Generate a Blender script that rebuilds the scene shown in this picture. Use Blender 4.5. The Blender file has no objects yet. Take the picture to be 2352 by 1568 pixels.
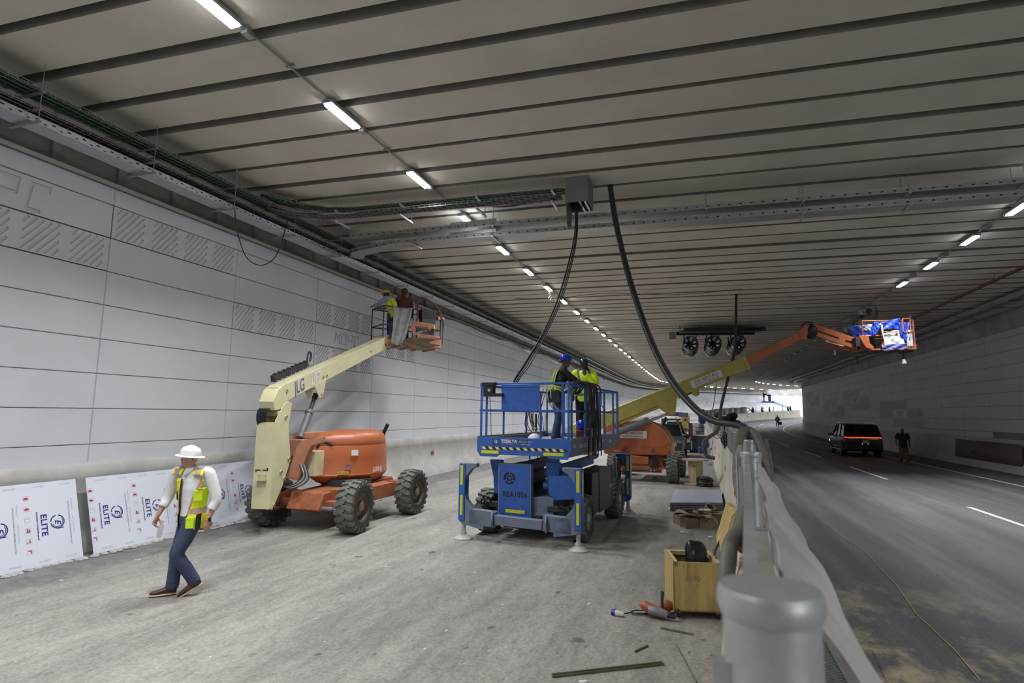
import bpy, math, random
from mathutils import Vector as V, Matrix, geometry
random.seed(7)
PI = math.pi
sc = bpy.context.scene
COL = sc.collection
R = math.radians

# ---------------------------------------------------------------- camera, world, exposure
cam_d = bpy.data.cameras.new('camera'); cam = bpy.data.objects.new('camera', cam_d); COL.objects.link(cam)
cam_d.sensor_width = 36; cam_d.lens = 1307 / 2352 * 36; cam_d.clip_start = 0.05; cam_d.clip_end = 600
cam.location = (0, 0, 2.3)
cam.rotation_euler = (Matrix.Rotation(R(90 + 7.24), 3, 'X') @ Matrix.Rotation(R(0.65), 3, 'Z')).to_euler()
cam_d.dof.use_dof = True; cam_d.dof.focus_distance = 11.0; cam_d.dof.aperture_fstop = 2.4
sc.camera = cam
sc.view_settings.view_transform = 'Standard'; sc.view_settings.look = 'None'
sc.view_settings.exposure = 0.0; sc.view_settings.gamma = 1.0
sc.view_settings.use_curve_mapping = False
world = bpy.data.worlds.new('world'); sc.world = world; world.use_nodes = True
bg = world.node_tree.nodes['Background']; bg.inputs[0].default_value = (0.90, 0.95, 1.0, 1); bg.inputs[1].default_value = 5.0
LAMP = 120.0            # watts of each ceiling strip light

# ---------------------------------------------------------------- materials
MATS = {}
def pm(name, col, rough=0.6, metal=0.0, var=0.12, scale=6.0, bump=0.0, bscale=None, col2=None, spec=0.5, alpha=1.0, emit=None, estr=0.0, coord='Object', stretch=(1, 1, 1), trans=0.0, spread=0.18, detail=6.0):
    """one procedural material: two tones mixed by noise, optional bump"""
    if name in MATS: return MATS[name]
    m = bpy.data.materials.new(name); m.use_nodes = True; nt = m.node_tree; N = nt.nodes; L = nt.links
    b = N['Principled BSDF']
    b.inputs['Roughness'].default_value = rough; b.inputs['Metallic'].default_value = metal
    b.inputs['Specular IOR Level'].default_value = spec; b.inputs['Alpha'].default_value = alpha
    b.inputs['Transmission Weight'].default_value = trans
    if emit:
        b.inputs['Emission Color'].default_value = (*emit, 1); b.inputs['Emission Strength'].default_value = estr
    if var > 0 or bump > 0:
        tc = N.new('ShaderNodeTexCoord'); mp = N.new('ShaderNodeMapping'); mp.inputs['Scale'].default_value = stretch
        L.new(tc.outputs[coord], mp.inputs[0])
    if var > 0 or col2:
        n = N.new('ShaderNodeTexNoise'); n.inputs['Scale'].default_value = scale; n.inputs['Detail'].default_value = detail; n.inputs['Roughness'].default_value = 0.65
        L.new(mp.outputs[0], n.inputs['Vector'])
        r = N.new('ShaderNodeValToRGB'); r.color_ramp.elements[0].position = 0.5 - spread; r.color_ramp.elements[1].position = 0.5 + spread
        c2 = col2 or tuple(c * (1 - var) for c in col); c1 = col if col2 else tuple(min(1, c * (1 + var * 0.5)) for c in col)
        r.color_ramp.elements[0].color = (*c2, 1); r.color_ramp.elements[1].color = (*c1, 1)
        L.new(n.outputs[0], r.inputs[0]); L.new(r.outputs[0], b.inputs['Base Color'])
    else:
        b.inputs['Base Color'].default_value = (*col, 1)
    if bump > 0:
        n2 = N.new('ShaderNodeTexNoise'); n2.inputs['Scale'].default_value = bscale or scale * 6; n2.inputs['Detail'].default_value = 4
        L.new(mp.outputs[0], n2.inputs['Vector'])
        bp = N.new('ShaderNodeBump'); bp.inputs['Strength'].default_value = bump; bp.inputs['Distance'].default_value = 0.02
        L.new(n2.outputs[0], bp.inputs['Height']); L.new(bp.outputs[0], b.inputs['Normal'])
    MATS[name] = m; return m

# ---------------------------------------------------------------- mesh builder
_txt = {}
def text_geo(s, bold=0.0, shear=0.0, spacing=1.0):
    k = (s, bold, shear, spacing)
    if k not in _txt:
        c = bpy.data.curves.new('t', 'FONT'); c.body = s; c.size = 1; c.offset = bold; c.shear = shear; c.space_character = spacing
        c.align_x = 'CENTER'; c.align_y = 'CENTER'; c.resolution_u = 3
        o = bpy.data.objects.new('t', c); me = bpy.data.meshes.new_from_object(o)
        _txt[k] = ([v.co.copy() for v in me.vertices], [tuple(p.vertices) for p in me.polygons])
        bpy.data.objects.remove(o); bpy.data.curves.remove(c); bpy.data.meshes.remove(me)
    return _txt[k]

def frame(ax):
    ax = V(ax).normalized(); h = V((0, 0, 1)) if abs(ax.z) < 0.95 else V((1, 0, 0))
    x = h.cross(ax).normalized(); return x, ax.cross(x).normalized(), ax

ROOTM = {}
class MB:
    def __init__(s): s.v = []; s.f = []; s.m = []; s.mats = []; s.X = Matrix.Identity(4); s.uv = None
    def mi(s, mat):
        if mat not in s.mats: s.mats.append(mat)
        return s.mats.index(mat)
    def add(s, vs, fs, mat):
        o = len(s.v); k = s.mi(mat)
        for p in vs: s.v.append(s.X @ V(p))
        for f in fs: s.f.append(tuple(i + o for i in f)); s.m.append(k)
        return s
    def box(s, c, d, mat, ax=None):
        """ax: (x,y,z) unit axes"""
        x, y, z = ax or (V((1, 0, 0)), V((0, 1, 0)), V((0, 0, 1))); c = V(c)
        hx, hy, hz = d[0] / 2, d[1] / 2, d[2] / 2
        vs = [c + x * (a * hx) + y * (b * hy) + z * (e * hz) for e in (-1, 1) for b in (-1, 1) for a in (-1, 1)]
        return s.add(vs, [(0, 2, 3, 1), (4, 5, 7, 6), (0, 1, 5, 4), (2, 6, 7, 3), (0, 4, 6, 2), (1, 3, 7, 5)], mat)
    def bar(s, p0, p1, w, h, mat, up=(0, 0, 1), w1=None, h1=None):
        """rectangular bar; w across, h along 'up'"""
        p0, p1 = V(p0), V(p1); a = (p1 - p0).normalized(); up = V(up)
        x = a.cross(up)
        if x.length < 1e-4: x = a.cross(V((0, 1, 0)))
        x.normalize(); u = x.cross(a).normalized(); w1 = w1 or w; h1 = h1 or h
        vs = [p0 + x * (i * w / 2) + u * (j * h / 2) for j in (-1, 1) for i in (-1, 1)] + [p1 + x * (i * w1 / 2) + u * (j * h1 / 2) for j in (-1, 1) for i in (-1, 1)]
        return s.add(vs, [(0, 1, 3, 2), (4, 6, 7, 5), (0, 4, 5, 1), (2, 3, 7, 6), (0, 2, 6, 4), (1, 5, 7, 3)], mat)
    def lathe(s, prof, o, ax, mat, n=24, cap=True):
        x, y, z = frame(ax); o = V(o); vs = []; fs = []
        for r, h in prof:
            for i in range(n):
                t = 2 * PI * i / n; vs.append(o + z * h + (x * math.cos(t) + y * math.sin(t)) * r)
        for j in range(len(prof) - 1):
            for i in range(n):
                k = (i + 1) % n; fs.append((j * n + i, j * n + k, (j + 1) * n + k, (j + 1) * n + i))
        if cap: fs.append(tuple(range(n - 1, -1, -1))); fs.append(tuple((len(prof) - 1) * n + i for i in range(n)))
        return s.add(vs, fs, mat)
    def cyl(s, p0, p1, r, mat, r1=None, n=16, cap=True):
        p0, p1 = V(p0), V(p1); d = p1 - p0
        return s.lathe([(r, 0), (r if r1 is None else r1, d.length)], p0, d, mat, n, cap)
    def tube(s, pts, r, mat, n=8, cap=True, flat=1.0):
        pts = [V(p) for p in pts]; m = len(pts); rs = r if isinstance(r, (list, tuple)) else [r] * m
        tg = [(pts[min(i + 1, m - 1)] - pts[max(i - 1, 0)]).normalized() for i in range(m)]
        x, y, _ = frame(tg[0]); vs = []; fs = []
        for i in range(m):
            t = tg[i]; x = (x - t * x.dot(t)).normalized(); y = t.cross(x).normalized()
            for k in range(n):
                a = 2 * PI * k / n; vs.append(pts[i] + (x * math.cos(a) + y * math.sin(a) * flat) * rs[i])
        for i in range(m - 1):
            for k in range(n):
                q = (k + 1) % n; fs.append((i * n + k, i * n + q, (i + 1) * n + q, (i + 1) * n + k))
        if cap: fs.append(tuple(range(n - 1, -1, -1))); fs.append(tuple((m - 1) * n + k for k in range(n)))
        return s.add(vs, fs, mat)
    def prism(s, poly, o, ux, uy, dep, mat):
        """2D polygon (any orientation) in plane o+ux*a+uy*b, extruded by vector dep, centred"""
        o, ux, uy, dep = V(o), V(ux), V(uy), V(dep); n = len(poly)
        a = [o + ux * p[0] + uy * p[1] - dep / 2 for p in poly]; b = [p + dep for p in a]
        if ux.cross(uy).dot(dep) < 0: a, b = b, a
        ar = sum(poly[i][0] * poly[(i + 1) % n][1] - poly[(i + 1) % n][0] * poly[i][1] for i in range(n))
        if ar < 0: a.reverse(); b.reverse()
        return s.add(a + b, [tuple(range(n - 1, -1, -1)), tuple(range(n, 2 * n))] + [(i, (i + 1) % n, n + (i + 1) % n, n + i) for i in range(n)], mat)
    def ball(s, c, r, mat, n=12, ax=None):
        rx, ry, rz = r if isinstance(r, (tuple, list)) else (r, r, r); c = V(c); x, y, z = ax or (V((1, 0, 0)), V((0, 1, 0)), V((0, 0, 1)))
        vs = []; fs = []; h = max(4, n // 2 + 1)
        for j in range(h + 1):
            p = PI * j / h
            for i in range(n):
                t = 2 * PI * i / n; q = max(math.sin(p), 1e-3); vs.append(c + x * (rx * q * math.cos(t)) + y * (ry * q * math.sin(t)) - z * (rz * math.cos(p)))
        for j in range(h):
            for i in range(n):
                k = (i + 1) % n; fs.append((j * n + i, j * n + k, (j + 1) * n + k, (j + 1) * n + i))
        return s.add(vs, fs, mat)
    def grid(s, fn, nu, nv, mat, wrap=False):
        """fn(u,v)->point, u,v in 0..1; mat may be a function(i,j)"""
        vs = [fn(i / nu, j / nv) for j in range(nv + 1) for i in range(nu + 1)]; o = len(s.v)
        for p in vs: s.v.append(s.X @ V(p))
        for j in range(nv):
            for i in range(nu):
                mt = mat(i, j) if callable(mat) else mat
                if mt is None: continue
                a = o + j * (nu + 1) + i; s.f.append((a, a + 1, a + nu + 2, a + nu + 1)); s.m.append(s.mi(mt))
        return s
    def text(s, st, size, o, ux, uy, mat, bold=0.0, shear=0.0, dep=0.0, squash=1.0, spacing=1.0):
        vs, fs = text_geo(st, bold, shear, spacing); o, ux, uy = V(o), V(ux).normalized(), V(uy).normalized()
        nrm = ux.cross(uy)
        return s.add([o + ux * (p.x * size * squash) + uy * (p.y * size) + nrm * dep for p in vs], fs, mat)
    def loft(s, rings, mat, n=20, cap=True):
        """rings: (centre, xvec, yvec) ellipses"""
        vs = []; fs = []; m = len(rings)
        for c, x, y in rings:
            c, x, y = V(c), V(x), V(y)
            for k in range(n):
                a = 2 * PI * k / n; vs.append(c + x * math.cos(a) + y * math.sin(a))
        for i in range(m - 1):
            for k in range(n):
                q = (k + 1) % n; fs.append((i * n + k, i * n + q, (i + 1) * n + q, (i + 1) * n + k))
        if cap: fs.append(tuple(range(n - 1, -1, -1))); fs.append(tuple((m - 1) * n + k for k in range(n)))
        return s.add(vs, fs, mat)
    def build(s, name, parent=None, world=True, ang=35, bevel=0, solid=0, remesh=0, smooth=0, sub=0, uv=None, root_of=None):
        me = bpy.data.meshes.new(name)
        vs = s.v
        if world and parent is not None:
            top = parent
            inv = ROOTM.get(top.name)
            if inv is not None: vs = [inv @ p for p in vs]
        me.from_pydata([tuple(p) for p in vs], [], s.f)
        for m in s.mats: me.materials.append(m)
        me.polygons.foreach_set('material_index', s.m)
        if uv:
            l = me.uv_layers.new(name='UVMap')
            for p in me.polygons:
                for li in p.loop_indices: l.data[li].uv = uv(s.v[me.loops[li].vertex_index])
        me.polygons.foreach_set('use_smooth', [True] * len(s.f))
        me.update(); me.validate()
        if ang is not None: me.set_sharp_from_angle(angle=R(ang))
        o = bpy.data.objects.new(name, me); COL.objects.link(o)
        if parent is not None:
            o.parent = parent; ROOTM[o.name] = ROOTM.get(parent.name, Matrix.Identity(4))
        if solid:
            q = o.modifiers.new('solid', 'SOLIDIFY'); q.thickness = solid; q.offset = 0
        if remesh:
            q = o.modifiers.new('remesh', 'REMESH'); q.mode = 'VOXEL'; q.voxel_size = remesh; q.use_smooth_shade = True
            if smooth:
                q = o.modifiers.new('smooth', 'SMOOTH'); q.factor = 0.5; q.iterations = smooth
        if bevel:
            q = o.modifiers.new('bevel', 'BEVEL'); q.width = bevel; q.segments = 2; q.limit_method = 'ANGLE'; q.angle_limit = R(40)
        if sub:
            q = o.modifiers.new('sub', 'SUBSURF'); q.levels = sub; q.render_levels = sub
        return o

def thing(name, label, cat, loc=(0, 0, 0), rz=0, group=None):
    o = bpy.data.objects.new(name, None); COL.objects.link(o); o.empty_display_size = 0.1
    o.location = loc; o.rotation_euler = (0, 0, rz); o['label'] = label; o['category'] = cat
    if group: o['group'] = group
    ROOTM[o.name] = (Matrix.Translation(V(loc)) @ Matrix.Rotation(rz, 4, 'Z')).inverted()
    return o
def tag(o, label, cat, group=None, kind=None):
    o['label'] = label; o['category'] = cat
    if group: o['group'] = group
    if kind: o['kind'] = kind
    return o
def struct(o): o['kind'] = 'structure'; return o
def lab(o, l): o['label'] = l; return o
def dup(root, loc=None, rz=None, label=None, group=None):
    r = root.copy(); COL.objects.link(r)
    if loc is not None: r.location = loc
    if rz is not None: r.rotation_euler = (0, 0, rz)
    if label: r['label'] = label
    if group: r['group'] = group
    for ch in list(root.children):
        c = ch.copy(); COL.objects.link(c); c.parent = r
        for g in list(ch.children):
            d = g.copy(); COL.objects.link(d); d.parent = c
    return r
ORD = ['nearest', 'second', 'third', 'fourth', 'fifth', 'sixth', 'seventh', 'eighth', 'ninth', 'tenth', 'eleventh', 'twelfth', 'thirteenth', 'fourteenth', 'fifteenth', 'sixteenth', 'seventeenth', 'eighteenth', 'nineteenth', 'twentieth']
def nth(i):
    if i < 20: return ORD[i]
    k = i + 1
    return '%d%s' % (k, 'th' if 10 < k % 100 < 20 else {1: 'st', 2: 'nd', 3: 'rd'}.get(k % 10, 'th'))

def arc(p0, p1, sag, n=12, side=(0, 0, -1)):
    """hanging curve between two points"""
    p0, p1, sd = V(p0), V(p1), V(side); return [p0.lerp(p1, i / n) + sd * (sag * 4 * (i / n) * (1 - i / n)) for i in range(n + 1)]
def spline(pts, k=6):
    """Catmull-Rom through points"""
    pts = [V(p) for p in pts]; q = [pts[0] * 2 - pts[1]] + pts + [pts[-1] * 2 - pts[-2]]; out = []
    for i in range(1, len(q) - 2):
        a, b, c, d = q[i - 1:i + 3]
        for j in range(k):
            t = j / k; out.append(0.5 * ((2 * b) + (c - a) * t + (2 * a - 5 * b + 4 * c - d) * t * t + (3 * b - a - 3 * c + d) * t ** 3))
    out.append(pts[-1]); return out

# ---------------------------------------------------------------- the line of the tunnel: s along it, d to the right of the left wall, z up
H0 = R(18.2); S0 = 84.2; RC = 70.0
T0 = V((math.sin(H0), math.cos(H0), 0)); N0 = V((math.cos(H0), -math.sin(H0), 0)); L0 = V((-10.36, 0, 0))
CC = L0 + T0 * S0 + N0 * RC
def W(s, d, z=0.0):
    if s <= S0: p = L0 + T0 * s + N0 * d
    else:
        h = H0 + (s - S0) / RC; p = CC - V((math.cos(h), -math.sin(h), 0)) * (RC - d)
    return V((p.x, p.y, z))
def Th(s): h = H0 + max(0, s - S0) / RC; return V((math.sin(h), math.cos(h), 0))
def Nh(s): h = H0 + max(0, s - S0) / RC; return V((math.cos(h), -math.sin(h), 0))
def zf(s):      # floor height: level, then climbing to the exit
    return 0.0 if s < 64 else (0.035 * (s - 64) ** 2 / 48 if s < 88 else 0.035 * (s - 76))
def zc(s): return 7.2 if s < 70 else 7.2 + 0.7 * min(1, (s - 70) / 60)
RZ = -H0

# ================================================================ SETTING
def mat_floor():
    m = bpy.data.materials.new('dusty_concrete_floor'); m.use_nodes = True; nt = m.node_tree; N = nt.nodes; L = nt.links
    b = N['Principled BSDF']; b.inputs['Roughness'].default_value = 0.75; b.inputs['Specular IOR Level'].default_value = 0.35
    uv = N.new('ShaderNodeUVMap'); uv.uv_map = 'UVMap'
    def noise(sc_, stretch, det=6, rough=0.6, seed=0):
        mp = N.new('ShaderNodeMapping'); mp.inputs['Scale'].default_value = stretch; mp.inputs['Location'].default_value = (seed, seed * 1.7, 0)
        L.new(uv.outputs[0], mp.inputs[0]); n = N.new('ShaderNodeTexNoise'); n.inputs['Scale'].default_value = sc_; n.inputs['Detail'].default_value = det; n.inputs['Roughness'].default_value = rough
        L.new(mp.outputs[0], n.inputs['Vector']); return n
    def ramp(src, stops):
        r = N.new('ShaderNodeValToRGB'); cr = r.color_ramp
        while len(cr.elements) < len(stops): cr.elements.new(0.5)
        for e, (p, c) in zip(cr.elements, stops): e.position = p; e.color = (*c, 1) if isinstance(c, tuple) else (c, c, c, 1)
        L.new(src, r.inputs[0]); return r
    def mix(f, a, c, mode='MIX'):
        x = N.new('ShaderNodeMix'); x.data_type = 'RGBA'; x.blend_type = mode
        for s_, v in ((0, f), (6, a), (7, c)):
            if hasattr(v, 'is_output'): L.new(v, x.inputs[s_])
            else: x.inputs[s_].default_value = v if s_ == 0 else (*v, 1)
        return x.outputs[2]
    big = ramp(noise(0.55, (0.45, 1, 1), 5, 0.6).outputs[0], [(0.30, (0.225, 0.213, 0.190)), (0.52, (0.315, 0.300, 0.268)), (0.72, (0.37, 0.352, 0.312))])
    streak = ramp(noise(1.6, (0.22, 1.5, 1), 6, 0.7, 3).outputs[0], [(0.35, 0.74), (0.6, 1.0)])
    c = mix(1.0, big.outputs[0], streak.outputs[0], 'MULTIPLY')
    fine = ramp(noise(26, (1, 1, 1), 5, 0.7, 5).outputs[0], [(0.3, 0.66), (0.7, 1.2)])
    c = mix(1.0, c, fine.outputs[0], 'MULTIPLY')
    med = ramp(noise(7, (0.7, 1.2, 1), 6, 0.75, 8).outputs[0], [(0.36, 0.80), (0.5, 1.0), (0.64, 1.10)])
    c = mix(1.0, c, med.outputs[0], 'MULTIPLY')
    def specks(scale, size, rare, col, seed):
        nonlocal c
        mp = N.new('ShaderNodeMapping'); mp.inputs['Scale'].default_value = (0.7, 1.25, 1); mp.inputs['Location'].default_value = (seed, seed, 0); L.new(uv.outputs[0], mp.inputs[0])
        nz = N.new('ShaderNodeTexNoise'); nz.inputs['Scale'].default_value = scale * 5; L.new(mp.outputs[0], nz.inputs['Vector'])
        va = N.new('ShaderNodeMixRGB'); va.inputs[0].default_value = 0.06; L.new(mp.outputs[0], va.inputs[1]); L.new(nz.outputs['Color'], va.inputs[2])
        vo = N.new('ShaderNodeTexVoronoi'); vo.inputs['Scale'].default_value = scale; L.new(va.outputs[0], vo.inputs['Vector'])
        sp = N.new('ShaderNodeSeparateColor'); L.new(vo.outputs['Color'], sp.inputs[0])
        th = N.new('ShaderNodeMapRange'); th.inputs['From Min'].default_value = rare; th.inputs['From Max'].default_value = 1; th.inputs['To Max'].default_value = size; L.new(sp.outputs[0], th.inputs[0])
        lt = N.new('ShaderNodeMath'); lt.operation = 'LESS_THAN'; L.new(vo.outputs['Distance'], lt.inputs[0]); L.new(th.outputs[0], lt.inputs[1])
        m2 = N.new('ShaderNodeMath'); m2.operation = 'MULTIPLY'; m2.inputs[1].default_value = 0.8; L.new(lt.outputs[0], m2.inputs[0]); c = mix(m2.outputs[0], c, col)
    specks(2.3, 0.16, 0.72, (0.075, 0.068, 0.05), 3); specks(7, 0.16, 0.70, (0.09, 0.085, 0.075), 11); specks(9, 0.15, 0.84, (0.62, 0.61, 0.58), 19)
    spots = ramp(noise(3.2, (0.8, 1, 1), 3, 0.5, 9).outputs[0], [(0.27, 1.0), (0.31, 0.0)])
    c = mix(spots.outputs[0], c, (0.115, 0.10, 0.078))
    white = ramp(noise(4.5, (0.6, 1, 1), 5, 0.75, 15).outputs[0], [(0.66, 0.0), (0.72, 0.55)])
    c = mix(white.outputs[0], c, (0.52, 0.51, 0.47))
    # the damp grey earth left along the wall: its own stuff, edge wobbling with noise
    sep = N.new('ShaderNodeSeparateXYZ'); L.new(uv.outputs[0], sep.inputs[0])
    wob = noise(0.7, (1, 1, 1), 5, 0.6, 21)
    ma = N.new('ShaderNodeMath'); ma.operation = 'MULTIPLY_ADD'; ma.inputs[1].default_value = -1.2; L.new(wob.outputs[0], ma.inputs[0]); L.new(sep.outputs[1], ma.inputs[2])
    ed = ramp(ma.outputs[0], [(0.0, 1.0), (0.9, 1.0), (1.05, 0.0)])
    earth = ramp(noise(3.0, (1, 1, 1), 8, 0.75, 33).outputs[0], [(0.3, (0.10, 0.10, 0.098)), (0.55, (0.20, 0.20, 0.19)), (0.75, (0.31, 0.30, 0.27))])
    c = mix(ed.outputs[0], c, earth.outputs[0])
    L.new(c, b.inputs['Base Color'])
    bp = N.new('ShaderNodeBump'); bp.inputs['Strength'].default_value = 0.35; bp.inputs['Distance'].default_value = 0.02
    L.new(noise(9, (1, 1, 1), 8, 0.75, 40).outputs[0], bp.inputs['Height']); L.new(bp.outputs[0], b.inputs['Normal'])
    return m
def mat_road():
    m = bpy.data.materials.new('asphalt'); m.use_nodes = True; nt = m.node_tree; N = nt.nodes; L = nt.links
    b = N['Principled BSDF']; b.inputs['Roughness'].default_value = 0.62; b.inputs['Specular IOR Level'].default_value = 0.4
    uv = N.new('ShaderNodeUVMap'); uv.uv_map = 'UVMap'
    def noise(sc_, stretch, det=6, rough=0.6, seed=0):
        mp = N.new('ShaderNodeMapping'); mp.inputs['Scale'].default_value = stretch; mp.inputs['Location'].default_value = (seed, seed * 1.3, 0)
        L.new(uv.outputs[0], mp.inputs[0]); n = N.new('ShaderNodeTexNoise'); n.inputs['Scale'].default_value = sc_; n.inputs['Detail'].default_value = det; n.inputs['Roughness'].default_value = rough
        L.new(mp.outputs[0], n.inputs['Vector']); return n
    def ramp(src, stops):
        r = N.new('ShaderNodeValToRGB'); cr = r.color_ramp
        while len(cr.elements) < len(stops): cr.elements.new(0.5)
        for e, (p, c) in zip(cr.elements, stops): e.position = p; e.color = (*c, 1) if isinstance(c, tuple) else (c, c, c, 1)
        L.new(src, r.inputs[0]); return r
    def mix(f, a, c, mode='MIX'):
        x = N.new('ShaderNodeMix'); x.data_type = 'RGBA'; x.blend_type = mode
        for s_, v in ((0, f), (6, a), (7, c)):
            if hasattr(v, 'is_output'): L.new(v, x.inputs[s_])
            else: x.inputs[s_].default_value = v if s_ == 0 else (*v, 1)
        return x.outputs[2]
    base = ramp(noise(0.5, (0.25, 1, 1), 5, 0.6).outputs[0], [(0.3, (0.095, 0.095, 0.099)), (0.7, (0.145, 0.145, 0.150))])
    tracks = ramp(noise(1.2, (0.06, 1.1, 1), 4, 0.6, 4).outputs[0], [(0.38, 0.70), (0.62, 1.25)])
    c = mix(1.0, base.outputs[0], tracks.outputs[0], 'MULTIPLY')
    fine = ramp(noise(30, (1, 1, 1), 4, 0.8, 5).outputs[0], [(0.3, 0.6), (0.7, 1.4)])
    c = mix(1.0, c, fine.outputs[0], 'MULTIPLY')
    # dust tracked over the lane, thickest beside the drain
    sep = N.new('ShaderNodeSeparateXYZ'); L.new(uv.outputs[0], sep.inputs[0])
    mr = N.new('ShaderNodeMapRange'); mr.inputs['From Min'].default_value = 14.4; mr.inputs['From Max'].default_value = 11.6; L.new(sep.outputs[1], mr.inputs[0])
    mr2 = N.new('ShaderNodeMapRange'); mr2.inputs['From Min'].default_value = 14.5; mr2.inputs['From Max'].default_value = 9.5; L.new(sep.outputs[0], mr2.inputs[0])
    dn = ramp(noise(0.95, (0.8, 1, 1), 7, 0.7, 12).outputs[0], [(0.50, 0.0), (0.60, 1.0)])
    mm = N.new('ShaderNodeMath'); mm.operation = 'MULTIPLY'; L.new(mr.outputs[0], mm.inputs[0]); L.new(mr2.outputs[0], mm.inputs[1])
    mm2 = N.new('ShaderNodeMath'); mm2.operation = 'MULTIPLY'; L.new(mm.outputs[0], mm2.inputs[0]); L.new(dn.outputs[0], mm2.inputs[1])
    c = mix(mm2.outputs[0], c, (0.42, 0.36, 0.24))
    thin = ramp(noise(0.8, (0.35, 1, 1), 6, 0.7, 22).outputs[0], [(0.52, 0.0), (0.72, 0.38)])
    c = mix(thin.outputs[0], c, (0.23, 0.205, 0.175))
    L.new(c, b.inputs['Base Color'])
    bp = N.new('ShaderNodeBump'); bp.inputs['Strength'].default_value = 0.3; bp.inputs['Distance'].default_value = 0.01
    L.new(noise(60, (1, 1, 1), 3, 0.7, 40).outputs[0], bp.inputs['Height']); L.new(bp.outputs[0], b.inputs['Normal'])
    return m

M_clad = pm('painted_cladding', (0.60, 0.615, 0.65), 0.55, var=0.06, scale=0.7, bump=0.10, bscale=60)
M_band = pm('raw_concrete_band', (0.30, 0.295, 0.27), 0.8, var=0.45, scale=0.8, bump=0.3, bscale=12)
M_base = pm('barrier_concrete', (0.48, 0.47, 0.44), 0.8, var=0.22, scale=1.2, bump=0.25, bscale=20)
M_soff = pm('beam_concrete', (0.60, 0.555, 0.48), 0.85, var=0.22, scale=0.5, bump=0.25, bscale=14, spread=0.3)
M_gap = pm('gap_shade_concrete', (0.25, 0.235, 0.21), 0.9, var=0.2, scale=2)  # panel joint backing; ceiling joints too, with their shade put into the colour
M_cladR = pm('right_cladding', (0.56, 0.56, 0.57), 0.6, var=0.08, scale=0.7, bump=0.10, bscale=60)
M_bandR = pm('right_concrete_band', (0.36, 0.37, 0.40), 0.8, var=0.3, scale=0.8, bump=0.2)
M_paint = pm('road_paint', (0.74, 0.72, 0.66), 0.6, var=0.25, scale=5)

# --- floors
def uvsd(p):
    q = p - L0; s = q.dot(T0); d = q.dot(N0)
    if s > S0:
        r = p - CC; h = math.atan2(-r.y * -1, -r.x)  # angle around the centre
        v = V((-(p.x - CC.x), -(p.y - CC.y))); ang = math.atan2(-v.y, v.x); s = S0 + (ang - H0) * RC; d = RC - v.length
    return (s, d)
SS = [-12 + 2.0 * i for i in range(90)]
def strip(name, d0, d1, mat, nd=1, lift=None, s0=-12, s1=166):
    ss = [s for s in SS if s0 <= s <= s1]; b = MB()
    def fn(u, v):
        s = ss[round(u * (len(ss) - 1))]; d = d0 + (d1 - d0) * v; return W(s, d, zf(s) + (lift(s, d) if lift else 0))
    b.grid(lambda u, v: fn(u, v), len(ss) - 1, nd, mat)
    b.f = [tuple(reversed(f)) for f in b.f]
    return b.build(name, uv=uvsd)
random.seed(3)
def hash2(a, b_): return (math.sin(a * 12.9898 + b_ * 78.233) * 43758.5453) % 1.0
b = MB()
# work-zone floor: fine near the wall where earth has been left in low ridges
def earth(s, d):
    k = max(0, 1 - abs(d - 1.15) / 0.75)
    return 0.05 * k * (0.5 + 0.5 * math.sin(s * 3.1 + d * 5)) * (0.6 + 0.8 * hash2(round(s * 3), round(d * 6))) if k > 0 and 2 < s < 60 else 0
dd = [-0.3, 0.0, 0.35] + [0.5 + 0.11 * i for i in range(14)] + [2.1, 3, 5, 8, 11.3]
ss = [-12 + i for i in range(14)] + [2 + 0.22 * i for i in range(150)] + [35 + 1.0 * i for i in range(132)]
b.grid(lambda u, v: (lambda s, d: W(s, d, zf(s) + earth(s, d)))(ss[round(u * (len(ss) - 1))], dd[round(v * (len(dd) - 1))]), len(ss) - 1, len(dd) - 1, mat_floor())
b.f = [tuple(reversed(f)) for f in b.f]
floor = struct(b.build('floor', uv=uvsd))
def road_strip():
    b = MB(); random.seed(5); ss = [-12 + 1.5 * i for i in range(12)] + [6 + 0.12 * i for i in range(140)] + [22.8 + 1.6 * i for i in range(90)]
    jag = [11.22 + random.uniform(-.05, .05) + 0.05 * math.sin(i * .9) for i in range(len(ss))]
    dl = [0, 0.001, 1.5, 4, 8, 13.3]
    def fn(u, v):
        i = round(u * (len(ss) - 1)); k = round(v * (len(dl) - 1)); s = ss[i]
        return W(s, jag[i] + dl[k], zf(s) + (-.05 if k == 0 else 0.015))
    b.grid(fn, len(ss) - 1, len(dl) - 1, mat_road()); b.f = [tuple(reversed(f)) for f in b.f]
    return b.build('road', uv=uvsd)
road = struct(road_strip())
# lane markings lie on the road
def mark(d, s0, s1, w=0.13, n=None):
    n = n or max(1, int((s1 - s0) / 2)); q = MB()
    q.grid(lambda u, v: W(s0 + (s1 - s0) * u, d + w * (0.5 - v), zf(s0 + (s1 - s0) * u) + 0.021), n, 1, M_paint)
    o = q.build('lane_marking', road, world=False); return o
for k in range(9): 
    s0 = 15.9 + 12.45 * k
    mark(16.45, s0 + 0.0, s0 + 5.6)
mark(20.35, -4, 128, 0.14)
mark(12.35, 55, 128, 0.12)
for k in range(4): mark(16.45 - 0.0, 131 + 8 * k, 134 + 8 * k)

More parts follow.
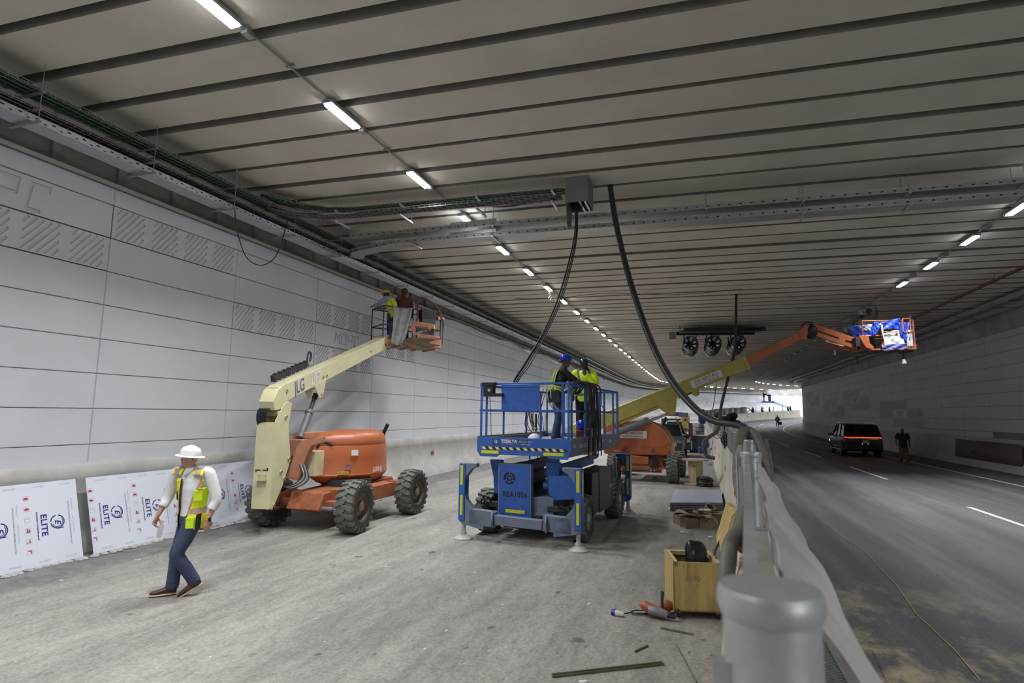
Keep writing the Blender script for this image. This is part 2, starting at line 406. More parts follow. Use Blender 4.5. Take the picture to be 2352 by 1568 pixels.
# --- left wall: engraved panels by constrained triangulation
GROOVE = 0.034
def pip(p, poly):
    c = False; n = len(poly)
    for i in range(n):
        a, q = poly[i], poly[i - 1]
        if (a[1] > p[1]) != (q[1] > p[1]) and p[0] < (q[0] - a[0]) * (p[1] - a[1]) / (q[1] - a[1]) + a[0]: c = not c
    return c
def clip_seg(x0, y0, dx, dy, X0, X1, Y0, Y1):
    t0, t1 = -1e9, 1e9
    for p, d_, lo, hi in ((x0, dx, X0, X1), (y0, dy, Y0, Y1)):
        a, c = (lo - p) / d_, (hi - p) / d_
        if a > c: a, c = c, a
        t0, t1 = max(t0, a), min(t1, c)
    return (t0, t1) if t1 - t0 > 0.05 else None
def hatch_polys(w, h, nb=4, pitch=0.075, wd=0.040):
    out = []
    bw = w / nb
    for k in range(nb):
        X0, X1 = k * bw + 0.07, k * bw + bw - 0.11; Y0, Y1 = 0.035, h - 0.035; dx, dy = 0.62, 0.785
        j = -6
        while j < 14:
            c = clip_seg(X0 + j * pitch * 1.5, Y0, dx, dy, X0, X1, Y0, Y1); j += 1
            if not c: continue
            a = (X0 + (j - 1) * pitch * 1.5 + dx * c[0], Y0 + dy * c[0]); e = (X0 + (j - 1) * pitch * 1.5 + dx * c[1], Y0 + dy * c[1])
            nx, ny = -dy * wd / 2, dx * wd / 2
            out.append([(a[0] - nx, a[1] - ny), (e[0] - nx, e[1] - ny), (e[0] + nx, e[1] + ny), (a[0] + nx, a[1] + ny)])
    return out
def stroke(pts, wd=0.035):
    """open polyline to a polygon outline"""
    L_, R_ = [], []
    for i, p in enumerate(pts):
        a = V(pts[max(i - 1, 0)]); c = V(pts[min(i + 1, len(pts) - 1)]); p = V(p)
        t1 = (p - a).normalized() if i else (c - p).normalized(); t2 = (c - p).normalized() if i < len(pts) - 1 else t1
        m_ = (t1 + t2).normalized(); n = V((-m_.y, m_.x)); k = wd / 2 / max(0.5, n.dot(V((-t1.y, t1.x))))
        L_.append((p + n * k)[:]); R_.append((p - n * k)[:])
    return L_ + R_[::-1]
def mopc(w, h, x0=None, sc_=0.30):
    x = (w - 4 * sc_ * 0.95) / 2 if x0 is None else x0; y = (h - sc_ * 1.05) / 2; out = []; u = sc_
    G = [[[(0, 0), (0, 1), (.35, .55), (.7, 1), (.7, 0)]], [[(.02, 0), (.02, 1), (.7, 1), (.7, 0.0), (.1, 0.0)]], [[(0, 0), (0, 1), (.7, 1), (.7, .45), (.08, .45)]], [[(.72, .8), (.72, 1), (0.12, 1), (0.12, 0), (.6, 0)]]]
    for g in G:
        for st in g: out.append(stroke([(x + a * u + c * u * 0.12, y + c * u) for a, c in st], 0.026 + 0.06 * sc_))
        x += u * 1.02
    return out
def dots(w, h):
    out = []
    for k in range(4):
        for j in range(5):
            x = w * (k + .35) / 4 + 0.03 * j; y = 0.07 + j * (h - 0.14) / 4.5; out.append([(x, y), (x + .02, y), (x + .035, y + .035), (x + .015, y + .035)])
    return out
def panel(b, fn, x0, x1, z0, z1, polys, mat, gap=0.012, dz=None):
    """fn(x, z, depth)->point; polys local to the panel corner"""
    w, h = x1 - x0, z1 - z0; g = gap
    if not polys:
        vs = [fn(x0 + g, z0 + g, 0), fn(x1 - g, z0 + g, 0), fn(x1 - g, z1 - g, 0), fn(x0 + g, z1 - g, 0), fn(x0 + g * .3, z0 + g * .3, -.02), fn(x1 - g * .3, z0 + g * .3, -.02), fn(x1 - g * .3, z1 - g * .3, -.02), fn(x0 + g * .3, z1 - g * .3, -.02)]
        b.add(vs, [(0, 1, 2, 3), (4, 5, 1, 0), (5, 6, 2, 1), (6, 7, 3, 2), (7, 4, 0, 3)], mat); return
    vs = [V((g, g)), V((w - g, g)), V((w - g, h - g)), V((g, h - g))]; ed = [(0, 1), (1, 2), (2, 3), (3, 0)]
    for p in polys:
        o = len(vs); vs += [V(q) for q in p]; ed += [(o + i, o + (i + 1) % len(p)) for i in range(len(p))]
    r = geometry.delaunay_2d_cdt(vs, ed, [], 0, 1e-5)
    ov, of = r[0], r[2]; hi = []; 
    for f in of:
        c = sum((ov[i] for i in f), V((0, 0))) / len(f)
        hi.append(any(pip(c, p) for p in polys))
    b.add([fn(x0 + p.x, z0 + p.y, 0) for p in ov], [tuple(f) for f, k in zip(of, hi) if not k], mat)
    b.add([fn(x0 + p.x, z0 + p.y, -GROOVE) for p in ov], [tuple(f) for f, k in zip(of, hi) if k], mat)
    for p in polys:
        n = len(p); b.add([fn(x0 + q[0], z0 + q[1], 0) for q in p] + [fn(x0 + q[0], z0 + q[1], -GROOVE) for q in p], [(i, (i + 1) % n, n + (i + 1) % n, n + i) for i in range(n)], mat)
    e = [(g, g), (w - g, g), (w - g, h - g), (g, h - g)]
    b.add([fn(x0 + q[0], z0 + q[1], 0) for q in e] + [fn(x0 + q[0], z0 + q[1], -.02) for q in e], [(i, (i + 1) % 4, 4 + (i + 1) % 4, 4 + i) for i in range(4)], mat)
ROWS = [1.38, 1.71, 2.31, 2.91, 3.51, 4.11, 4.71, 5.31, 5.91, 6.22]
PAT = {(-1, 6): 'h', (-1, 7): 'm', (0, 7): 'h', (1, 5): 'h', (2, 6): 'h', (2, 4): 'h', (2, 5): 'm', (3, 5): 'h', (5, 3): 'd', (6, 4): 'd', (6, 3): 'm', (6, 2): 'd'}
# pattern clusters further off: a lettered panel with hatched ones around it
for k, (c0, r0) in enumerate([(17, 4), (22, 5), (27, 3), (29, 5), (32, 3), (34, 6), (36, 4), (39, 5), (43, 4), (46, 6), (50, 5)]):
    PAT[(c0, r0)] = 'm'
    for dc, dr in ((-1, 0), (1, 0), (0, 1), (0, -1), (2, 1), (-2, -1)):
        PAT.setdefault((c0 + dc, r0 + dr), 'h')
PW = 2.89; SJ = 10.31
b = MB()
def lf(x, z, dep): return W(x, 0.0 + dep, z + zl(x))
def zl(s): return 0 if s < 70 else 0.55 * min(1, (s - 70) / 60) ** 1.2
for c in range(-8, 52):
    x0, x1 = SJ + c * PW, SJ + (c + 1) * PW
    step = 0
    if x0 > 84: step = min(3, int(zf(x0) / 0.6 + 0.3))     # the foot steps up as the road climbs
    for r_ in range(9):
        z0, z1 = ROWS[r_], ROWS[r_ + 1]
        if step and r_ < step: continue
        far = x0 > 45
        t = PAT.get((c, r_)); w, h = x1 - x0, z1 - z0
        if x0 > 84 and not t: pass
        if t == 'h': polys = hatch_polys(w, h) if not far else [[(w * (k + a) / 4 + .1, .05), (w * (k + a) / 4 + .16, .05), (w * (k + a) / 4 + .22, h - .05), (w * (k + a) / 4 + .16, h - .05)] for k in range(4) for a in (0, .3, .6)]
        elif t == 'm': polys = mopc(w, h, 0.15 if (c, r_) == (-1, 7) else None) if not far else mopc(w, h)
        elif t == 'd': polys = dots(w, h)
        else: polys = None
        if (c, r_) == (-1, 7): polys = mopc(w, h, w - 2.69, 0.42)
        panel(b, lf, x0, x1, z0, z1, polys, M_clad)
    # the backing seen in the joints
    b.add([lf(x0, ROWS[0] + 0, -.040), lf(x1, ROWS[0], -.040), lf(x1, 6.30, -.040), lf(x0, 6.30, -.040)], [(0, 1, 2, 3)], M_gap)
b.f = [tuple(reversed(f)) for f in b.f]
wall_left = struct(b.build('wall_left', ang=25))
# ledge on the panels, raw concrete above with pilasters
b = MB(); sl = [-12 + 2.0 * i for i in range(84)]
def sweep(b, prof, sl, mat, zfn=lambda s: 0, flip=False, closed=False):
    """prof: [(d,z)] carried along s"""
    n = len(prof); o = len(b.v)
    vs = [W(s, d, z + zfn(s)) for s in sl for d, z in prof]; m_ = n if closed else n - 1
    fs = [(i * n + k, (i + 1) * n + k, (i + 1) * n + (k + 1) % n, i * n + (k + 1) % n) for i in range(len(sl) - 1) for k in range(m_)]
    if flip: fs = [tuple(reversed(f)) for f in fs]
    b.add(vs, fs, mat)
    if closed:
        b.add([W(sl[0], d, z + zfn(sl[0])) for d, z in prof], [tuple(range(n))], mat); b.add([W(sl[-1], d, z + zfn(sl[-1])) for d, z in prof], [tuple(reversed(range(n)))], mat)
sweep(b, [(-.1, 6.24), (0.035, 6.24), (0.035, 6.30), (-.1, 6.30)], sl, pm('ledge_paint', (0.5, 0.5, 0.49), 0.6, var=0.1), zl, closed=True)
struct(b.build('trim_1'))
b = MB(); sweep(b, [(-.28, 6.2), (-.28, 8.4)], sl, M_band, flip=True)
sweep(b, [(-.28, 6.28), (-.02, 6.28)], sl, M_band, zl)
k = 0
s = -3.0
while s < 23:
    b.box(W(s, -.24, 6.75), (0.10, 0.16, 1.0), M_band, (Nh(s), Th(s), V((0, 0, 1)))); s += 1.13
struct(b.build('wall_upper_left'))
# barrier foot of the left wall (New Jersey shape)
b = MB(); sweep(b, [(-.3, 1.40), (0.06, 1.40), (0.10, 1.36), (0.13, 1.16), (0.10, 1.12), (0.17, 0.40), (0.34, 0.22), (0.36, -0.2)], sl, M_base, zf, flip=True)
struct(b.build('baseboard_left', ang=50))

# --- right wall
b = MB(); RB = 22.9
def rf(x, z, dep): return W(x, RB - dep, z + zl(x))
RP = {}
for c0, r0 in ((13, 2), (17, 4), (20, 3), (24, 5), (28, 3), (31, 5)):
    RP[(c0, r0)] = 'm'
    for dc, dr in ((-1, 0), (1, 0), (0, 1), (0, -1), (1, 1), (-1, -1)): RP.setdefault((c0 + dc, r0 + dr), 'h')
for c in range(-4, 46):
    x0, x1 = 10.0 + c * PW, 10.0 + (c + 1) * PW
    for r_ in range(9):
        z0, z1 = ROWS[r_], ROWS[r_ + 1]
        if r_ == 0 and c < 9: continue
        t = RP.get((c, r_)); w, h = x1 - x0, z1 - z0
        polys = None
        if t == 'h': polys = [[(w * (k + a) / 4 + .1, .06), (w * (k + a) / 4 + .17, .06), (w * (k + a) / 4 + .21, h - .06), (w * (k + a) / 4 + .14, h - .06)] for k in range(4) for a in (0, .25, .5, .75)]
        elif t == 'm': polys = mopc(w, h)
        panel(b, rf, x0, x1, z0, z1, polys, M_cladR)
    b.add([rf(x0, 1.3, -.022), rf(x1, 1.3, -.022), rf(x1, 6.30, -.022), rf(x0, 6.30, -.022)], [(0, 1, 2, 3)], M_gap)
wall_right = struct(b.build('wall_right', ang=25))
b = MB(); sweep(b, [(RB + .10, 6.15), (RB + .0, 6.2), (RB - .06, 6.3), (RB - .06, 8.4)], sl, M_bandR); struct(b.build('wall_upper_right', ang=60))
b = MB(); sweep(b, [(RB + .3, 1.42), (RB - .03, 1.42), (RB - .06, 1.38), (RB - .10, 1.3), (RB - .16, 0.45), (RB - .45, 0.20), (RB - .50, -0.2)], sl, M_base, zf); 
struct(b.build('baseboard_right', ang=50))

# --- ceiling: side by side beams with open joints
b = MB(); s = 8.43 - 0.885 * 18; random.seed(11); k = 0
while s < 143:
    j = round((s - 8.43) / 0.885); gp = {0: .2, 1: .18, 2: .2, 3: .14, 4: .11, 5: .21, 6: .17, 12: .14, 14: .12}.get(j) or random.choice([0.10, 0.2, 0.16, 0.22, 0.13, 0.24]); e = s + 0.885; zz = zc(s) + random.uniform(-.012, .012); a, c = s + gp, e
    sk = 0.045 if s < 84 else 0.0
    for (d0, d1) in ((-.30, 7.7), (7.7, 15.4), (15.4, RB + .1)):
        q = [W(a + sk * d0, d0, zz), W(c + sk * d0, d0, zz), W(c + sk * d1, d1, zz), W(a + sk * d1, d1, zz)]
        up = [p + V((0, 0, 0.40)) for p in q]
        b.add(q + up, [(0, 1, 2, 3)], M_soff); b.add(q + up, [(1, 2, 6, 5), (3, 0, 4, 7)], M_gap)  # beam sides darker than the soffit: joint shade put into the colour
    # narrow chamfered arrises of the soffit edges
    s = e
sl2 = [s_ for s_ in sl if s_ <= 141] + [143.2]
b.add([W(s_, d, 7.59 + zc(s_) - 7.2) for s_ in sl2 for d in (-.5, RB + .6)], [(i * 2, i * 2 + 1, i * 2 + 3, i * 2 + 2) for i in range(len(sl2) - 1)], M_gap)
ceiling = struct(b.build('ceiling', ang=20))
b = MB(); b.add([W(-11.9, -1, -.5), W(-11.9, RB + 1, -.5), W(-11.9, RB + 1, 8.6), W(-11.9, -1, 8.6)], [(0, 1, 2, 3)], pm('dark_end_cap', (0.22, 0.22, 0.21), 0.8, var=0.2)); struct(b.build('added_end_cap'))  # unseen cap across the tunnel, added to keep sky light out

# --- strip lights along the ceiling
M_hous = pm('lamp_housing', (0.35, 0.36, 0.37), 0.45, metal=0.6, var=0.1)
M_lit = pm('lamp_diffuser_lit', (0.9, 0.9, 0.9), 0.5, var=0, emit=(0.93, 0.96, 1.0), estr=34)
M_off = pm('lamp_diffuser_unlit', (0.55, 0.56, 0.58), 0.35, var=0.05)
_lamps = {}
def fixture(name, label, s, d, lit, group):
    rz = -(H0 + max(0, s - S0) / RC)
    t = thing(name, label, 'ceiling light', W(s, d, zc(s) - 0.108), rz, group)
    b = MB(); b.box((0, 0, 0.02), (0.17, 0.84, 0.06), M_hous); b.box((0, .60, 0.03), (0.10, 0.14, 0.07), M_hous); b.cyl((0, .5, .03), (0, .4, .03), .012, M_hous, n=6); b.box((0, -.25, .065), (.06, .03, .05), M_hous); b.box((0, .25, .065), (.06, .03, .05), M_hous)
    b.build('housing', t, world=False)
    b = MB(); b.box((0, 0, -0.022), (0.13, 0.78, 0.032), M_lit if lit else M_off); b.build('diffuser', t, world=False)
    if lit:
        ld = lamp_data(); lo = bpy.data.objects.new('lamp_light', ld); COL.objects.link(lo); lo.parent = t; lo.location = (0, 0, -0.044)
    return t
def lamp_data():
    if 'strip' not in _lamps:
        l = bpy.data.lights.new('strip', 'AREA'); l.shape = 'RECTANGLE'; l.size = 0.13; l.size_y = 0.78; l.energy = LAMP; l.color = (0.95, 0.97, 1.0); l.spread = R(125); _lamps['strip'] = l
    return _lamps['strip']
LG = 'lit strip lights of the long left row'
proto = None
k = 0; s = 8.0 - 2.665 * 5
while s < 141:
    if k >= 5 - 5:
        vis = s > 6
        idx = k - 5
        lb = 'lit strip light of the long left ceiling row, %s from the camera' % nth(max(0, idx)) if vis else 'lit strip light of the left row outside the frame, %s in line' % nth(k).replace('nearest', 'first')
        rz = -(H0 + max(0, s - S0) / RC); loc = W(s, 4.45, zc(s) - 0.108)
        if proto is None: proto = fixture('strip_light', lb, s, 4.45, True, LG)
        else: dup(proto, loc, rz, lb, LG)
    s += 2.665 if s < 84 else 3.0; k += 1
k = 0; pr = None
for i, s in enumerate([-6.3, -3.0, 0.5, 3.2, 5.8, 8.5, 16.1, 18.75, 21.2, 23.95, 26.65]):
    vis = s > 15
    fixture('strip_light', ('lit strip light of the short right ceiling row, %s from the frame edge' % ORD[i - 6].replace('nearest', 'first')) if vis else 'lit strip light of the right row outside the frame, %s in line' % nth(i).replace('nearest', 'first'), s, 16.9, True, 'lit strip lights of the right row')
proto = None
for i, s in enumerate([29.4 + 2.7 * j for j in range(20)]):
    lb = 'unlit strip light of the right ceiling row, %s after the lit ones' % nth(i).replace('nearest', 'first')
    if proto is None: proto = fixture('strip_light', lb, s, 16.9, False, 'unlit strip lights of the right row')
    else: dup(proto, W(s, 16.9, zc(s) - .108), -(H0 + max(0, s - S0) / RC), lb)
for i, s in enumerate([98 + 4.0 * j for j in range(11)]):
    fixture('strip_light', 'lit strip light far off in the curve of the right row, %s along' % nth(i).replace('nearest', 'first'), s, 16.9, True, 'far lit strip lights of the right row')
b = MB(); b.tube([W(s_, 4.45, zc(s_) - 0.045) for s_ in [0 + 1.0 * i for i in range(140)]], 0.016, M_hous, n=6)
for s_ in [9.4 + 1.33 * i for i in range(60)]:
    b.box(W(s_, 4.45, zc(s_) - .035), (.14, .03, .03), M_hous, (Nh(s_), Th(s_), V((0, 0, 1))))
tag(b.build('lighting_conduit'), 'grey steel conduit linking the left row of ceiling lights', 'conduit')
b = MB(); b.tube([W(s_, 16.9, zc(s_) - 0.045) for s_ in [10 + 1.0 * i for i in range(120)]], 0.016, M_hous, n=6)
for s_ in [17.6 + 2.66 * i for i in range(30)]:
    b.box(W(s_, 16.9, zc(s_) - .06), (.2, .16, .06), M_hous, (Nh(s_), Th(s_), V((0, 0, 1))))
tag(b.build('lighting_conduit'), 'dark conduit with junction boxes along the right row of ceiling lights', 'conduit')

# ================================================================ CABLE TRAYS, TRUNKING, PIPES
M_galv = pm('galvanised_steel', (0.62, 0.64, 0.66), 0.36, metal=0.85, var=0.18, scale=14, stretch=(1, 1, 1))
M_galvd = pm('dull_galvanised', (0.34, 0.35, 0.36), 0.5, metal=0.6, var=0.2, scale=10)
M_blk = pm('black_cable', (0.02, 0.02, 0.022), 0.5, var=0.2)
M_grn = pm('green_cable', (0.035, 0.10, 0.035), 0.5, var=0.3, scale=20)
M_hole = pm('hole_black', (0.01, 0.01, 0.01), 0.9, var=0)
M_red = pm('red_pipe_paint', (0.10, 0.018, 0.016), 0.4, var=0.2)
UPZ = V((0, 0, 1))
def line(s0, s1, st=1.5):
    n = max(1, int(abs(s1 - s0) / st)); return [s0 + (s1 - s0) * i / n for i in range(n + 1)]
# lowest run on the left: perforated steel channel
b = MB(); sl = line(-10, 140, 2.0)
sweep(b, [(.58, 6.36), (.93, 6.36), (.93, 6.46), (.925, 6.46), (.925, 6.368), (.585, 6.368), (.585, 6.46), (.58, 6.46)], sl, M_galv, zc_off := (lambda s: zc(s) - 7.2), closed=True)
s = 6.0
while s < 34:
    b.box(W(s, .9325, 6.42), (0.004, 0.05, 0.018), M_hole, (Nh(s), Th(s), UPZ)); b.box(W(s + .11, .9325, 6.385), (0.004, 0.04, 0.012), M_hole, (Nh(s), Th(s), UPZ)); s += 0.22
tag(b.build('cable_trunking', ang=30), 'galvanised perforated steel trunking under the cable trays along the left wall', 'cable trunking')
def basket(name, label, d0, d1, z, s0, s1, mat=M_galvd, far=36):
    """wire mesh tray"""
    b = MB(); w = 0.004
    for d in [d0 + (d1 - d0) * i / 4 for i in range(5)]: b.tube([W(s_, d, z + zc_off(s_)) for s_ in line(s0, s1, 2)], w, mat, n=4)
    for d in (d0, d1):
        for h in (.03, .07): b.tube([W(s_, d, z + h + zc_off(s_)) for s_ in line(s0, s1, 2)], w, mat, n=4)
    s = s0
    while s < min(s1, far):
        b.tube([W(s, d0, z + .07), W(s, d0, z), W(s, d1, z), W(s, d1, z + .07)], 0.0035, mat, n=4); s += 0.12
    return tag(b.build(name), label, 'cable tray')
basket('wire_basket_tray', 'steel mesh tray filled with black cables along the left wall', .58, .95, 6.55, -8, 110)
basket('wire_basket_tray', 'topmost steel mesh tray filled with green cables along the left wall', .58, 1.02, 6.80, -8, 110)
def bundle(name, label, d0, d1, z, s0, s1, mat, n, r, seed=1):
    random.seed(seed); b = MB()
    for k in range(n):
        d = d0 + (d1 - d0) * (k + .5) / n; ph = random.uniform(0, 6); j = random.uniform(0, .03)
        b.tube([W(s_, d + .02 * math.sin(s_ * .8 + ph), z + r + j + zc_off(s_)) for s_ in line(s0, s1, 1.4)], r, mat, n=5)
    return tag(b.build(name), label, 'cables', kind='stuff')
bundle('black_cables', 'black cables lying in the middle tray along the left wall', .61, .92, 6.555, -8, 110, M_blk, 12, .013)
bundle('green_cables', 'green cables lying in the top tray along the left wall', .61, .99, 6.805, -8, 110, M_grn, 14, .015)
bundle('green_cables', 'second layer of green cables in the top tray along the left wall', .63, .96, 6.84, -8, 40, M_grn, 10, .015, 4)
# hangers: two threaded rods and three struts
def hanger(label, s, group, d0=.5, d1=1.06, zs=(6.35, 6.54, 6.79)):
    rz = -(H0 + max(0, s - S0) / RC); t = thing('tray_hanger', label, 'hanger', W(s, 0, 0), rz, group)
    top = zc(s) + .02; dz = zc(s) - 7.2
    for d in (d0, d1):
        b = MB(); b.cyl((d, 0, zs[0] + dz - .06), (d, 0, top), .006, M_galvd, n=6); b.build('threaded_rod', t, world=False)
    for z in zs:
        b = MB(); b.box(((d0 + d1) / 2, 0, z + dz - .022), (d1 - d0 + .08, .04, .022), M_galvd); b.box((d1, 0, z + dz - .0), (.03, .05, .015), M_galvd); b.build('strut', t, world=False)
    return t
s = 8.36 - 1.8 * 3; pr = None; k = 0
while s < 84:
    vis = s > 7; k += 1 if vis else 0
    lb = 'threaded rod hanger carrying the left wall cable trays, %s from the camera' % nth(max(0, k - 1)) if vis else 'rod hanger of the left wall trays outside the frame, %s in line' % nth(int(s + 1.2)).replace('nearest', 'first')
    if pr is None: pr = hanger(lb, s, 'rod hangers along the left wall trays')
    else: dup(pr, W(s, 0, 0), RZ, lb)
    s += 1.8
# --- trays that leave the left wall and cross to the box at the ceiling
def path_tray(pts, w, z, cables, name, label, cl, cn):
    P = [V((p[0], p[1], z)) for p in pts]; b = MB()
    def off(k):
        out = []
        for i, p in enumerate(P):
            t = (P[min(i + 1, len(P) - 1)] - P[max(i - 1, 0)]).normalized(); n = V((t.y, -t.x, 0)); out.append(p + n * k)
        return out
    for k in (-.5, -.25, 0, .25, .5): b.tube(off(w * k), .004, M_galvd, n=4)
    for k in (-.5, .5): b.tube([p + UPZ * .06 for p in off(w * k)], .004, M_galvd, n=4)
    A, B = off(-w / 2), off(w / 2)
    for i in range(len(P) - 1):
        n = max(1, int((P[i + 1] - P[i]).length / .12))
        for j in range(n):
            a, c = A[i].lerp(A[i + 1], j / n), B[i].lerp(B[i + 1], j / n); b.tube([a + UPZ * .06, a, c, c + UPZ * .06], .0035, M_galvd, n=4)
    tag(b.build(name), label, 'cable tray')
    b = MB(); nC = 9
    for k in range(nC): b.tube([p + UPZ * (.02 + .012 * (k % 2)) for p in off(w * ((k + .5) / nC - .5) * .92)], .014, cables, n=5)
    tag(b.build(cn), cl, 'cables', kind='stuff')
pA = [W(12.9, .8), W(13.6, 1.15), W(14.1, 1.75), W(14.27, 2.4), W(14.42, 5.0), W(14.55, 7.25)]
path_tray(pA, .40, 6.97, M_grn, 'wire_basket_tray', 'mesh tray of green cables crossing from the left wall to the ceiling box', 'green cables bent from the left wall towards the ceiling box', 'green_cables')
pB = [W(13.1, .8), W(13.6, 1.15), W(13.95, 1.75), W(14.05, 2.4), W(14.15, 5.0), W(14.3, 7.25)]
path_tray(pB, .30, 6.74, M_blk, 'wire_basket_tray', 'mesh tray of black cables crossing from the left wall to the ceiling box', 'black cables bent from the left wall towards the ceiling box', 'black_cables')
def cross_hanger(label, s, d, zs, w=.5, rods=True, group='hangers over the crossing trays'):
    t = thing('tray_hanger', label, 'hanger', W(s, d, 0), RZ, group)
    for y in (-w / 2, w / 2):
        b = MB(); b.cyl((0, y, zs[0] - .07), (0, y, 7.22), .006, M_galvd, n=6); b.build('threaded_rod', t, world=False)
    for z in zs:
        b = MB(); b.bar((0, -w / 2 - .05, z - .025), (0, w / 2 + .05, z - .025), .045, .035, M_galv); b.build('strut', t, world=False)
for i, d in enumerate((1.95, 3.6, 5.4, 7.05)):
    cross_hanger('rod hanger over the green and black crossing trays, %s from the left wall' % nth(i), 14.3 + .05 * (d - 2), d, (6.71, 6.95), .50)
# --- the pair of galvanised ducts right across the tunnel
M_duct = pm('duct_steel_spangled', (0.50, 0.50, 0.49), 0.42, metal=0.7, var=0.35, scale=30)
def duct(name, label, s0, z, d0, d1, bend=None, w=.36, h=.10):
    b = MB(); pts = ([W(*p) for p in bend] if bend else []) + [W(s0 + .045 * d, d) for d in (d0, (d0 + d1) / 2, d1)]
    pts = [V((p.x, p.y, z)) for p in pts]
    L_, R_ = [], []
    for i, p in enumerate(pts):
        t = (pts[min(i + 1, len(pts) - 1)] - pts[max(i - 1, 0)]).normalized(); n = V((t.y, -t.x, 0)); L_.append(p - n * w / 2); R_.append(p + n * w / 2)
    for i in range(len(pts) - 1):
        a, c, e, f = L_[i], L_[i + 1], R_[i + 1], R_[i]; u = UPZ * h
        b.add([a, c, e, f, a + u, c + u, e + u, f + u], [(0, 1, 2, 3), (0, 4, 5, 1), (3, 2, 6, 7), (4, 7, 6, 5)], M_duct)
        for q0, q1, sgn in ((f, e, 1), (a, c, -1)):     # rolled lips
            t = (q1 - q0).normalized(); n = V((t.y, -t.x, 0)) * sgn
            b.bar(q0 + u + n * .012, q1 + u + n * .012, .03, .012, M_galv); b.bar(q0 + UPZ * .006 + n * .01, q1 + UPZ * .006 + n * .01, .022, .012, M_galv)
            nn = int((q1 - q0).length / .22)
            for j in range(nn): b.box(q0.lerp(q1, (j + .5) / nn) + UPZ * .055 + n * .002, (.05, .003, .02), M_hole, (t, n, UPZ))
    return tag(b.build(name, ang=20), label, 'duct')
duct('cable_duct', 'upper galvanised duct crossing the whole ceiling', 15.5, 6.74, 1.4, 22.6)
duct('cable_duct', 'lower galvanised duct crossing the ceiling and bending to the left wall', 15.5, 6.49, 2.7, 22.6, bend=[(16.4, .95), (16.0, 1.3)])
for i, d in enumerate((3.2, 5.3, 8.15, 10.1, 12.0, 13.9, 15.8, 17.7, 19.6, 21.5)):
    cross_hanger('rod hanger on the galvanised crossing ducts, %s from the left wall' % nth(i).replace('nearest', 'first'), 15.5 + .045 * d, d, (6.48, 6.73), .46, group='hangers on the galvanised ducts')
# short wide perforated end pieces under the light
b = MB(); 
for z in (6.60, 6.85):
    c = W(15.76, 4.75, z); b.box(c, (1.2, .34, .008), M_galv, (Nh(0), Th(0), UPZ)); b.box(c + T0 * -.17 + UPZ * .04, (1.2, .008, .09), M_galv, (Nh(0), Th(0), UPZ)); b.box(c + T0 * .17 + UPZ * .04, (1.2, .008, .09), M_galv, (Nh(0), Th(0), UPZ))
    for i in range(11):
        for j in range(3): b.box(c + N0 * (-.55 + i * .105) + T0 * (-.11 + j * .11) - UPZ * .005, (.05, .02, .003), M_hole, (Nh(0), Th(0), UPZ))
tag(b.build('duct_coupler', ang=20), 'shiny perforated steel coupler joining the ducts beside the fifth light', 'coupler')

# --- sheet-metal box at the ceiling with its flap
M_box = pm('box_grey_paint', (0.17, 0.18, 0.19), 0.55, var=0.08)
t = thing('cable_box', 'dark grey sheet metal cable box hanging below the ceiling', 'junction box', (1.40, 11.6, 6.66), RZ)
b = MB(); w, dp, h = .46, .62, .545
for (c, dd_) in (((0, -dp / 2, h / 2), (w, .012, h)), ((-w / 2, 0, h / 2), (.012, dp, h)), ((w / 2, 0, h / 2), (.012, dp, h)), ((0, dp / 2, h / 2), (w, .012, h)), ((0, 0, h), (w, dp, .012))): b.box(c, dd_, M_box)
b.build('casing', t, world=False)
b = MB(); b.prism([(0, 0), (.56, 0), (.5, -.34), (.22, -.50), (.06, -.42)], (-w / 2 + .01, -dp / 2, 0), (0, 1, 0), (0, 0, 1), (.012, 0, 0), M_box); b.build('flap', t, world=False)
for x in (.06, .17):
    b = MB(); b.bar((x, -dp / 2, .01), (x, dp / 2, .01), .04, .03, M_galv); b.build('strut', t, world=False)
b = MB(); random.seed(4)
for k in range(16):
    x = -.17 + .02 * k; b.tube([(x, -.1, .5), (x + random.uniform(-.03, .03), random.uniform(-.1, .1), .15), (x * .6 - .02, random.uniform(-.15, .0), random.uniform(-.12, -.02)), (x * .4 - .05, -.05, .03)], .012, M_grn if 10 < k < 14 else M_blk, n=5)
b.build('cable_ends', t, world=False)
# bundle from the box down to the scissor lift
b = MB(); random.seed(8)
for k in range(5):
    o = V((random.uniform(-.03, .03), random.uniform(-.03, .03), 0))
    pts = spline([V((1.32, 11.5, 6.7)) + o * .5, V((1.290, 11.400, 5.979)) + o, V((1.131, 11.350, 5.226)) + o * 1.4, V((0.906, 11.300, 4.490)) + o * 1.6, V((0.598, 11.250, 3.815)) + o * 1.4, V((0.297, 11.200, 3.284)) + o * (1 + k * .5), V((0.069, 11.200, 2.895)) + o * 1.5, V((0.049, 11.300, 2.471)) + o * 2], 6)
    b.tube(pts, .013, M_blk, n=6)
tag(b.build('black_cable_drop'), 'bundle of black cables hanging from the ceiling box to the blue lift basket', 'cables', kind='thing')
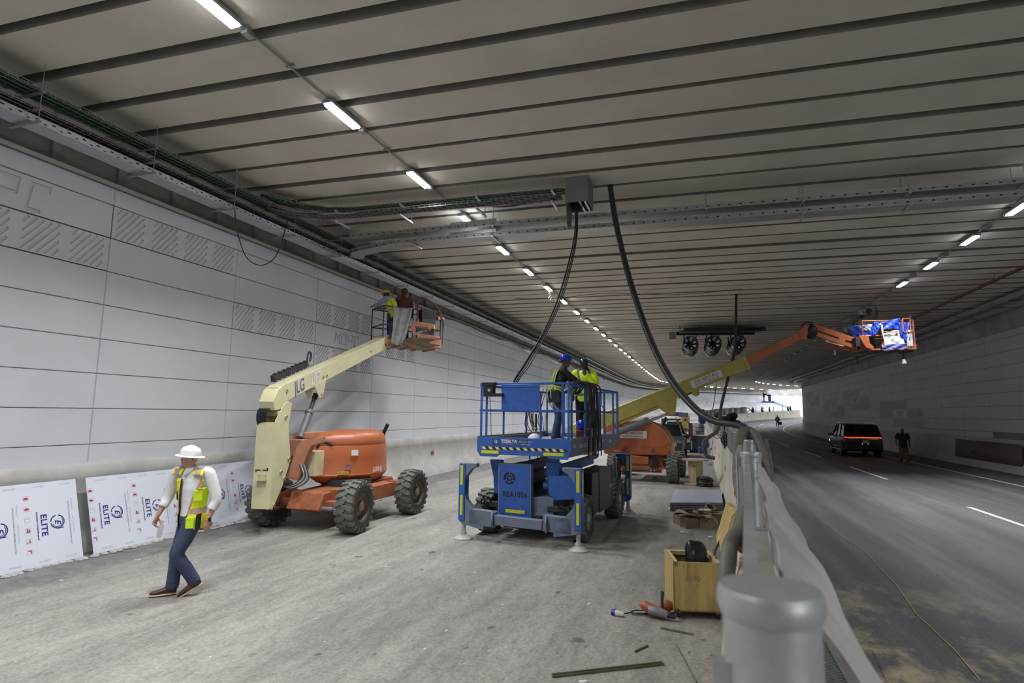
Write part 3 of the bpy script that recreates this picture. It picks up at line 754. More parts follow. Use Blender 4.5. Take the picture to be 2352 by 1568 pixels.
# heavy black hose from the ceiling over the barrier
M_hose = pm('black_rubber_hose', (0.035, 0.038, 0.042), 0.45, var=0.4, scale=12)
hp = spline([(2.067, 11.760, 7.200), (2.132, 11.500, 6.303), (2.280, 11.100, 5.130), (2.452, 10.600, 4.081), (2.597, 10.100, 3.331), (2.723, 9.500, 2.784), (2.879, 8.900, 2.380), (3.003, 8.500, 2.225), (3.145, 8.200, 2.188), (3.178, 7.900, 2.152), (3.149, 7.600, 2.022)], 8)
b = MB(); b.tube(hp, .046, M_hose, n=12); b.tube([p + V((.045, -.02, .02)) for p in hp], .018, M_hose, n=6)
tag(b.build('black_hose'), 'heavy black hose hanging from the ceiling down onto the barrier fence', 'hose')
hp = spline([(9.067, 22.630, 7.200), (8.669, 21.800, 5.747), (8.445, 21.400, 4.849), (7.834, 20.600, 3.640), (6.977, 19.000, 2.666), (6.159, 17.000, 2.089), (5.704, 16.000, 1.860), (5.252, 15.400, 1.713), (5.075, 15.200, 1.539), (5.068, 15.000, 1.293), (5.198, 14.800, 1.232)], 8)
b = MB(); b.tube(hp, .05, M_hose, n=10); tag(b.build('black_hose'), 'thinner dark hose hanging from the far ceiling to the top of the barrier', 'hose')
hp = spline([(12.219, 34.000, 4.243), (11.972, 33.600, 3.452), (11.578, 33.000, 2.555)], 5)
b = MB(); b.tube(hp, .02, M_blk, n=6); tag(b.build('thin_cable'), 'thin black cable hanging far behind the pickup', 'cable')
b = MB(); b.tube(spline([(-5.692, 11.158, 6.479), (-5.651, 11.282, 5.951), (-5.559, 11.560, 5.481), (-5.424, 11.970, 5.414), (-5.299, 12.351, 5.706), (-5.235, 12.547, 6.220), (-5.193, 12.675, 6.832)], 8), .010, M_blk, n=6)
tag(b.build('sagging_cable'), 'single black cable sagging in a loop from the left wall trays', 'cable')
# loose coil above the ducts, and white rope under a light
b = MB(); random.seed(2); pts = [W(15.0 + random.uniform(-.1, .1), 5.9 + .6 * math.sin(i * 1.9) + i * .02, 6.93 + random.uniform(0, .2)) for i in range(14)]
b.tube(spline(pts, 6), .008, M_blk, n=5); tag(b.build('loose_cable'), 'tangled loose black cable lying above the galvanised ducts', 'cable')
b = MB(); c = V((1.408, 21.074, 7.050)); b.tube(spline([c, c + V((-.02, 0, -.15)), c + V((.04, 0, -.28)), c + V((-.05, 0, -.40)), c + V((0, 0, -.48)), c + V((.05, 0, -.38)), c + V((-.03, 0, -.26)), c + V((.02, 0, -.12))], 6), .014, pm('white_rope', (.7, .7, .72), .6), n=6)
tag(b.build('rope_loop'), 'knotted white rope hanging under a light of the left row', 'rope')
b = MB(); pts = [W(s_, d_, 7.12) for s_, d_ in ((25.6, 2.6), (26.0, 4.4), (25.6, 6.5), (26.6, 9.0), (26.2, 11.5))]; b.tube(spline(pts, 8), .012, M_blk, n=5)
tag(b.build('ceiling_cable'), 'thin black cable strung loosely across the ceiling beams', 'cable')
# --- jet fans with their dark support and the control box
M_fan = pm('fan_steel', (0.30, 0.31, 0.33), 0.28, metal=0.9, var=0.15, scale=6); M_fand = pm('fan_dark', (0.025, 0.026, 0.03), 0.4, var=0.2)
FY = 30.0
def jet_fan(px, label):
    c = V(px); t = thing('jet_fan', label, 'jet fan', c, R(-17), 'jet fans under the ceiling')
    b = MB(); r = .39
    b.lathe([(r * .80, -1.8), (r * .92, -1.87), (r, -1.8), (r, 1.8), (r * .9, 1.85), (r * .8, 1.8), (r * .78, 0.0), (r * .80, -1.8)], (0, 0, 0), (0, 1, 0), M_fan, 32, cap=False); b.build('casing', t, world=False)
    b = MB()
    for y in (-1.2, -.5, .2, .9): b.lathe([(r + .0, -.03), (r + .03, -.03), (r + .03, .03), (r, .03)], (0, y, 0), (0, 1, 0), M_fand, 32, cap=False)
    b.build('band', t, world=False)
    b = MB(); b.ball((0, -1.35, 0), (.13, .22, .13), M_fand, 14)
    b.build('hub', t, world=False)
    for k in range(7):
        a = 2 * PI * k / 7; u = V((math.cos(a), 0, math.sin(a))); q = V((-math.sin(a), 0, math.cos(a))); b = MB()
        b.add([u * .10 + V((0, -1.28, 0)) - q * .05, u * .10 + V((0, -1.18, 0)) + q * .05, u * .38 + V((0, -1.26, 0)) + q * .09, u * .38 + V((0, -1.30, 0)) - q * .08], [(0, 1, 2, 3)], M_fan); b.build('fan_blade', t, world=False, solid=.012)
    for x in (-.3, .3):
        for y in (-.9, .9):
            b = MB(); b.bar((x, y, .28), (x * 1.05, y, .62), .06, .06, M_fand); b.build('hanging_bracket', t, world=False)
    return t
for p, l in (((9.774, 31.000, 6.037), 'leftmost of the three round steel jet fans under the ceiling'), ((10.993, 31.000, 6.075), 'middle of the three round steel jet fans under the ceiling'), ((12.285, 31.000, 6.114), 'rightmost of the three round steel jet fans, partly behind the boom')):
    jet_fan(p, l)
b = MB(); a, c = V((9.246, 31.000, 6.876)), V((13.637, 31.000, 6.974)); b.bar(a, c, .5, .08, M_fand); b.bar(a + V((0, -.7, .0)), c + V((0, -.7, .0)), .08, .2, M_fand); b.bar(a + V((0, .7, .0)), c + V((0, .7, .0)), .08, .2, M_fand)
for k in range(5):
    p = a.lerp(c, k / 4); b.cyl(p, (p.x, p.y, 7.22), .02, M_fand, n=6)
tag(b.build('fan_support_frame'), 'black steel frame carrying the three jet fans', 'frame')
p = V((8.833, 31.000, 6.653)); t = thing('control_box', 'small grey control box left of the jet fans', 'control box', p, R(-18))
b = MB(); b.box((0, 0, 0), (.34, .2, .42), M_box); b.build('casing', t, world=False, bevel=.01)
b = MB(); b.box((0, 0, -.22), (.34, .2, .02), M_galv); b.build('bottom_plate', t, world=False)
b = MB(); b.cyl((0, 0, .2), (0, 0, .6), .01, M_galvd, n=6); b.build('threaded_rod', t, world=False)
# --- right wall services
b = MB(); b.tube([W(s_, 19.5, 6.98 + zc_off(s_)) for s_ in line(12, 110, 2)], .055, M_red, n=10)
for s_ in line(14, 100, 3): b.lathe([(.07, -.06), (.07, .06)], W(s_, 19.5, 6.98 + zc_off(s_)), Th(s_), M_red, 10); b.cyl(W(s_, 19.5, 7.0 + zc_off(s_)), W(s_, 19.5, 7.25 + zc_off(s_)), .008, M_galvd, n=5)
tag(b.build('fire_main_pipe'), 'dark red fire main pipe under the ceiling near the right wall', 'pipe')
for d, z, l in ((21.3, 6.98, 'inner steel cable tray along the top of the right wall'), (21.95, 6.86, 'outer steel cable tray next to the top of the right wall')):
    b = MB(); sweep(b, [(d, z), (d + .3, z), (d + .3, z + .09), (d + .295, z + .09), (d + .295, z + .006), (d + .005, z + .006), (d + .005, z + .09), (d, z + .09)], line(8, 138, 2.0), M_galv, zc_off, closed=True); tag(b.build('cable_tray', ang=30), l, 'cable tray')
for d, z, l in ((21.33, 7.0, 'inner'), (21.98, 6.88, 'outer')):
    b = MB()
    for k in range(6): b.tube([W(s_, d + .04 * k, z + zc_off(s_)) for s_ in line(8, 138, 2)], .015, M_blk, n=4)
    tag(b.build('black_cables'), 'black cables lying in the %s tray of the right wall' % l, 'cables', kind='stuff')
for i, s_ in enumerate(line(16, 120, 3.0)):
    t = thing('tray_hanger', 'hanger of the right wall cable trays, %s from the frame edge' % nth(i).replace('nearest', 'first'), 'hanger', W(s_, 0, 0), -(H0 + max(0, s_ - S0) / RC), 'hangers along the right wall trays')
    b = MB(); dz = zc_off(s_)
    for d in (21.25, 22.3): b.cyl((d, 0, 6.82 + dz), (d, 0, 7.22 + dz), .006, M_galvd, n=5)
    b.box((21.8, 0, 6.83 + dz), (1.15, .04, .03), M_galvd); b.box((21.5, 0, 6.96 + dz), (.5, .04, .03), M_galvd); b.build('rods_and_struts', t, world=False)
b = MB()
for d, z in ((1.35, 6.42), (1.75, 6.6)):
    b.tube([W(s_, d, z + zc_off(s_)) for s_ in line(46, 141, 2)], .04, M_galv, n=8)
tag(b.build('conduit_pair'), 'pair of bright galvanised conduits following the far left wall', 'conduit')

# ================================================================ MEDIAN BARRIER AND FENCE
def DB(s): # centre of the barrier
    return 9.95 + (s - 4.38) * .071 if s < 14.4 else (10.66 + min(1, (s - 14.4) / 8) * .06)
M_bar = pm('median_barrier_concrete', (0.56, 0.53, 0.46), 0.8, var=0.22, scale=1.6, bump=0.25, bscale=18)
M_refl = pm('red_reflector', (0.45, 0.01, 0.012), 0.35, var=0.08)
PROF = [(-.33, 0), (-.33, .07), (-.20, .32), (-.12, 1.32), (-.10, 1.38), (.10, 1.38), (.12, 1.32), (.20, .32), (.33, .07), (.33, 0)]
s = -4.6; k = 0
while s < 136:
    e = s + 5.95; mid = (s + e) / 2; vis = e > 6
    zb = zf(mid) * 0 
    t = thing('concrete_barrier', ('pale concrete median barrier segment, %s from the camera' % nth(k)) if vis else 'pale concrete barrier segment outside the frame, %s in line' % ('first' if mid < 0 else 'second'), 'barrier', W(mid, DB(mid), zf(mid)), -(H0 + max(0, mid - S0) / RC), 'segments of the concrete median barrier')
    b = MB(); sl3 = line(s + .015, e, 1.2); n = len(PROF)
    vs = [W(q, DB(q) + a, z + zf(q)) for q in sl3 for a, z in PROF]
    fs = [(i * n + j, i * n + (j + 1) % n, (i + 1) * n + (j + 1) % n, (i + 1) * n + j) for i in range(len(sl3) - 1) for j in range(n)] + [tuple(range(n)), tuple((len(sl3) - 1) * n + j for j in reversed(range(n)))]
    b.add(vs, [tuple(reversed(f)) for f in fs], M_bar); b.build('body', t, ang=50)
    q = mid - .1 * 0
    b = MB(); b.box(W(q, DB(q) - .182, .70 + zf(q)), (.012, .13, .15), M_refl, (Nh(q), Th(q), UPZ)); b.build('reflector', t)
    b = MB(); b.box(W(q, DB(q) + .182, .70 + zf(q)), (.012, .13, .15), M_refl, (Nh(q), Th(q), UPZ)); b.build('reflector', t)
    s += 6.0; k += 1 if vis else 0
# steel posts with caps
M_post = pm('post_zinc', (0.50, 0.51, 0.515), 0.42, metal=0.55, var=0.22, scale=5, bump=0.05)
def fpost(label, s, big=False):
    r = .080; c = W(s, DB(s), 1.38 + zf(s)); t = thing('fence_post', label, 'fence post', c, -(H0 + max(0, s - S0) / RC), 'round steel posts of the barrier fence')
    b = MB(); b.cyl((0, 0, 0), (0, 0, .60), r, M_post, n=32, cap=False); b.build('tube', t, world=False)
    b = MB(); b.lathe([(r + .003, .575), (r + .008, .59), (r + .008, .612), (r + .003, .622), (r * .5, .626), (.001, .628)], (0, 0, 0), (0, 0, 1), M_post, 40, cap=False); b.build('cap', t, world=False)
    b = MB(); b.box((-.01, 0, .012), (.24, .24, .02), M_post)
    for x in (-.09, .09):
        for y in (-.09, .09): b.cyl((x - .01, y, .02), (x - .01, y, .05), .012, M_post, n=6)
    b.build('base_plate', t, world=False, bevel=.003)
    b = MB(); b.bar((-r - .005, -r * .3, .08), (-r - .005, -r * .3, .5), .03, .03, M_post); b.build('clamp_rail', t, world=False)
    return t
PS = [4.38, 8.54, 11.2, 14.1, 17.0, 19.9, 22.8, 25.7, 28.6, 31.5, 34.4, 37.3]
pp = None
for i, s in enumerate(PS):
    lb = 'large blurred grey steel post cap in the foreground' if i == 0 else 'round steel fence post with cap on the barrier, %s from the camera' % nth(i)
    if i < 2: q = fpost(lb, s); pp = q
    else: dup(pp, W(s, DB(s), 1.38), RZ, lb)
# perforated sheet panels: slotted steel with real openings
def slotted(label, s0, s1, off=-.10, thick=.004, z0=1.40, z1=1.97, fine=True):
    t = thing('fence_section', label, 'fence panel', W((s0 + s1) / 2, DB((s0 + s1) / 2), z0), RZ, 'slotted steel panels of the barrier fence')
    L_ = s1 - s0; A = W(s0, DB(s0) + off, z0); B = W(s1, DB(s1) + off, z0); ux = (B - A).normalized(); nx = V((ux.y, -ux.x, 0)); L_ = (B - A).length
    b = MB(); cw, ch = (.13, .062) if fine else (.2, .09); nu, nv = int(L_ / cw), int((z1 - z0) / ch); cw, ch = L_ / nu, (z1 - z0) / nv
    for j in range(nv):
        zz = j * ch
        for i in range(nu):
            x0 = i * cw; o = A + ux * x0 + UPZ * zz
            # slanting louvre between two webs: tall solid web, tilted blade
            b.add([o, o + ux * cw * .30, o + ux * cw * .30 + UPZ * ch, o + UPZ * ch], [(0, 1, 2, 3)], M_post)
            q0, q1 = o + ux * cw * .30, o + ux * cw
            b.add([q0 + UPZ * ch * .9, q1 + UPZ * ch * .55, q1 + UPZ * ch * .05 - nx * .035, q0 + UPZ * ch * .4 - nx * .035], [(0, 1, 2, 3)], M_post)
    b.build('slotted_sheet', t, ang=None, solid=.003)
    b = MB()
    for z in (0, z1 - z0): b.bar(A + UPZ * z, B + UPZ * z, .045, .03, M_post)
    for q in (A, B): b.bar(q, q + UPZ * (z1 - z0), .03, .045, M_post, up=(1, 0, 0))
    b.build('rim', t)
    return t
for i in range(1, len(PS) - 1):
    slotted('slotted galvanised fence panel on the barrier, %s from the camera' % nth(i), PS[i] + .12, PS[i + 1] - .12, fine=i < 5)
# the near panel ends edge-on to the camera: plain rail with its cover strip
t = thing('fence_section', 'blurred galvanised fence panel seen end on, next to the foreground post', 'fence panel', W(6.4, DB(6.4), 1.4), RZ, 'slotted steel panels of the barrier fence')
b = MB(); A, B = W(4.50, DB(4.5) - .03, 1.40), W(8.42, DB(8.42) - .03, 1.40); b.bar(A + UPZ * .56, B + UPZ * .56, .032, .05, M_post); b.bar(A, B, .032, .04, M_post); b.build('rail', t)
b = MB(); b.grid(lambda u, v: A.lerp(B, u) + UPZ * (.54 * v) + N0 * (.008 * math.sin(u * 60)), 60, 2, M_post); b.build('corrugated_sheet', t, solid=.004)
# plastic sheeting tied over the near panel on the road side
M_film = pm('cloudy_plastic_film', (0.66, 0.62, 0.60), 0.32, var=0.2, scale=3, bump=0.3, bscale=9, trans=0.15)
M_ink = pm('dark_blue_ink', (0.03, 0.035, 0.13), 0.5, var=0.1); M_inkr = pm('orange_red_ink', (0.55, 0.10, 0.03), 0.5, var=0.1)
t = thing('plastic_sheet', 'crumpled translucent white plastic sheet hung over the road side of the fence', 'plastic sheet', W(6.3, DB(6.3) + .2, 1.2), RZ)
def film(u, v):
    s = 8.35 - 3.75 * u; base = W(s, DB(s) + .03, 0)
    bul = (0.10 + .22 * u) * math.sin(min(1, v * 1.15) * PI * .55); z = 1.93 - (.18 + .50 * u) * v
    f = .010 * math.sin(26 * u + 6 * v) * (0.2 + v) + .006 * math.sin(47 * u - 14 * v) + .008 * math.sin(11 * v + 14 * u)
    return base + N0 * (bul + f) + UPZ * (z + .008 * math.sin(40 * u + 3 * v))
b = MB(); b.grid(film, 90, 26, M_film); b.build('film', t, solid=.002)
b = MB(); c = film(.78, .75); ux = (film(.84, .75) - c).normalized(); uy = (film(.78, .65) - c).normalized(); nn = ux.cross(uy).normalized(); c = c + N0 * .035
for r0, r1, a0, a1, mt in ((.055, .045, 30, 330, M_ink), (.036, .022, 60, 300, M_inkr), (.018, .006, 0, 360, M_ink)):
    st = [(math.cos(R(a0 + (a1 - a0) * k / 16)), math.sin(R(a0 + (a1 - a0) * k / 16))) for k in range(17)]
    vs = [c + ux * x * r0 + uy * y * r0 for x, y in st] + [c + ux * x * r1 + uy * y * r1 for x, y in st]; b.add(vs, [(k, k + 1, 18 + k, 17 + k) for k in range(16)], mt)
b.build('printed_emblem', t, solid=.001)
# thick ribbed hose arched over the fence
M_rib = pm('grey_ribbed_hose', (0.15, 0.14, 0.12), 0.6, var=0.35, scale=8)
def ribbed(b, pts, r, mat, pitch=.022, n=14):
    P = [V(p) for p in pts]; out = [P[0]]; 
    for a, c in zip(P, P[1:]):
        k = max(1, int((c - a).length / (pitch / 2)))
        for j in range(1, k + 1): out.append(a.lerp(c, j / k))
    rs = [r * (1.0 if i % 2 else .93) for i in range(len(out))]; b.tube(out, rs, mat, n=n)
b = MB(); pts = spline([(2.786, 6.300, 1.537), (2.820, 6.400, 1.713), (2.859, 6.600, 1.938), (2.886, 6.800, 2.078), (2.842, 6.900, 2.135), (2.716, 6.800, 2.091), (2.557, 6.500, 1.964), (2.428, 6.200, 1.819), (2.230, 5.700, 1.690), (2.100, 5.300, 1.598), (1.999, 5.000, 1.529), (1.868, 4.700, 1.473), (1.720, 4.400, 1.447), (1.606, 4.200, 1.449)], 8)
ribbed(b, pts, .052, M_rib); tag(b.build('grey_hose', ang=60), 'dusty grey ribbed hose arched over the fence posts and down the barrier', 'hose')
b = MB(); pts = spline([(1.537, 3.850, 1.439), (1.542, 3.900, 1.488), (1.515, 3.900, 1.519), (1.460, 3.850, 1.509), (1.398, 3.750, 1.471), (1.347, 3.650, 1.410), (1.296, 3.550, 1.334), (1.261, 3.500, 1.177)], 8)
ribbed(b, pts, .050, M_rib, .03, 18); tag(b.build('grey_hose', ang=60), 'short thick ribbed grey hose end beside the wooden crate', 'hose')
b = MB(); b.tube(spline([(3.100, 7.000, 2.020), (3.044, 6.800, 1.827), (2.965, 6.600, 1.646), (2.880, 6.500, 1.419)], 8), .02, M_rib, n=8); tag(b.build('hose_tail'), 'thin grey hose hanging on the road side of the fence', 'hose')
# knotted mesh bag on the fence
t = thing('mesh_bag', 'dark speckled mesh bag hanging on the slotted fence panels', 'bag', (5.037, 13.600, 1.725), RZ)
b = MB(); random.seed(6); c = V((5.036, 13.600, 1.705))
b.grid(lambda u, v: c + V((.075 * math.cos(u * 2 * PI) * math.sin(PI * (.08 + .87 * v)) * (1 + .2 * math.sin(7 * u + 9 * v)), .07 * math.sin(u * 2 * PI) * math.sin(PI * (.08 + .87 * v)), -.42 * v + .26)), 26, 30, lambda i, j: M_hole if (i * 7 + j * 3 + i * j) % 5 else pm('pale_mesh_thread', (.55, .55, .56), .6))
b.build('net', t); b = MB(); b.tube([c + V((0, 0, .25)), c + V((.02, 0, .36))], .012, M_hole, n=6); b.build('drawstring', t)
b = MB(); P0 = V((5.885, 16.500, 1.933)); b.tube([P0 + V((.10 * math.cos(a), .12 * math.sin(a) * .3, .22 * math.sin(a) - .05)) for a in [2 * PI * k / 24 for k in range(25)]], .018, pm('pale_hose', (.6, .6, .58), .5), n=8); tag(b.build('coiled_hose'), 'pale coiled hose loop hung on the fence beside the mesh bag', 'hose')
# drain grate between barrier and asphalt, and the builders' string line
t = thing('drain_grate', 'long steel drain grate in the concrete strip beside the barrier', 'drain grate', W(8, 10.9, .01), RZ)
b = MB(); s = 3.0
while s < 13.5: b.box(W(s, 10.88, .012), (.22, .012, .022), M_galvd, (Nh(0), Th(0), UPZ)); s += .035
b.build('bars', t); b = MB()
for d in (10.76, 11.0): b.bar(W(3.0, d, .012), W(13.5, d, .012), .02, .03, M_galvd)
b.build('frame', t); b = MB(); b.box(W(8.2, 10.88, .004), (.24, 10.6, .004), M_hole, (Nh(0), Th(0), UPZ)); b.build('channel', t)
b = MB(); b.tube([(4.163, 5.356, 0.020), (4.445, 6.020, 0.020), (4.787, 7.028, 0.020), (5.316, 8.157, 0.020), (6.122, 10.193, 0.020), (6.355, 11.248, 0.020), (7.021, 13.345, 0.020), (8.286, 16.880, 0.020)], .006, pm('string_line', (.62, .5, .28), .7), n=5)
tag(b.build('string_line'), 'thin pale string lying across the asphalt', 'string')

# ================================================================ AERIAL LIFTS
M_cream = pm('cream_boom_paint', (0.66, 0.63, 0.38), 0.42, var=0.10, scale=3, bump=0.03)
M_creamd = pm('cream_dusty', (0.52, 0.49, 0.30), 0.6, var=0.25, scale=5)
M_org = pm('orange_lift_paint', (0.43, 0.095, 0.018), 0.38, var=0.16, scale=2.5, col2=(0.40, 0.14, 0.065), spread=0.3)
M_orgd = pm('dusty_orange', (0.34, 0.105, 0.045), 0.65, var=0.3, scale=6)
M_rust = pm('salmon_faded_paint', (0.46, 0.20, 0.12), 0.6, var=0.2, scale=6)
M_tyre = pm('dusty_tyre_rubber', (0.15, 0.15, 0.13), 0.85, var=0.4, scale=9, bump=0.2)
M_tyrd = pm('tyre_sidewall', (0.05, 0.05, 0.047), 0.8, var=0.4, scale=5)
M_rim = pm('rusty_rim', (0.27, 0.19, 0.15), 0.7, var=0.35, scale=9)
M_rimg = pm('grey_rim', (0.42, 0.42, 0.41), 0.6, var=0.25, scale=9)
M_steel = pm('bright_steel', (0.55, 0.56, 0.58), 0.3, metal=0.8, var=0.1)
M_dark = pm('dark_machine', (0.035, 0.036, 0.038), 0.55, var=0.3, scale=8)
M_greyc = pm('cylinder_grey', (0.17, 0.175, 0.19), 0.45, var=0.2, scale=6)
M_whi = pm('sticker_white', (0.72, 0.72, 0.72), 0.5, var=0.05)
M_yel = pm('sticker_yellow', (0.62, 0.62, 0.02), 0.5, var=0.12, scale=20)
M_navy = pm('lettering_navy', (0.05, 0.06, 0.16), 0.5, var=0.05)
M_let = pm('lettering_grey', (0.30, 0.30, 0.38), 0.5, var=0.3, scale=30)
M_black = pm('black_plastic', (0.012, 0.012, 0.013), 0.45, var=0.1)
X_, Y_, Z_ = V((1, 0, 0)), V((0, 1, 0)), V((0, 0, 1))

def wheel(root, c, ax, r, w, lugs=20, rim=M_rim, lugh=.034, face=1, label=None):
    """c: centre, ax: axle direction pointing to the outer face"""
    c, ax = V(c), V(ax).normalized(); b = MB(); rr = r - lugh
    p = [(rr * .56, -w * .42), (rr * .62, -w * .5), (rr * .90, -w * .5), (rr * .985, -w * .42), (rr, -w * .2), (rr, w * .2), (rr * .985, w * .42), (rr * .90, w * .5), (rr * .62, w * .5), (rr * .56, w * .42)]
    x, y, z = frame(ax)
    b.lathe(p[:2] + [(rr * .90, -w * .5)], c, ax, M_tyrd, 40, cap=False); b.lathe(p[2:8], c, ax, M_tyre, 40, cap=False); b.lathe(p[7:], c, ax, M_tyrd, 40, cap=False)
    for k in range(lugs):
        for sd_ in (-1, 1):
            a0 = 2 * PI * (k + (.5 if sd_ > 0 else 0)) / lugs; st = 2 * PI / lugs
            def P(a, h, q): return c + ax * q + (x * math.cos(a) + y * math.sin(a)) * h
            w1 = st * .27
            for (q0, q1, da0, da1) in ((-.03 * sd_, w * .26 * sd_, 0, .10), (w * .26 * sd_, w * .505 * sd_, .10, .13)):
                lo = [P(a0 + da0 - w1, rr - .01, q0), P(a0 + da0 + w1, rr - .01, q0), P(a0 + da1 + w1, rr * .985 - .01, q1), P(a0 + da1 - w1, rr * .985 - .01, q1)]
                h1 = r if abs(q1) < w * .3 else r * .975
                hi = [P(a0 + da0 - w1 * .8, r, q0), P(a0 + da0 + w1 * .8, r, q0), P(a0 + da1 + w1 * .8, h1, q1), P(a0 + da1 - w1 * .8, h1, q1)]
                b.add(lo + hi, [(4, 5, 6, 7), (0, 1, 5, 4), (1, 2, 6, 5), (2, 3, 7, 6), (3, 0, 4, 7)], M_tyre)
            q1 = w * .505 * sd_; b.add([P(a0 + .13 - w1, rr * .985, q1), P(a0 + .13 + w1, rr * .985, q1), P(a0 + .15 + w1, rr * .84, q1), P(a0 + .15 - w1, rr * .84, q1)], [(0, 1, 2, 3)], M_tyre)
    o = b.build('wheel', root); 
    if label: o['label'] = label
    b = MB(); R_ = rr * .60
    b.lathe([(R_ * .93, -w * .40), (R_ * .95, w * .30), (R_ * 1.0, w * .46), (R_ * 1.05, w * .46), (R_ * 1.05, w * .40), (R_ * .9, -w * .46)], c, ax, rim, 32, cap=False)
    b.lathe([(R_ * .95, w * .12), (R_ * .75, w * .10), (R_ * .62, w * .22), (R_ * .36, w * .24), (R_ * .34, w * .40), (R_ * .26, w * .45), (.001, w * .46)], c, ax, rim, 28, cap=False)
    b.lathe([(R_ * .95, -w * .12), (R_ * .5, -w * .2), (.001, -w * .2)], c, -ax * -1, rim, 20, cap=False)
    for k in range(9):
        a = 2 * PI * k / 9; q = c + ax * (w * .23) + (x * math.cos(a) + y * math.sin(a)) * R_ * .5; b.cyl(q, q + ax * .025, .014, M_steel, n=6)
    b.build('rim', o); return o

# ---------------------------------------------------------------- cream and orange articulated boom lift near the wall
t = thing('boom_lift', 'cream and orange boom lift parked by the left wall, basket raised beside the panels', 'boom lift', (-3.57, 12.7, 0), RZ)
JL = t; O = V((-3.57, 12.7, 0)); u = T0; n = N0
def LW(x, y, z): return O + n * x + u * y + Z_ * z
for x, y, tl in ((-.98, -1.15, -12), (.98, -1.15, 6), (-.98, 1.15, 0), (.98, 1.15, 0)):
    ax = (n * (1 if x > 0 else -1)); ax = Matrix.Rotation(R(tl), 3, 'Z') @ ax
    wheel(t, LW(x, y, .50), ax, .50, .36, rim=M_rim)
b = MB()
b.prism([(-1.45, .42), (-1.3, .72), (1.3, .80), (1.5, .55), (1.5, .38), (-1.3, .36)], LW(0, 0, 0), u, Z_, n * .75, M_orgd)
b.bar(LW(-.72, -1.15, .48), LW(.72, -1.15, .48), .20, .18, M_orgd); b.bar(LW(-.78, 1.15, .55), LW(.78, 1.15, .55), .30, .28, M_orgd)
b.box(LW(.60, .35, .60), (.34, .95, .30), M_orgd, (n, u, Z_)); b.box(LW(.70, 1.0, .62), (.34, .55, .26), M_orgd, (n, u, Z_))
b.prism([(0, 0), (.34, .02), (.36, .20), (.1, .26), (-.25, .20), (-.3, .05)], LW(.35, -1.0, .52), n, Z_, u * .12, M_orgd)
b.prism([(0, 0), (.3, .02), (.3, .22), (.1, .26), (-.15, .12)], LW(-.7, -1.05, .5), n, Z_, u * .12, M_orgd)
b.build('chassis', t, bevel=.012)
b = MB(); b.cyl(LW(-.75, -1.32, .46), LW(-.1, -1.32, .46), .035, M_dark, n=12); b.cyl(LW(-.9, -1.32, .46), LW(-.7, -1.32, .46), .014, M_steel, n=8); b.build('steering_cylinder', t)
b = MB(); b.cyl(LW(.1, -1.32, .44), LW(.62, -1.32, .44), .04, M_greyc, n=12); b.cyl(LW(.6, -1.32, .44), LW(.85, -1.30, .45), .014, M_steel, n=8); b.build('steering_cylinder', t)
for x in (-.86, .86):
    b = MB(); b.box(LW(x, -1.15, .5), (.12, .24, .34), M_orgd, (n, u, Z_)); b.cyl(LW(x, -1.15, .3), LW(x, -1.15, .72), .05, M_dark, n=10); b.build('steering_knuckle', t, bevel=.01)
b = MB(); b.cyl(LW(0, 0, .74), LW(0, 0, .88), .52, M_dark, n=40); b.build('turntable_ring', t)
# hood: plan outline lofted over its height
hc = V((-3.55, 13.2, 0))
plan = [(-4.12, 12.02), (-3.75, 12.19), (-3.40, 12.34), (-3.17, 12.50), (-3.02, 12.78), (-2.92, 13.15), (-2.90, 13.55), (-2.98, 13.95), (-3.2, 14.2), (-3.6, 14.3), (-4.0, 14.25), (-4.25, 14.0), (-4.28, 13.0), (-4.24, 12.2)]
def hring(z, k, dy=0): return [V((hc.x + (p[0] - hc.x) * k, hc.y + (p[1] - hc.y) * k + dy, z)) for p in plan]
def hood_part(zs, mat):
    b = MB(); m_ = len(plan); P = []
    for z, k in zs: P += hring(z, k)
    fs = [(i * m_ + j, i * m_ + (j + 1) % m_, (i + 1) * m_ + (j + 1) % m_, (i + 1) * m_ + j) for i in range(len(zs) - 1) for j in range(m_)]
    fs += [tuple(reversed(range(m_))), tuple((len(zs) - 1) * m_ + j for j in range(m_))]
    return b.add(P, fs, mat)
hood_part([(.76, .70), (.82, .84), (.92, .97), (.945, 1.0)], M_org).build('belly_pan', t, ang=40)
hood_part([(.945, 1.0), (.965, 1.012), (.985, 1.0), (1.0, .99), (1.3, .985), (1.57, .955), (1.585, .945)], M_org).build('engine_hood', t, ang=40)
hood_part([(1.583, .925), (1.595, .93), (1.62, .945), (1.70, .93), (1.80, .87), (1.86, .76), (1.89, .60), (1.895, .4)], M_org).build('hood_lid', t, ang=50)
b = MB(); b.tube([V((-3.05, 13.75, 1.55)), V((-3.05, 13.75, 1.75)), V((-3.02, 13.74, 1.85)), V((-2.94, 13.72, 2.02))], .045, M_black, n=12); b.build('exhaust_pipe', t)
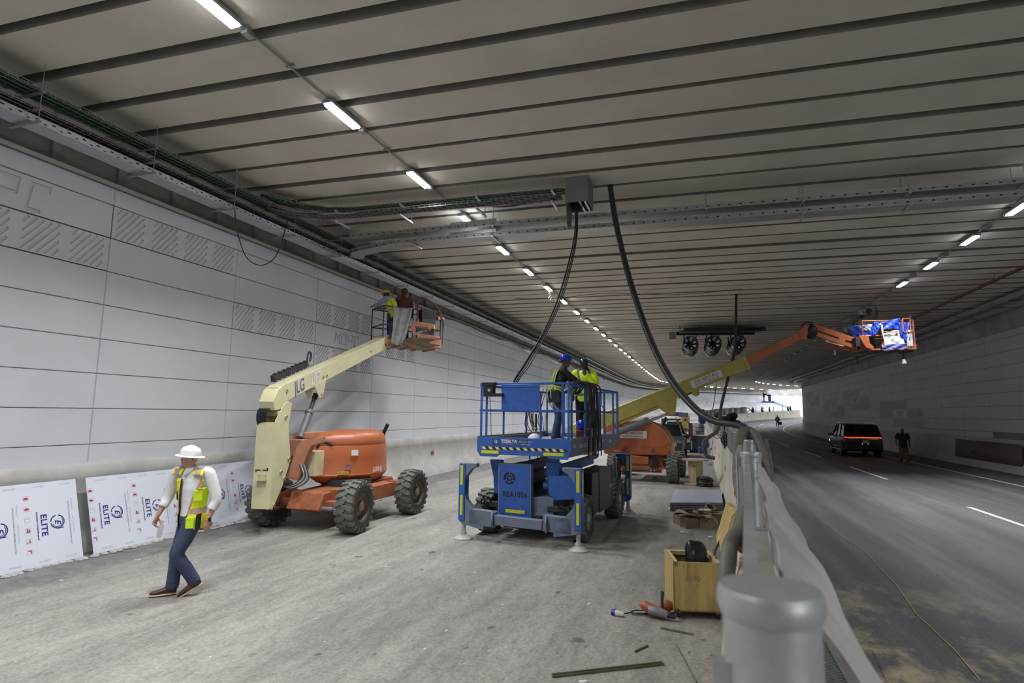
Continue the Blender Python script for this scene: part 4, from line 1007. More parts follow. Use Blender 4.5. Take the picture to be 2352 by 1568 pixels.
# stickers and numbers on the hood
fx = (V(plan[2]) - V(plan[1])).normalized(); fx = V((fx.x, fx.y, 0)); fn = V((fx.y, -fx.x, 0))
def onhood(k, z, off=.012): return V((-4.12 + .0, 12.02, 0)) + fx * k + Z_ * z + fn * off
b = MB(); 
b.box(onhood(.86, 1.44), (.14, .004, .12), M_whi, (fx, fn, Z_)); b.box(onhood(.74, 1.17), (.12, .004, .035), pm('flag_blue', (.1, .12, .3), .5), (fx, fn, Z_)); b.box(onhood(.74, 1.12), (.12, .004, .07), pm('flag_red', (.55, .12, .1), .5), (fx, fn, Z_)); b.box(onhood(.64, 1.02), (.22, .004, .07), pm('old_yellow', (.55, .40, .05), .5), (fx, fn, Z_))
b.text('N', .04, onhood(.57, 1.02, .016), fx, Z_, M_black, bold=.02); b.text('CAUTION', .028, onhood(.67, 1.02, .016), fx, Z_, M_black)
b.build('stickers', t)
gx = (V(plan[5]) - V(plan[4])); gx = V((gx.x, gx.y, 0)).normalized(); gn = V((gx.y, -gx.x, 0))
b = MB(); b.text('600AJ', .16, V((-2.98, 12.90, 1.05)) + gn * .02, gx, Z_, M_whi, bold=.02, shear=.25, squash=1.1); b.build('model_number', t)
# covers and engine top left of the hood
b = MB(); b.box(V((-4.32, 12.6, 1.55)), (.45, 1.3, .35), M_rust, (n, u, Z_)); b.box(V((-4.35, 12.5, 1.80)), (.34, .7, .14), M_rust, (n, u, Z_)); b.box(V((-4.42, 12.9, 1.2)), (.5, 1.7, .5), M_orgd, (n, u, Z_)); b.build('turntable_cover', t, bevel=.02)
b = MB(); b.box(V((-4.12, 11.95, 1.25)), (.42, .30, .50), M_cream, (n, u, Z_)); b.box(V((-4.08, 11.79, 1.33)), (.03, .01, .012), M_hole, (n, u, Z_)); b.build('control_cabinet', t, bevel=.01)
b = MB(); c0 = V((-4.17, 11.62, 0))
b.prism([(.42, 1.80), (.05, 1.74), (-.10, 1.60), (-.28, .98), (-.02, .94), (.12, 1.42), (.20, 1.62), (.42, 1.68)], c0, n * .9 + u * .3, Z_, u * .14, M_rust); b.build('tower_link', t, bevel=.01)
b = MB(); random.seed(3)
for k in range(5): b.tube(spline([V((-4.2 + .03 * k, 11.55, 1.25)), V((-4.1 + .03 * k, 11.45, 1.05 - .02 * k)), V((-4.25, 11.4, .88 - .02 * k)), V((-4.5, 11.45, .86)), V((-4.62, 11.6, .9))], 6), .012, M_steel if k % 2 else M_blk, n=6)
for k in range(6): b.tube(arc(V((-4.05, 12.0 + .05 * k, 1.55)), V((-3.9 + .03 * k, 12.2, 1.6)), -.1), .014, M_blk, n=6)
b.build('hydraulic_hoses', t)
# upright
hb = R(9.0); bu = V((math.sin(hb), math.cos(hb), 0)); bw = V((math.cos(hb), -math.sin(hb), 0)); BO = V((-4.65, 10.9, 0))
def BL(tt, x, z): return BO + bu * tt + bw * x + Z_ * z
prof = [(0, .5), (.10, .47), (.42, .90), (.64, 1.35), (.50, 1.95), (.44, 2.50), (.30, 2.44), (.02, 2.12)]
b = MB()
for x in (-.18, .18): b.prism(prof, BL(0, x, 0), bu, Z_, bw * .014, M_cream)
b.box(BL(0.005, 0, 1.29), (.36, .012, 1.60), M_cream, (bw, bu, Z_)); b.bar(BL(.05, 0, .49), BL(.40, 0, .88), .35, .012, M_cream); b.bar(BL(.42, 0, .9), BL(.63, 0, 1.34), .35, .012, M_cream)
b.bar(BL(-.005, 0, 1.02), BL(-.005, 0, 1.021), .2, .18, M_cream)
b.build('upright', t, bevel=.004)
b = MB(); b.box(BL(-.003, 0.0, 1.0), (.17, .006, .24), M_creamd, (bw, bu, Z_))
for a_ in (-.07, .07):
    for c_ in (.9, 1.1): b.cyl(BL(-.004, a_, c_), BL(-.012, a_, c_), .006, M_dark, n=6)
for a_ in (-.09, .06): b.box(BL(-.006, a_, 1.20), (.11, .003, .022), M_dark, (bw, bu, Z_))
b.box(BL(-.006, -.13, 1.185), (.02, .003, .05), M_dark, (bw, bu, Z_)); b.box(BL(-.006, .1, 1.215), (.03, .003, .06), M_dark, (bw, bu, Z_)); b.build('cover_plate', t)
b = MB()
for tt, z in ((.42, 1.02), (.56, 1.38), (.36, 2.20), (.12, .55), (.3, 1.15)): b.cyl(BL(tt, .17, z), BL(tt, .215, z), .035, M_creamd, n=14); b.cyl(BL(tt, .21, z), BL(tt, .225, z), .014, M_dark, n=8)
b.build('pivot_pins', t)
b = MB(); b.cyl(BL(.2, -.17, 2.25), BL(.2, .17, 2.25), .06, M_creamd, n=16)
for k in range(8): b.tube(spline([BL(.05 + .02 * k, -.15 + .02 * k, 1.95), BL(-.03, -.17 + .025 * k, 2.15), BL(.0, -.16 + .03 * k, 2.32), BL(.15, -.1 + .03 * k, 2.42)], 6), .013, M_blk, n=6)
b.build('hose_bundle', t)
# main boom, fly boom
el = R(17.6); bd = bu * math.cos(el) + Z_ * math.sin(el); bn = Z_ * math.cos(el) - bu * math.sin(el); B0 = BL(.10, 0, 2.50)
def BB(l, x, h): return B0 + bd * l + bw * x + bn * h
b = MB()
b.prism([(-.12, -.16), (-.14, .02), (.06, .20), (.30, .24), (.34, -.10), (.5, -.20), (.34, -.52), (.18, -.5), (.10, -.2)], BB(0, 0, 0), bd, bn, bw * .30, M_cream)
b.bar(BB(.12, 0, .06), BB(6.05, 0, .06), .26, .34, M_cream, up=bn)
b.bar(BB(5.95, 0, .06), BB(6.07, 0, .06), .30, .38, M_cream, up=bn)
b.prism([(1.45, -.08), (2.0, -.06), (1.86, -.30), (1.74, -.42), (1.62, -.42)], BB(0, .14, 0), bd, bn, bw * .014, M_cream); b.prism([(1.45, -.08), (2.0, -.06), (1.86, -.30), (1.74, -.42), (1.62, -.42)], BB(0, -.14, 0), bd, bn, bw * .014, M_cream)
b.build('main_boom', t, bevel=.008)
b = MB(); b.text('JLG', .36, BB(.86, .133, .05), bd, bn, M_whi, bold=.045, shear=.15, squash=.78); b.text('JLG', .36, BB(.86, .136, .05), bd, bn, pm('lettering_slate', (.13, .13, .22), .5, var=.3, scale=30), bold=.012, shear=.15, squash=.78)
b.build('lettering', t); b = MB(); b.text('LIFT', .34, BB(1.56, .136, .05), bd, bn, M_whi, bold=.03, shear=.12, squash=.72); b.build('lettering', t)
b = MB()
for l, h in ((.38, .10), (2.05, -.0), (1.88, .0), (4.6, .05), (1.7, -.36)): b.cyl(BB(l, .132, h), BB(l, .15, h), .035 if h < .09 else .045, M_creamd, n=16); b.cyl(BB(l, .149, h), BB(l, .153, h), .016, M_dark, n=8)
for l, h in ((5.9, .16), (5.98, .16), (5.9, -.04), (5.98, -.04)): b.cyl(BB(l, .14, h), BB(l, .155, h), .012, M_dark, n=6)
b.build('boom_pins', t)
b = MB(); q0, q1 = BL(1.25, .02, 1.75), BB(1.74, 0, -.36); mid_ = q0.lerp(q1, .58)
b.cyl(q0, mid_, .075, M_greyc, n=18); b.cyl(q0.lerp(q1, .54), q0.lerp(q1, .60), .095, M_greyc, n=18); b.cyl(mid_, q1, .042, M_dark, n=14); b.cyl(q0.lerp(q1, .9), q1, .06, M_dark, n=12)
b.tube([q0 + bw * .09, q0.lerp(q1, .3) + bw * .1, q0.lerp(q1, .55) + bw * .1], .010, M_steel, n=6); b.build('lift_cylinder', t)
b = MB(); random.seed(9)      # cable carrier on top of the boom
for k in range(16):
    p = BB(.55 + .085 * k, -.22, .30 + (.02 if k % 2 else 0)); b.box(p, (.10, .07, .13), M_dark, (bw, bd, bn))
b.tube(spline([BB(1.85, -.2, .32), BB(1.92, -.2, .5), BB(2.02, -.2, .55), BB(2.06, -.2, .45), BB(1.98, -.2, .34)], 6), .02, M_blk, n=8); b.build('cable_carrier', t)
b = MB(); b.bar(BB(5.9, 0, .05), BB(6.75, 0, .05), .19, .26, M_org, up=bn); b.build('fly_boom', t, bevel=.006)
b = MB(); b.bar(BB(6.1, .10, .05), BB(6.7, .10, .05), .01, .16, M_rust, up=bn); b.cyl(BB(6.35, .10, .07), BB(6.35, .115, .07), .03, M_dark, n=10); b.cyl(BB(6.15, .10, -.03), BB(6.15, .115, -.03), .02, M_dark, n=10); b.build('fly_boom_plate', t)
E0 = BB(6.75, 0, .05)
b = MB(); b.prism([(-.05, -.16), (0.02, .20), (.20, .24), (.30, .10), (.22, -.16)], E0, bd, bn, bw * .24, M_rust); b.build('boom_nose', t, bevel=.01)
# jib frame and platform: long axis across
px_ = V((math.sin(R(54.6)), math.cos(R(54.6)), 0)); py_ = V((-px_.y, px_.x, 0)); PC = V((-3.22, 17.15, 4.28))
def PP(x, y, z): return PC + px_ * x + py_ * y + Z_ * z
def plate(b, pts, dep, mat):
    pts = [V(p) for p in pts]; n_ = len(pts); d_ = V(dep); b.add(pts + [p + d_ for p in pts], [tuple(range(n_)), tuple(reversed(range(n_, 2 * n_)))] + [(i, n_ + i, n_ + (i + 1) % n_, (i + 1) % n_) for i in range(n_)], mat)
b = MB(); plate(b, [(-2.928, 16.200, 4.843), (-2.855, 16.200, 4.933), (-2.256, 16.200, 4.825), (-2.253, 16.200, 4.705), (-2.347, 16.200, 4.710), (-2.369, 16.200, 4.621), (-2.423, 16.200, 4.747), (-2.806, 16.200, 4.768), (-2.804, 16.200, 4.515), (-2.818, 16.200, 4.446), (-2.876, 16.200, 4.615)], (.02, .14, 0), M_rust)
b.build('jib_frame', t, bevel=.006)
b = MB(); plate(b, [(-2.713, 16.100, 4.534), (-2.115, 16.100, 4.472), (-2.082, 16.100, 4.434), (-2.112, 16.100, 4.396), (-2.716, 16.100, 4.433)], (.02, .12, 0), M_rust); b.build('jib_lower_arm', t, bevel=.008)
b = MB(); b.cyl((-2.814, 16.250, 4.547), (-2.603, 16.250, 4.626), .03, M_steel, n=10); b.cyl((-2.603, 16.250, 4.626), (-2.453, 16.250, 4.653), .012, M_steel, n=8); b.box((-2.335, 16.400, 4.638), (.14, .2, .22), M_dark); b.build('jib_cylinder', t)
b = MB(); plate(b, [(-3.396, 16.700, 4.305), (-2.969, 16.300, 4.413), (-2.112, 16.300, 4.372), (-2.083, 16.500, 4.244), (-2.833, 16.900, 4.165)], (0, .0, .04), MATS.get('worn_platform_floor') or pm('worn_platform_floor', (.30, .22, .15), .7, var=.6, scale=4)); plate(b, [(-2.371, 16.100, 4.306), (-2.044, 16.150, 4.379), (-2.039, 16.150, 4.215), (-2.332, 16.100, 4.269)], (0, .05, 0), M_rust); b.build('basket_step', t)
b = MB(); b.box(PP(0, 0, .0), (1.9, .92, .05), pm('worn_platform_floor', (.30, .22, .15), .7, var=.6, scale=4), (px_, py_, Z_))
for x in (-.8, -.4, 0, .4, .8): b.bar(PP(x, -.45, -.04), PP(x, .45, -.04), .05, .06, M_rust)
b.box(PP(0, -.46, .06), (1.9, .02, .13), M_rust, (px_, py_, Z_)); b.box(PP(.95, 0, .06), (.02, .92, .13), M_rust, (px_, py_, Z_)); b.build('platform_floor', t)
def rails(b, PPf, hx, hy, mat, r=.020, h=1.1, posts=((-1, -1), (1, -1), (1, 1), (-1, 1))):
    for z in (.55, h):
        c = [PPf(a * hx, d * hy, z) for a, d in ((-1, -1), (1, -1), (1, 1), (-1, 1))]
        for i in range(4): b.cyl(c[i], c[(i + 1) % 4], r, mat, n=8)
    for a, d in posts: b.cyl(PPf(a * hx, d * hy, 0), PPf(a * hx, d * hy, h), r, mat, n=8)
M_rail = pm('dull_rail_paint', (.10, .055, .045), .6, var=.3, scale=9)
b = MB(); rails(b, PP, .93, .44, M_rail, posts=((-1, -1), (1, -1), (1, 1), (-1, 1), (0, -1), (0, 1), (.45, -1), (-.45, -1))); b.build('platform_rails', t)
b = MB(); b.tube(spline([PP(.05, -.46, 1.1), PP(.08, -.46, 1.35), PP(.25, -.46, 1.48), PP(.6, -.46, 1.38), PP(.82, -.46, 1.2), PP(.85, -.46, 1.1)], 5), .022, M_rail, n=8); b.cyl(PP(.12, -.48, 0), PP(.12, -.48, 1.4), .03, M_rail, n=8); b.build('guard_hoop', t)
b = MB(); b.box(PP(.50, -.38, .98), (.50, .24, .30), M_black, (px_, py_, Z_)); b.box(PP(.50, -.40, .72), (.46, .2, .24), M_dark, (px_, py_, Z_)); b.box(PP(.92, -.42, .9), (.22, .16, .10), M_rust, (px_, py_, Z_)); b.build('control_console', t, bevel=.01)
b = MB(); random.seed(12)
def drape(u_, v_):
    x = -.70 + (.62 - .2 * v_) * u_ + .02 * math.sin(4 * v_); return PP(x, -.50 - .03 * math.sin(u_ * 14 + v_ * 4) - .05 * v_, 1.12 - 1.12 * v_ - .05 * math.sin(u_ * PI))
M_film2 = pm('clear_plastic_wrap', (0.40, 0.40, 0.38), 0.25, var=0.4, scale=3, bump=0.6, bscale=7, trans=0.25)
b.grid(drape, 26, 30, M_film2); b.build('plastic_wrap', t, solid=.002)
b = MB()
for k in range(6): b.tube(spline([PP(.10, -.5, .9), PP(.0 - .02 * k, -.62, .6), PP(.2, -.6, .35 + .03 * k), PP(.6, -.55, .40 + .02 * k), PP(.8, -.5, .55)], 6), .013, M_blk, n=6)
for k in range(2): b.tube(spline([PP(.85, -.5, 1.05), PP(.95 + .04 * k, -.52, .8), PP(.98, -.5, .4), PP(.98, -.5, .1)], 6), .016, M_rail, n=6)
b.build('basket_hoses', t)

# ---------------------------------------------------------------- blue scissor lift
M_blue = pm('blue_lift_paint', (0.028, 0.105, 0.40), 0.42, var=0.18, scale=7)
M_blued = pm('dusty_blue', (0.10, 0.14, 0.24), 0.6, var=0.45, scale=9, col2=(0.19, 0.20, 0.23), spread=.22)
HS = R(23); su = V((math.sin(HS), math.cos(HS), 0)); sn = V((math.cos(HS), -math.sin(HS), 0)); SO = V((.985, 12.42, 0))
t = thing('scissor_lift', 'blue rough terrain scissor lift standing on outriggers in the middle of the work zone', 'scissor lift', SO, -HS); SL = t
def SW(x, y, z): return SO + sn * x + su * y + Z_ * z
A3 = (sn, su, Z_)
for x, y in ((-.93, -1.33), (.93, -1.33), (-.93, 1.33), (.93, 1.33)): wheel(t, SW(x, y, .42), sn * (1 if x > 0 else -1), .42, .32, lugs=18, rim=M_rimg)
b = MB(); b.box(SW(0, 0, .62), (1.05, 3.5, .34), M_blued, A3); b.bar(SW(-.8, -1.33, .45), SW(.8, -1.33, .45), .2, .18, M_blued); b.bar(SW(-.8, 1.33, .45), SW(.8, 1.33, .45), .2, .18, M_blued)
for x in (-.5, .5): b.box(SW(x + (-.1 if x < 0 else .12), -1.72, .60), (.42, .12, .10), M_dark, A3)
b.build('chassis', t, bevel=.01)
# front power unit plate with stencil and fan opening
b = MB(); b.box(SW(-.20, -1.80, .87), (.66, .12, 1.02), M_blued, A3); b.box(SW(-.20, -1.862, .87), (.62, .004, .98), M_blue, A3); b.build('front_panel', t, bevel=.01)
b = MB(); c = SW(-.30, -1.868, 1.12)
def ringseg(b, c, ux, uy, r0, r1, a0, a1, mat, k=10):
    st = [(math.cos(R(a0 + (a1 - a0) * i / k)), math.sin(R(a0 + (a1 - a0) * i / k))) for i in range(k + 1)]
    b.add([c + ux * x * r0 + uy * y * r0 for x, y in st] + [c + ux * x * r1 + uy * y * r1 for x, y in st], [(i, i + 1, k + 2 + i, k + 1 + i) for i in range(k)], mat)
for k in range(3): ringseg(b, c, sn, Z_, .075, .115, 100 + 120 * k, 200 + 120 * k, M_black); ringseg(b, c, sn, Z_, .030, .058, 40 + 120 * k, 140 + 120 * k, M_black)
b.build('fan_opening', t, solid=.003)
b = MB(); b.text('REA1056', .135, SW(-.19, -1.868, .82), sn, Z_, M_black, bold=.02, squash=.92, spacing=1.08); b.build('stencil', t)
b = MB(); b.box(SW(-.18, -1.868, .52), (.38, .004, .06), M_yel, A3); b.build('yellow_tape', t)
# outriggers
op = [(0, 1.38), (-.34, 1.38), (-.34, 1.32), (-.23, 1.27), (-.12, 1.12), (-.105, .86), (-.14, .72), (-.30, .54), (-.50, .50), (-.50, .20), (-.10, .27), (0, .32)]
def outrigger(sx, y):
    b = MB(); P = [(p[0] * sx, p[1]) for p in op]; b.prism(P, SW(1.17 * sx, y, 0), sn, Z_, su * .13, M_blued if y < 0 else M_blue)
    b.box(SW(1.115 * sx, y, .86), (.125, .17, 1.02), M_blue, A3)
    o = b.build('outrigger', t, bevel=.006)
    f = -1 if y < 0 else 1
    b = MB(); b.box(SW(1.12 * sx, y - .088, 1.16), (.055, .004, .36), M_yel, A3); b.box(SW(1.115 * sx, y - .088, .62), (.05, .004, .36), M_yel, A3); b.box(SW(1.18 * sx, y, 1.1), (.004, .06, .42), M_yel, A3); b.build('yellow_reflector', o)
    b = MB(); b.cyl(SW(1.10 * sx, y, .08), SW(1.10 * sx, y, .40), .038, M_rimg, n=14); b.build('leg', o)
    b = MB(); b.lathe([(.17, 0), (.17, .018), (.12, .045), (.06, .085), (.05, .14), (.03, .15)], SW(1.10 * sx, y, 0.002), Z_, M_rimg, 20); b.build('foot_pad', o)
outrigger(-1, -2.12); outrigger(1, -2.12); outrigger(-1, 2.05); outrigger(1, 2.05)
b = MB(); b.bar(SW(-.45, -2.14, .40), SW(.47, -2.14, .38), .14, .17, M_blued)
for x in (-.50, .52): b.lathe([(.15, -.02), (.155, 0), (.15, .02)], SW(x, -2.14, .40), sn + su * .3, M_blued, 22)
for x in (-.72, .72): b.bar(SW(x - .25, -2.12, .42), SW(x + .28, -2.12, .40), .13, .28, M_blued)
b.build('front_beam', t, bevel=.01)
b = MB(); b.bar(SW(-.6, 2.05, .40), SW(.6, 2.05, .40), .14, .2, M_blue); b.build('rear_beam', t)
# folded scissor arms and cylinder knuckles
b = MB()
for i, z in enumerate((.92, 1.05, 1.18, 1.31)):
    for x in (-.42, .42):
        b.bar(SW(x + (.05 if i % 2 else -.05), -1.55, z - .03), SW(x + (.05 if i % 2 else -.05), 1.55, z + .03), .07, .11, M_blue)
for x in (-.62, .36, .62):
    for z, y in ((.98, -1.58), (1.2, -1.5)): b.cyl(SW(x - .08, y, z), SW(x + .08, y, z), .075, M_blue, n=16); b.cyl(SW(x - .10, y, z), SW(x + .10, y, z), .022, M_steel, n=8)
b.prism([(.34, 1.42), (.62, 1.42), (.60, 1.1), (.50, .80), (.42, .80), (.38, 1.0)], SW(0, -1.62, 0), sn, Z_, su * .1, M_blue); b.prism([(-.80, 1.42), (-.55, 1.42), (-.52, 1.2), (-.60, .78), (-.70, .80), (-.72, 1.1)], SW(0, -1.62, 0), sn, Z_, su * .1, M_blue)
b.prism([(.46, 1.18), (.92, 1.22), (.94, 1.02), (.94, .80), (.56, .76), (.46, .95)], SW(0, -1.70, 0), sn, Z_, su * .22, M_blue)
b.build('scissor_stack', t, bevel=.008)
b = MB(); b.tube(spline([SW(-.9, -1.7, .66), SW(-.85, -1.8, .75), SW(-.74, -1.8, .72), SW(-.72, -1.75, .60), SW(-.8, -1.75, .55), SW(-.88, -1.78, .62)], 6), .022, M_blk, n=8); b.tube(spline([SW(-.95, -1.72, .60), SW(-.88, -1.8, .7), SW(-.78, -1.82, .62), SW(-.82, -1.8, .5)], 6), .018, M_blk, n=8); b.tube(spline([SW(.55, -1.7, .55), SW(.7, -1.8, .66), SW(.8, -1.75, .5), SW(.62, -1.8, .45)], 6), .022, M_blk, n=8); b.build('coiled_hoses', t)
for sx in (1, -1):
    b = MB(); b.box(SW(.80 * sx, 0.0, .78), (.42, 1.75, .80), M_black, A3); b.build('side_tray', t, bevel=.015)
    b = MB(); b.prism([(-.55, 1.22), (.62, 1.22), (.86, 1.0), (.86, .42), (.6, .36), (-.55, .36)], SW(1.015 * sx, 0.2, 0), su, Z_, sn * .012, M_black); b.build('side_door', t)
    b = MB()
    for k in range(5): b.bar(SW(1.03 * sx, .80, .50 + k * .09), SW(1.03 * sx, 1.02, .54 + k * .09), .006, .02, M_rimg)
    b.bar(SW(1.02 * sx, .78, .42), SW(1.02 * sx, .78, 1.22), .03, .05, M_blued); b.bar(SW(1.02 * sx, 1.04, .42), SW(1.02 * sx, 1.04, 1.35), .04, .06, M_blue)
    for z in (.55, .8, 1.05): b.bar(SW(1.0 * sx, .8, z), SW(1.0 * sx, 1.2, z), .04, .03, M_blue)
    b.text('4x4', .16, SW(1.024 * sx, .62, .78), su if sx > 0 else -su, Z_, M_rimg, bold=.02, shear=.2)
    b.build('ladder', t)
# platform
b = MB(); b.box(SW(0, 0, 1.62), (1.78, 3.86, .16), M_blued, A3); b.box(SW(0, 0, 1.735), (1.74, 3.8, .03), pm('deck_plate', (.25, .25, .26), .5, metal=.5, var=.3), A3); b.build('deck', t)
b = MB(); b.prism([(-.93, 1.86), (.93, 1.86), (.93, 1.66), (.86, 1.50), (.52, 1.50), (.46, 1.545), (-.46, 1.545), (-.52, 1.50), (-.86, 1.50), (-.93, 1.60)], SW(0, -1.955, 0), sn, Z_, su * .03, M_blue); b.build('front_toe_board', t, bevel=.004)
for sx in (-1, 1):
    b = MB(); b.box(SW(.915 * sx, 0, 1.71), (.02, 3.9, .26), M_blued, A3); b.box(SW(.925 * sx, 0, 1.86), (.03, 3.9, .03), M_blued, A3); b.build('side_toe_board', t)
b = MB(); b.box(SW(0, 1.955, 1.71), (1.86, .02, .26), M_blued, A3); b.build('rear_toe_board', t)
b = MB(); ny = -1.973; k = 0; x = -.80
while x < .84:
    b.add([SW(x, ny, 1.635), SW(x + .07, ny, 1.635), SW(x + .03, ny, 1.685), SW(x - .04, ny, 1.685)], [(0, 1, 2, 3)], M_black if k % 2 else pm('hazard_cream', (.66, .58, .30), .5)); x += .07; k += 1
b.build('hazard_stripe', t)
b = MB(); b.box(SW(-.66, ny, 1.585), (.36, .004, .055), M_yel, A3); b.box(SW(.60, ny, 1.585), (.38, .004, .055), M_yel, A3); b.build('yellow_reflector', t)
b = MB(); b.box(SW(-.25, ny, 1.775), (.72, .003, .11), pm('decal_navy', (.03, .06, .22), .5), A3)
b.text('TESELTA', .085, SW(-.27, ny - .004, 1.79), sn, Z_, M_whi, bold=.025); b.text('MORE POWER GREEN ENERGY', .018, SW(-.30, ny - .004, 1.742), sn, Z_, M_whi); b.text('809-362-2814', .05, SW(.06, ny - .004, 1.79), sn, Z_, pm('worn_white', (.4, .43, .5), .5), squash=.9); b.text('TESELTA.COM', .03, SW(.06, ny - .004, 1.742), sn, Z_, M_whi)
for i, cc in enumerate(((.1, .4, .7), (.7, .35, .05), (.6, .6, .6))): ringseg(b, SW(-.535, ny - .004, 1.785), sn, Z_, .012, .034, 20 + 120 * i, 120 + 120 * i, pm('logo_dot%d' % i, cc, .5))
b.build('company_decal', t)
b = MB(); sx_ = .928
b.box(SW(sx_, -1.75, 1.73), (.003, .05, .05), M_yel, A3); b.text('Genie GS-3384', .11, SW(sx_ + .002, -1.12, 1.72), su, Z_, M_whi, shear=.2, bold=.01); b.text('Genie', .11, SW(sx_ + .002, 1.0, 1.72), su, Z_, M_whi, shear=.2, bold=.01); b.box(SW(sx_, .35, 1.76), (.003, .12, .05), M_yel, A3); b.build('side_lettering', t)
# guard rails: square tube
def rl(b, p0, p1, s=.042): b.bar(SW(*p0), SW(*p1), s, s, M_blue)
for nm, segs in (('front_rail', [((-.9, -1.93, 2.86), (.9, -1.93, 2.86)), ((-.9, -1.93, 2.36), (.9, -1.93, 2.36)), ((-.87, -1.93, 1.86), (-.87, -1.93, 2.86)), ((-.76, -1.93, 1.86), (-.76, -1.93, 2.80)), ((.76, -1.93, 1.86), (.76, -1.93, 2.86)), ((.87, -1.93, 1.86), (.87, -1.93, 2.86)), ((.34, -1.93, 1.86), (.34, -1.93, 2.36))]),
                 ('right_rail', [((.9, -1.9, 2.84), (.9, 1.93, 2.84)), ((.9, -1.9, 2.36), (.9, 1.93, 2.36))] + [((.9, y, 1.86), (.9, y, 2.84)) for y in (-1.85, -.95, -.55, .6, 1.45, 1.88)]),
                 ('left_rail', [((-.9, -1.9, 2.84), (-.9, 1.93, 2.84)), ((-.9, -1.9, 2.36), (-.9, 1.93, 2.36))] + [((-.9, y, 1.86), (-.9, y, 2.84)) for y in (-.8, .5, 1.45)]),
                 ('rear_rail', [((-.9, 1.93, 2.84), (.9, 1.93, 2.84)), ((-.9, 1.93, 2.36), (.9, 1.93, 2.36)), ((-.9, 1.93, 1.8), (-.9, 1.93, 2.84)), ((-.45, 1.93, 1.8), (-.45, 1.93, 2.84)), ((0, 1.93, 1.8), (0, 1.93, 2.84)), ((.45, 1.93, 1.8), (.45, 1.93, 2.84)), ((.9, 1.93, 1.8), (.9, 1.93, 2.84))])):
    b = MB()
    for p0, p1 in segs: rl(b, p0, p1)
    b.build(nm, t, bevel=.004)
b = MB(); b.box(SW(-.06, -1.95, 2.60), (.76, .02, .50), M_blue, A3); b.box(SW(-.06, -1.965, 2.82), (.78, .012, .05), M_blue, A3)
for x in (.17, .30):
    for z in (2.72, 2.5): b.box(SW(x - .1, -1.963, z), (.012, .006, .02), M_dark, A3)
b.build('manual_box', t, bevel=.006)
b = MB(); b.box(SW(-.68, -1.99, 2.73), (.20, .12, .22), M_black, A3); b.box(SW(-.68, -1.99, 2.86), (.26, .14, .05), M_black, A3); b.box(SW(-.52, -2.0, 2.65), (.26, .09, .06), M_black, A3); b.box(SW(-.66, -2.053, 2.74), (.05, .003, .05), M_rimg, A3); b.build('control_box', t, bevel=.01)
b = MB(); pts = []
for i in range(90):
    f = i / 89; pts.append(SW(-.67 + .012 * math.cos(i * 1.35) + .04 * f, -1.98 + .012 * math.sin(i * 1.35), 2.62 - .75 * f))
b.tube(pts, .005, M_black, n=5); b.build('coiled_cord', t)
# cable ends hanging inside the basket and cables thrown over the right rail
b = MB(); random.seed(21)
for k in range(24):
    y = -1.25 + .04 * k + random.uniform(-.04, .04); x = .93 + random.uniform(0, .16); zb_ = random.uniform(1.45, 1.95) if k % 5 else random.uniform(2.3, 2.5)
    b.tube(spline([SW(.55 + random.uniform(-.1, .1), y + random.uniform(-.2, .1), 2.72), SW(.78, y, 2.90 + random.uniform(0, .04)), SW(x, y, 2.86), SW(x + .03, y + random.uniform(-.03, .03), 2.5), SW(x + random.uniform(-.01, .06), y + random.uniform(-.05, .08), (zb_ + 2.5) / 2), SW(x + random.uniform(0, .05), y + random.uniform(-.06, .1), zb_)] + ([SW(x + .02, y + .12, (zb_ + 2.0) / 2 + .1)] if k % 3 == 0 else []), 5), random.choice([.008, .010, .013]), M_blk, n=5)
tag(b.build('draped_cables'), 'black cables draped in a bunch over the right rail of the blue lift', 'cables')
b = MB()
for k in range(9):
    x = -.45 + random.uniform(-.03, .35); b.tube(spline([SW(x, -.4 + .02 * k, 2.84), SW(x - .03, -.45, 2.5), SW(x + random.uniform(-.12, .02), -.45, 2.1 + random.uniform(-.2, .2)), SW(x + .05, -.42, 1.95 + random.uniform(-.1, .1)), SW(x + .06, -.42, 2.3)], 5), .008, M_blk, n=5)
tag(b.build('looped_cables'), 'thin black cables looped behind the blue box of the lift basket', 'cables')
# loose things on the deck
b = MB(); b.ball(SW(.0, -1.35, 1.80), (.14, .17, .13), M_whi, 16); b.lathe([(.14, 0), (.19, .004), (.19, .012), (.14, .015)], SW(.0, -1.35, 1.775), Z_, M_whi, 20, cap=False); tag(b.build('hard_hat'), 'white hard hat lying on the blue lift deck behind the toe board', 'hard hat')
b = MB(); b.ball(SW(.52, .15, 2.08), (.12, .14, .12), pm('helmet_blue', (.01, .03, .40), .3, var=.05), 16); tag(b.build('hard_hat'), 'blue hard hat resting between the two men on the blue lift', 'hard hat')
b = MB(); b.box(SW(.52, .15, 1.86), (.22, .2, .24), pm('maroon_tool_bag', (.10, .02, .02), .7, var=.3), A3); tag(b.build('tool_bag', bevel=.03), 'maroon tool bag on the deck under the blue hard hat', 'bag')
b = MB(); b.box(SW(.76, .1, 1.87), (.07, .07, .24), pm('pale_wood', (.55, .45, .28), .7, var=.2), A3); b.box(SW(.76, .1, 2.0), (.22, .14, .025), MATS['pale_wood'], A3); tag(b.build('wooden_stand'), 'small pale wooden stand on the deck by the feet of the man in yellow', 'stand')
b = MB(); b.box(SW(.62, -1.5, 1.80), (.25, .14, .11), pm('red_tool_case', (.45, .05, .03), .5, var=.2), A3); tag(b.build('tool_case', bevel=.01), 'small red tool case on the deck of the blue lift', 'case')

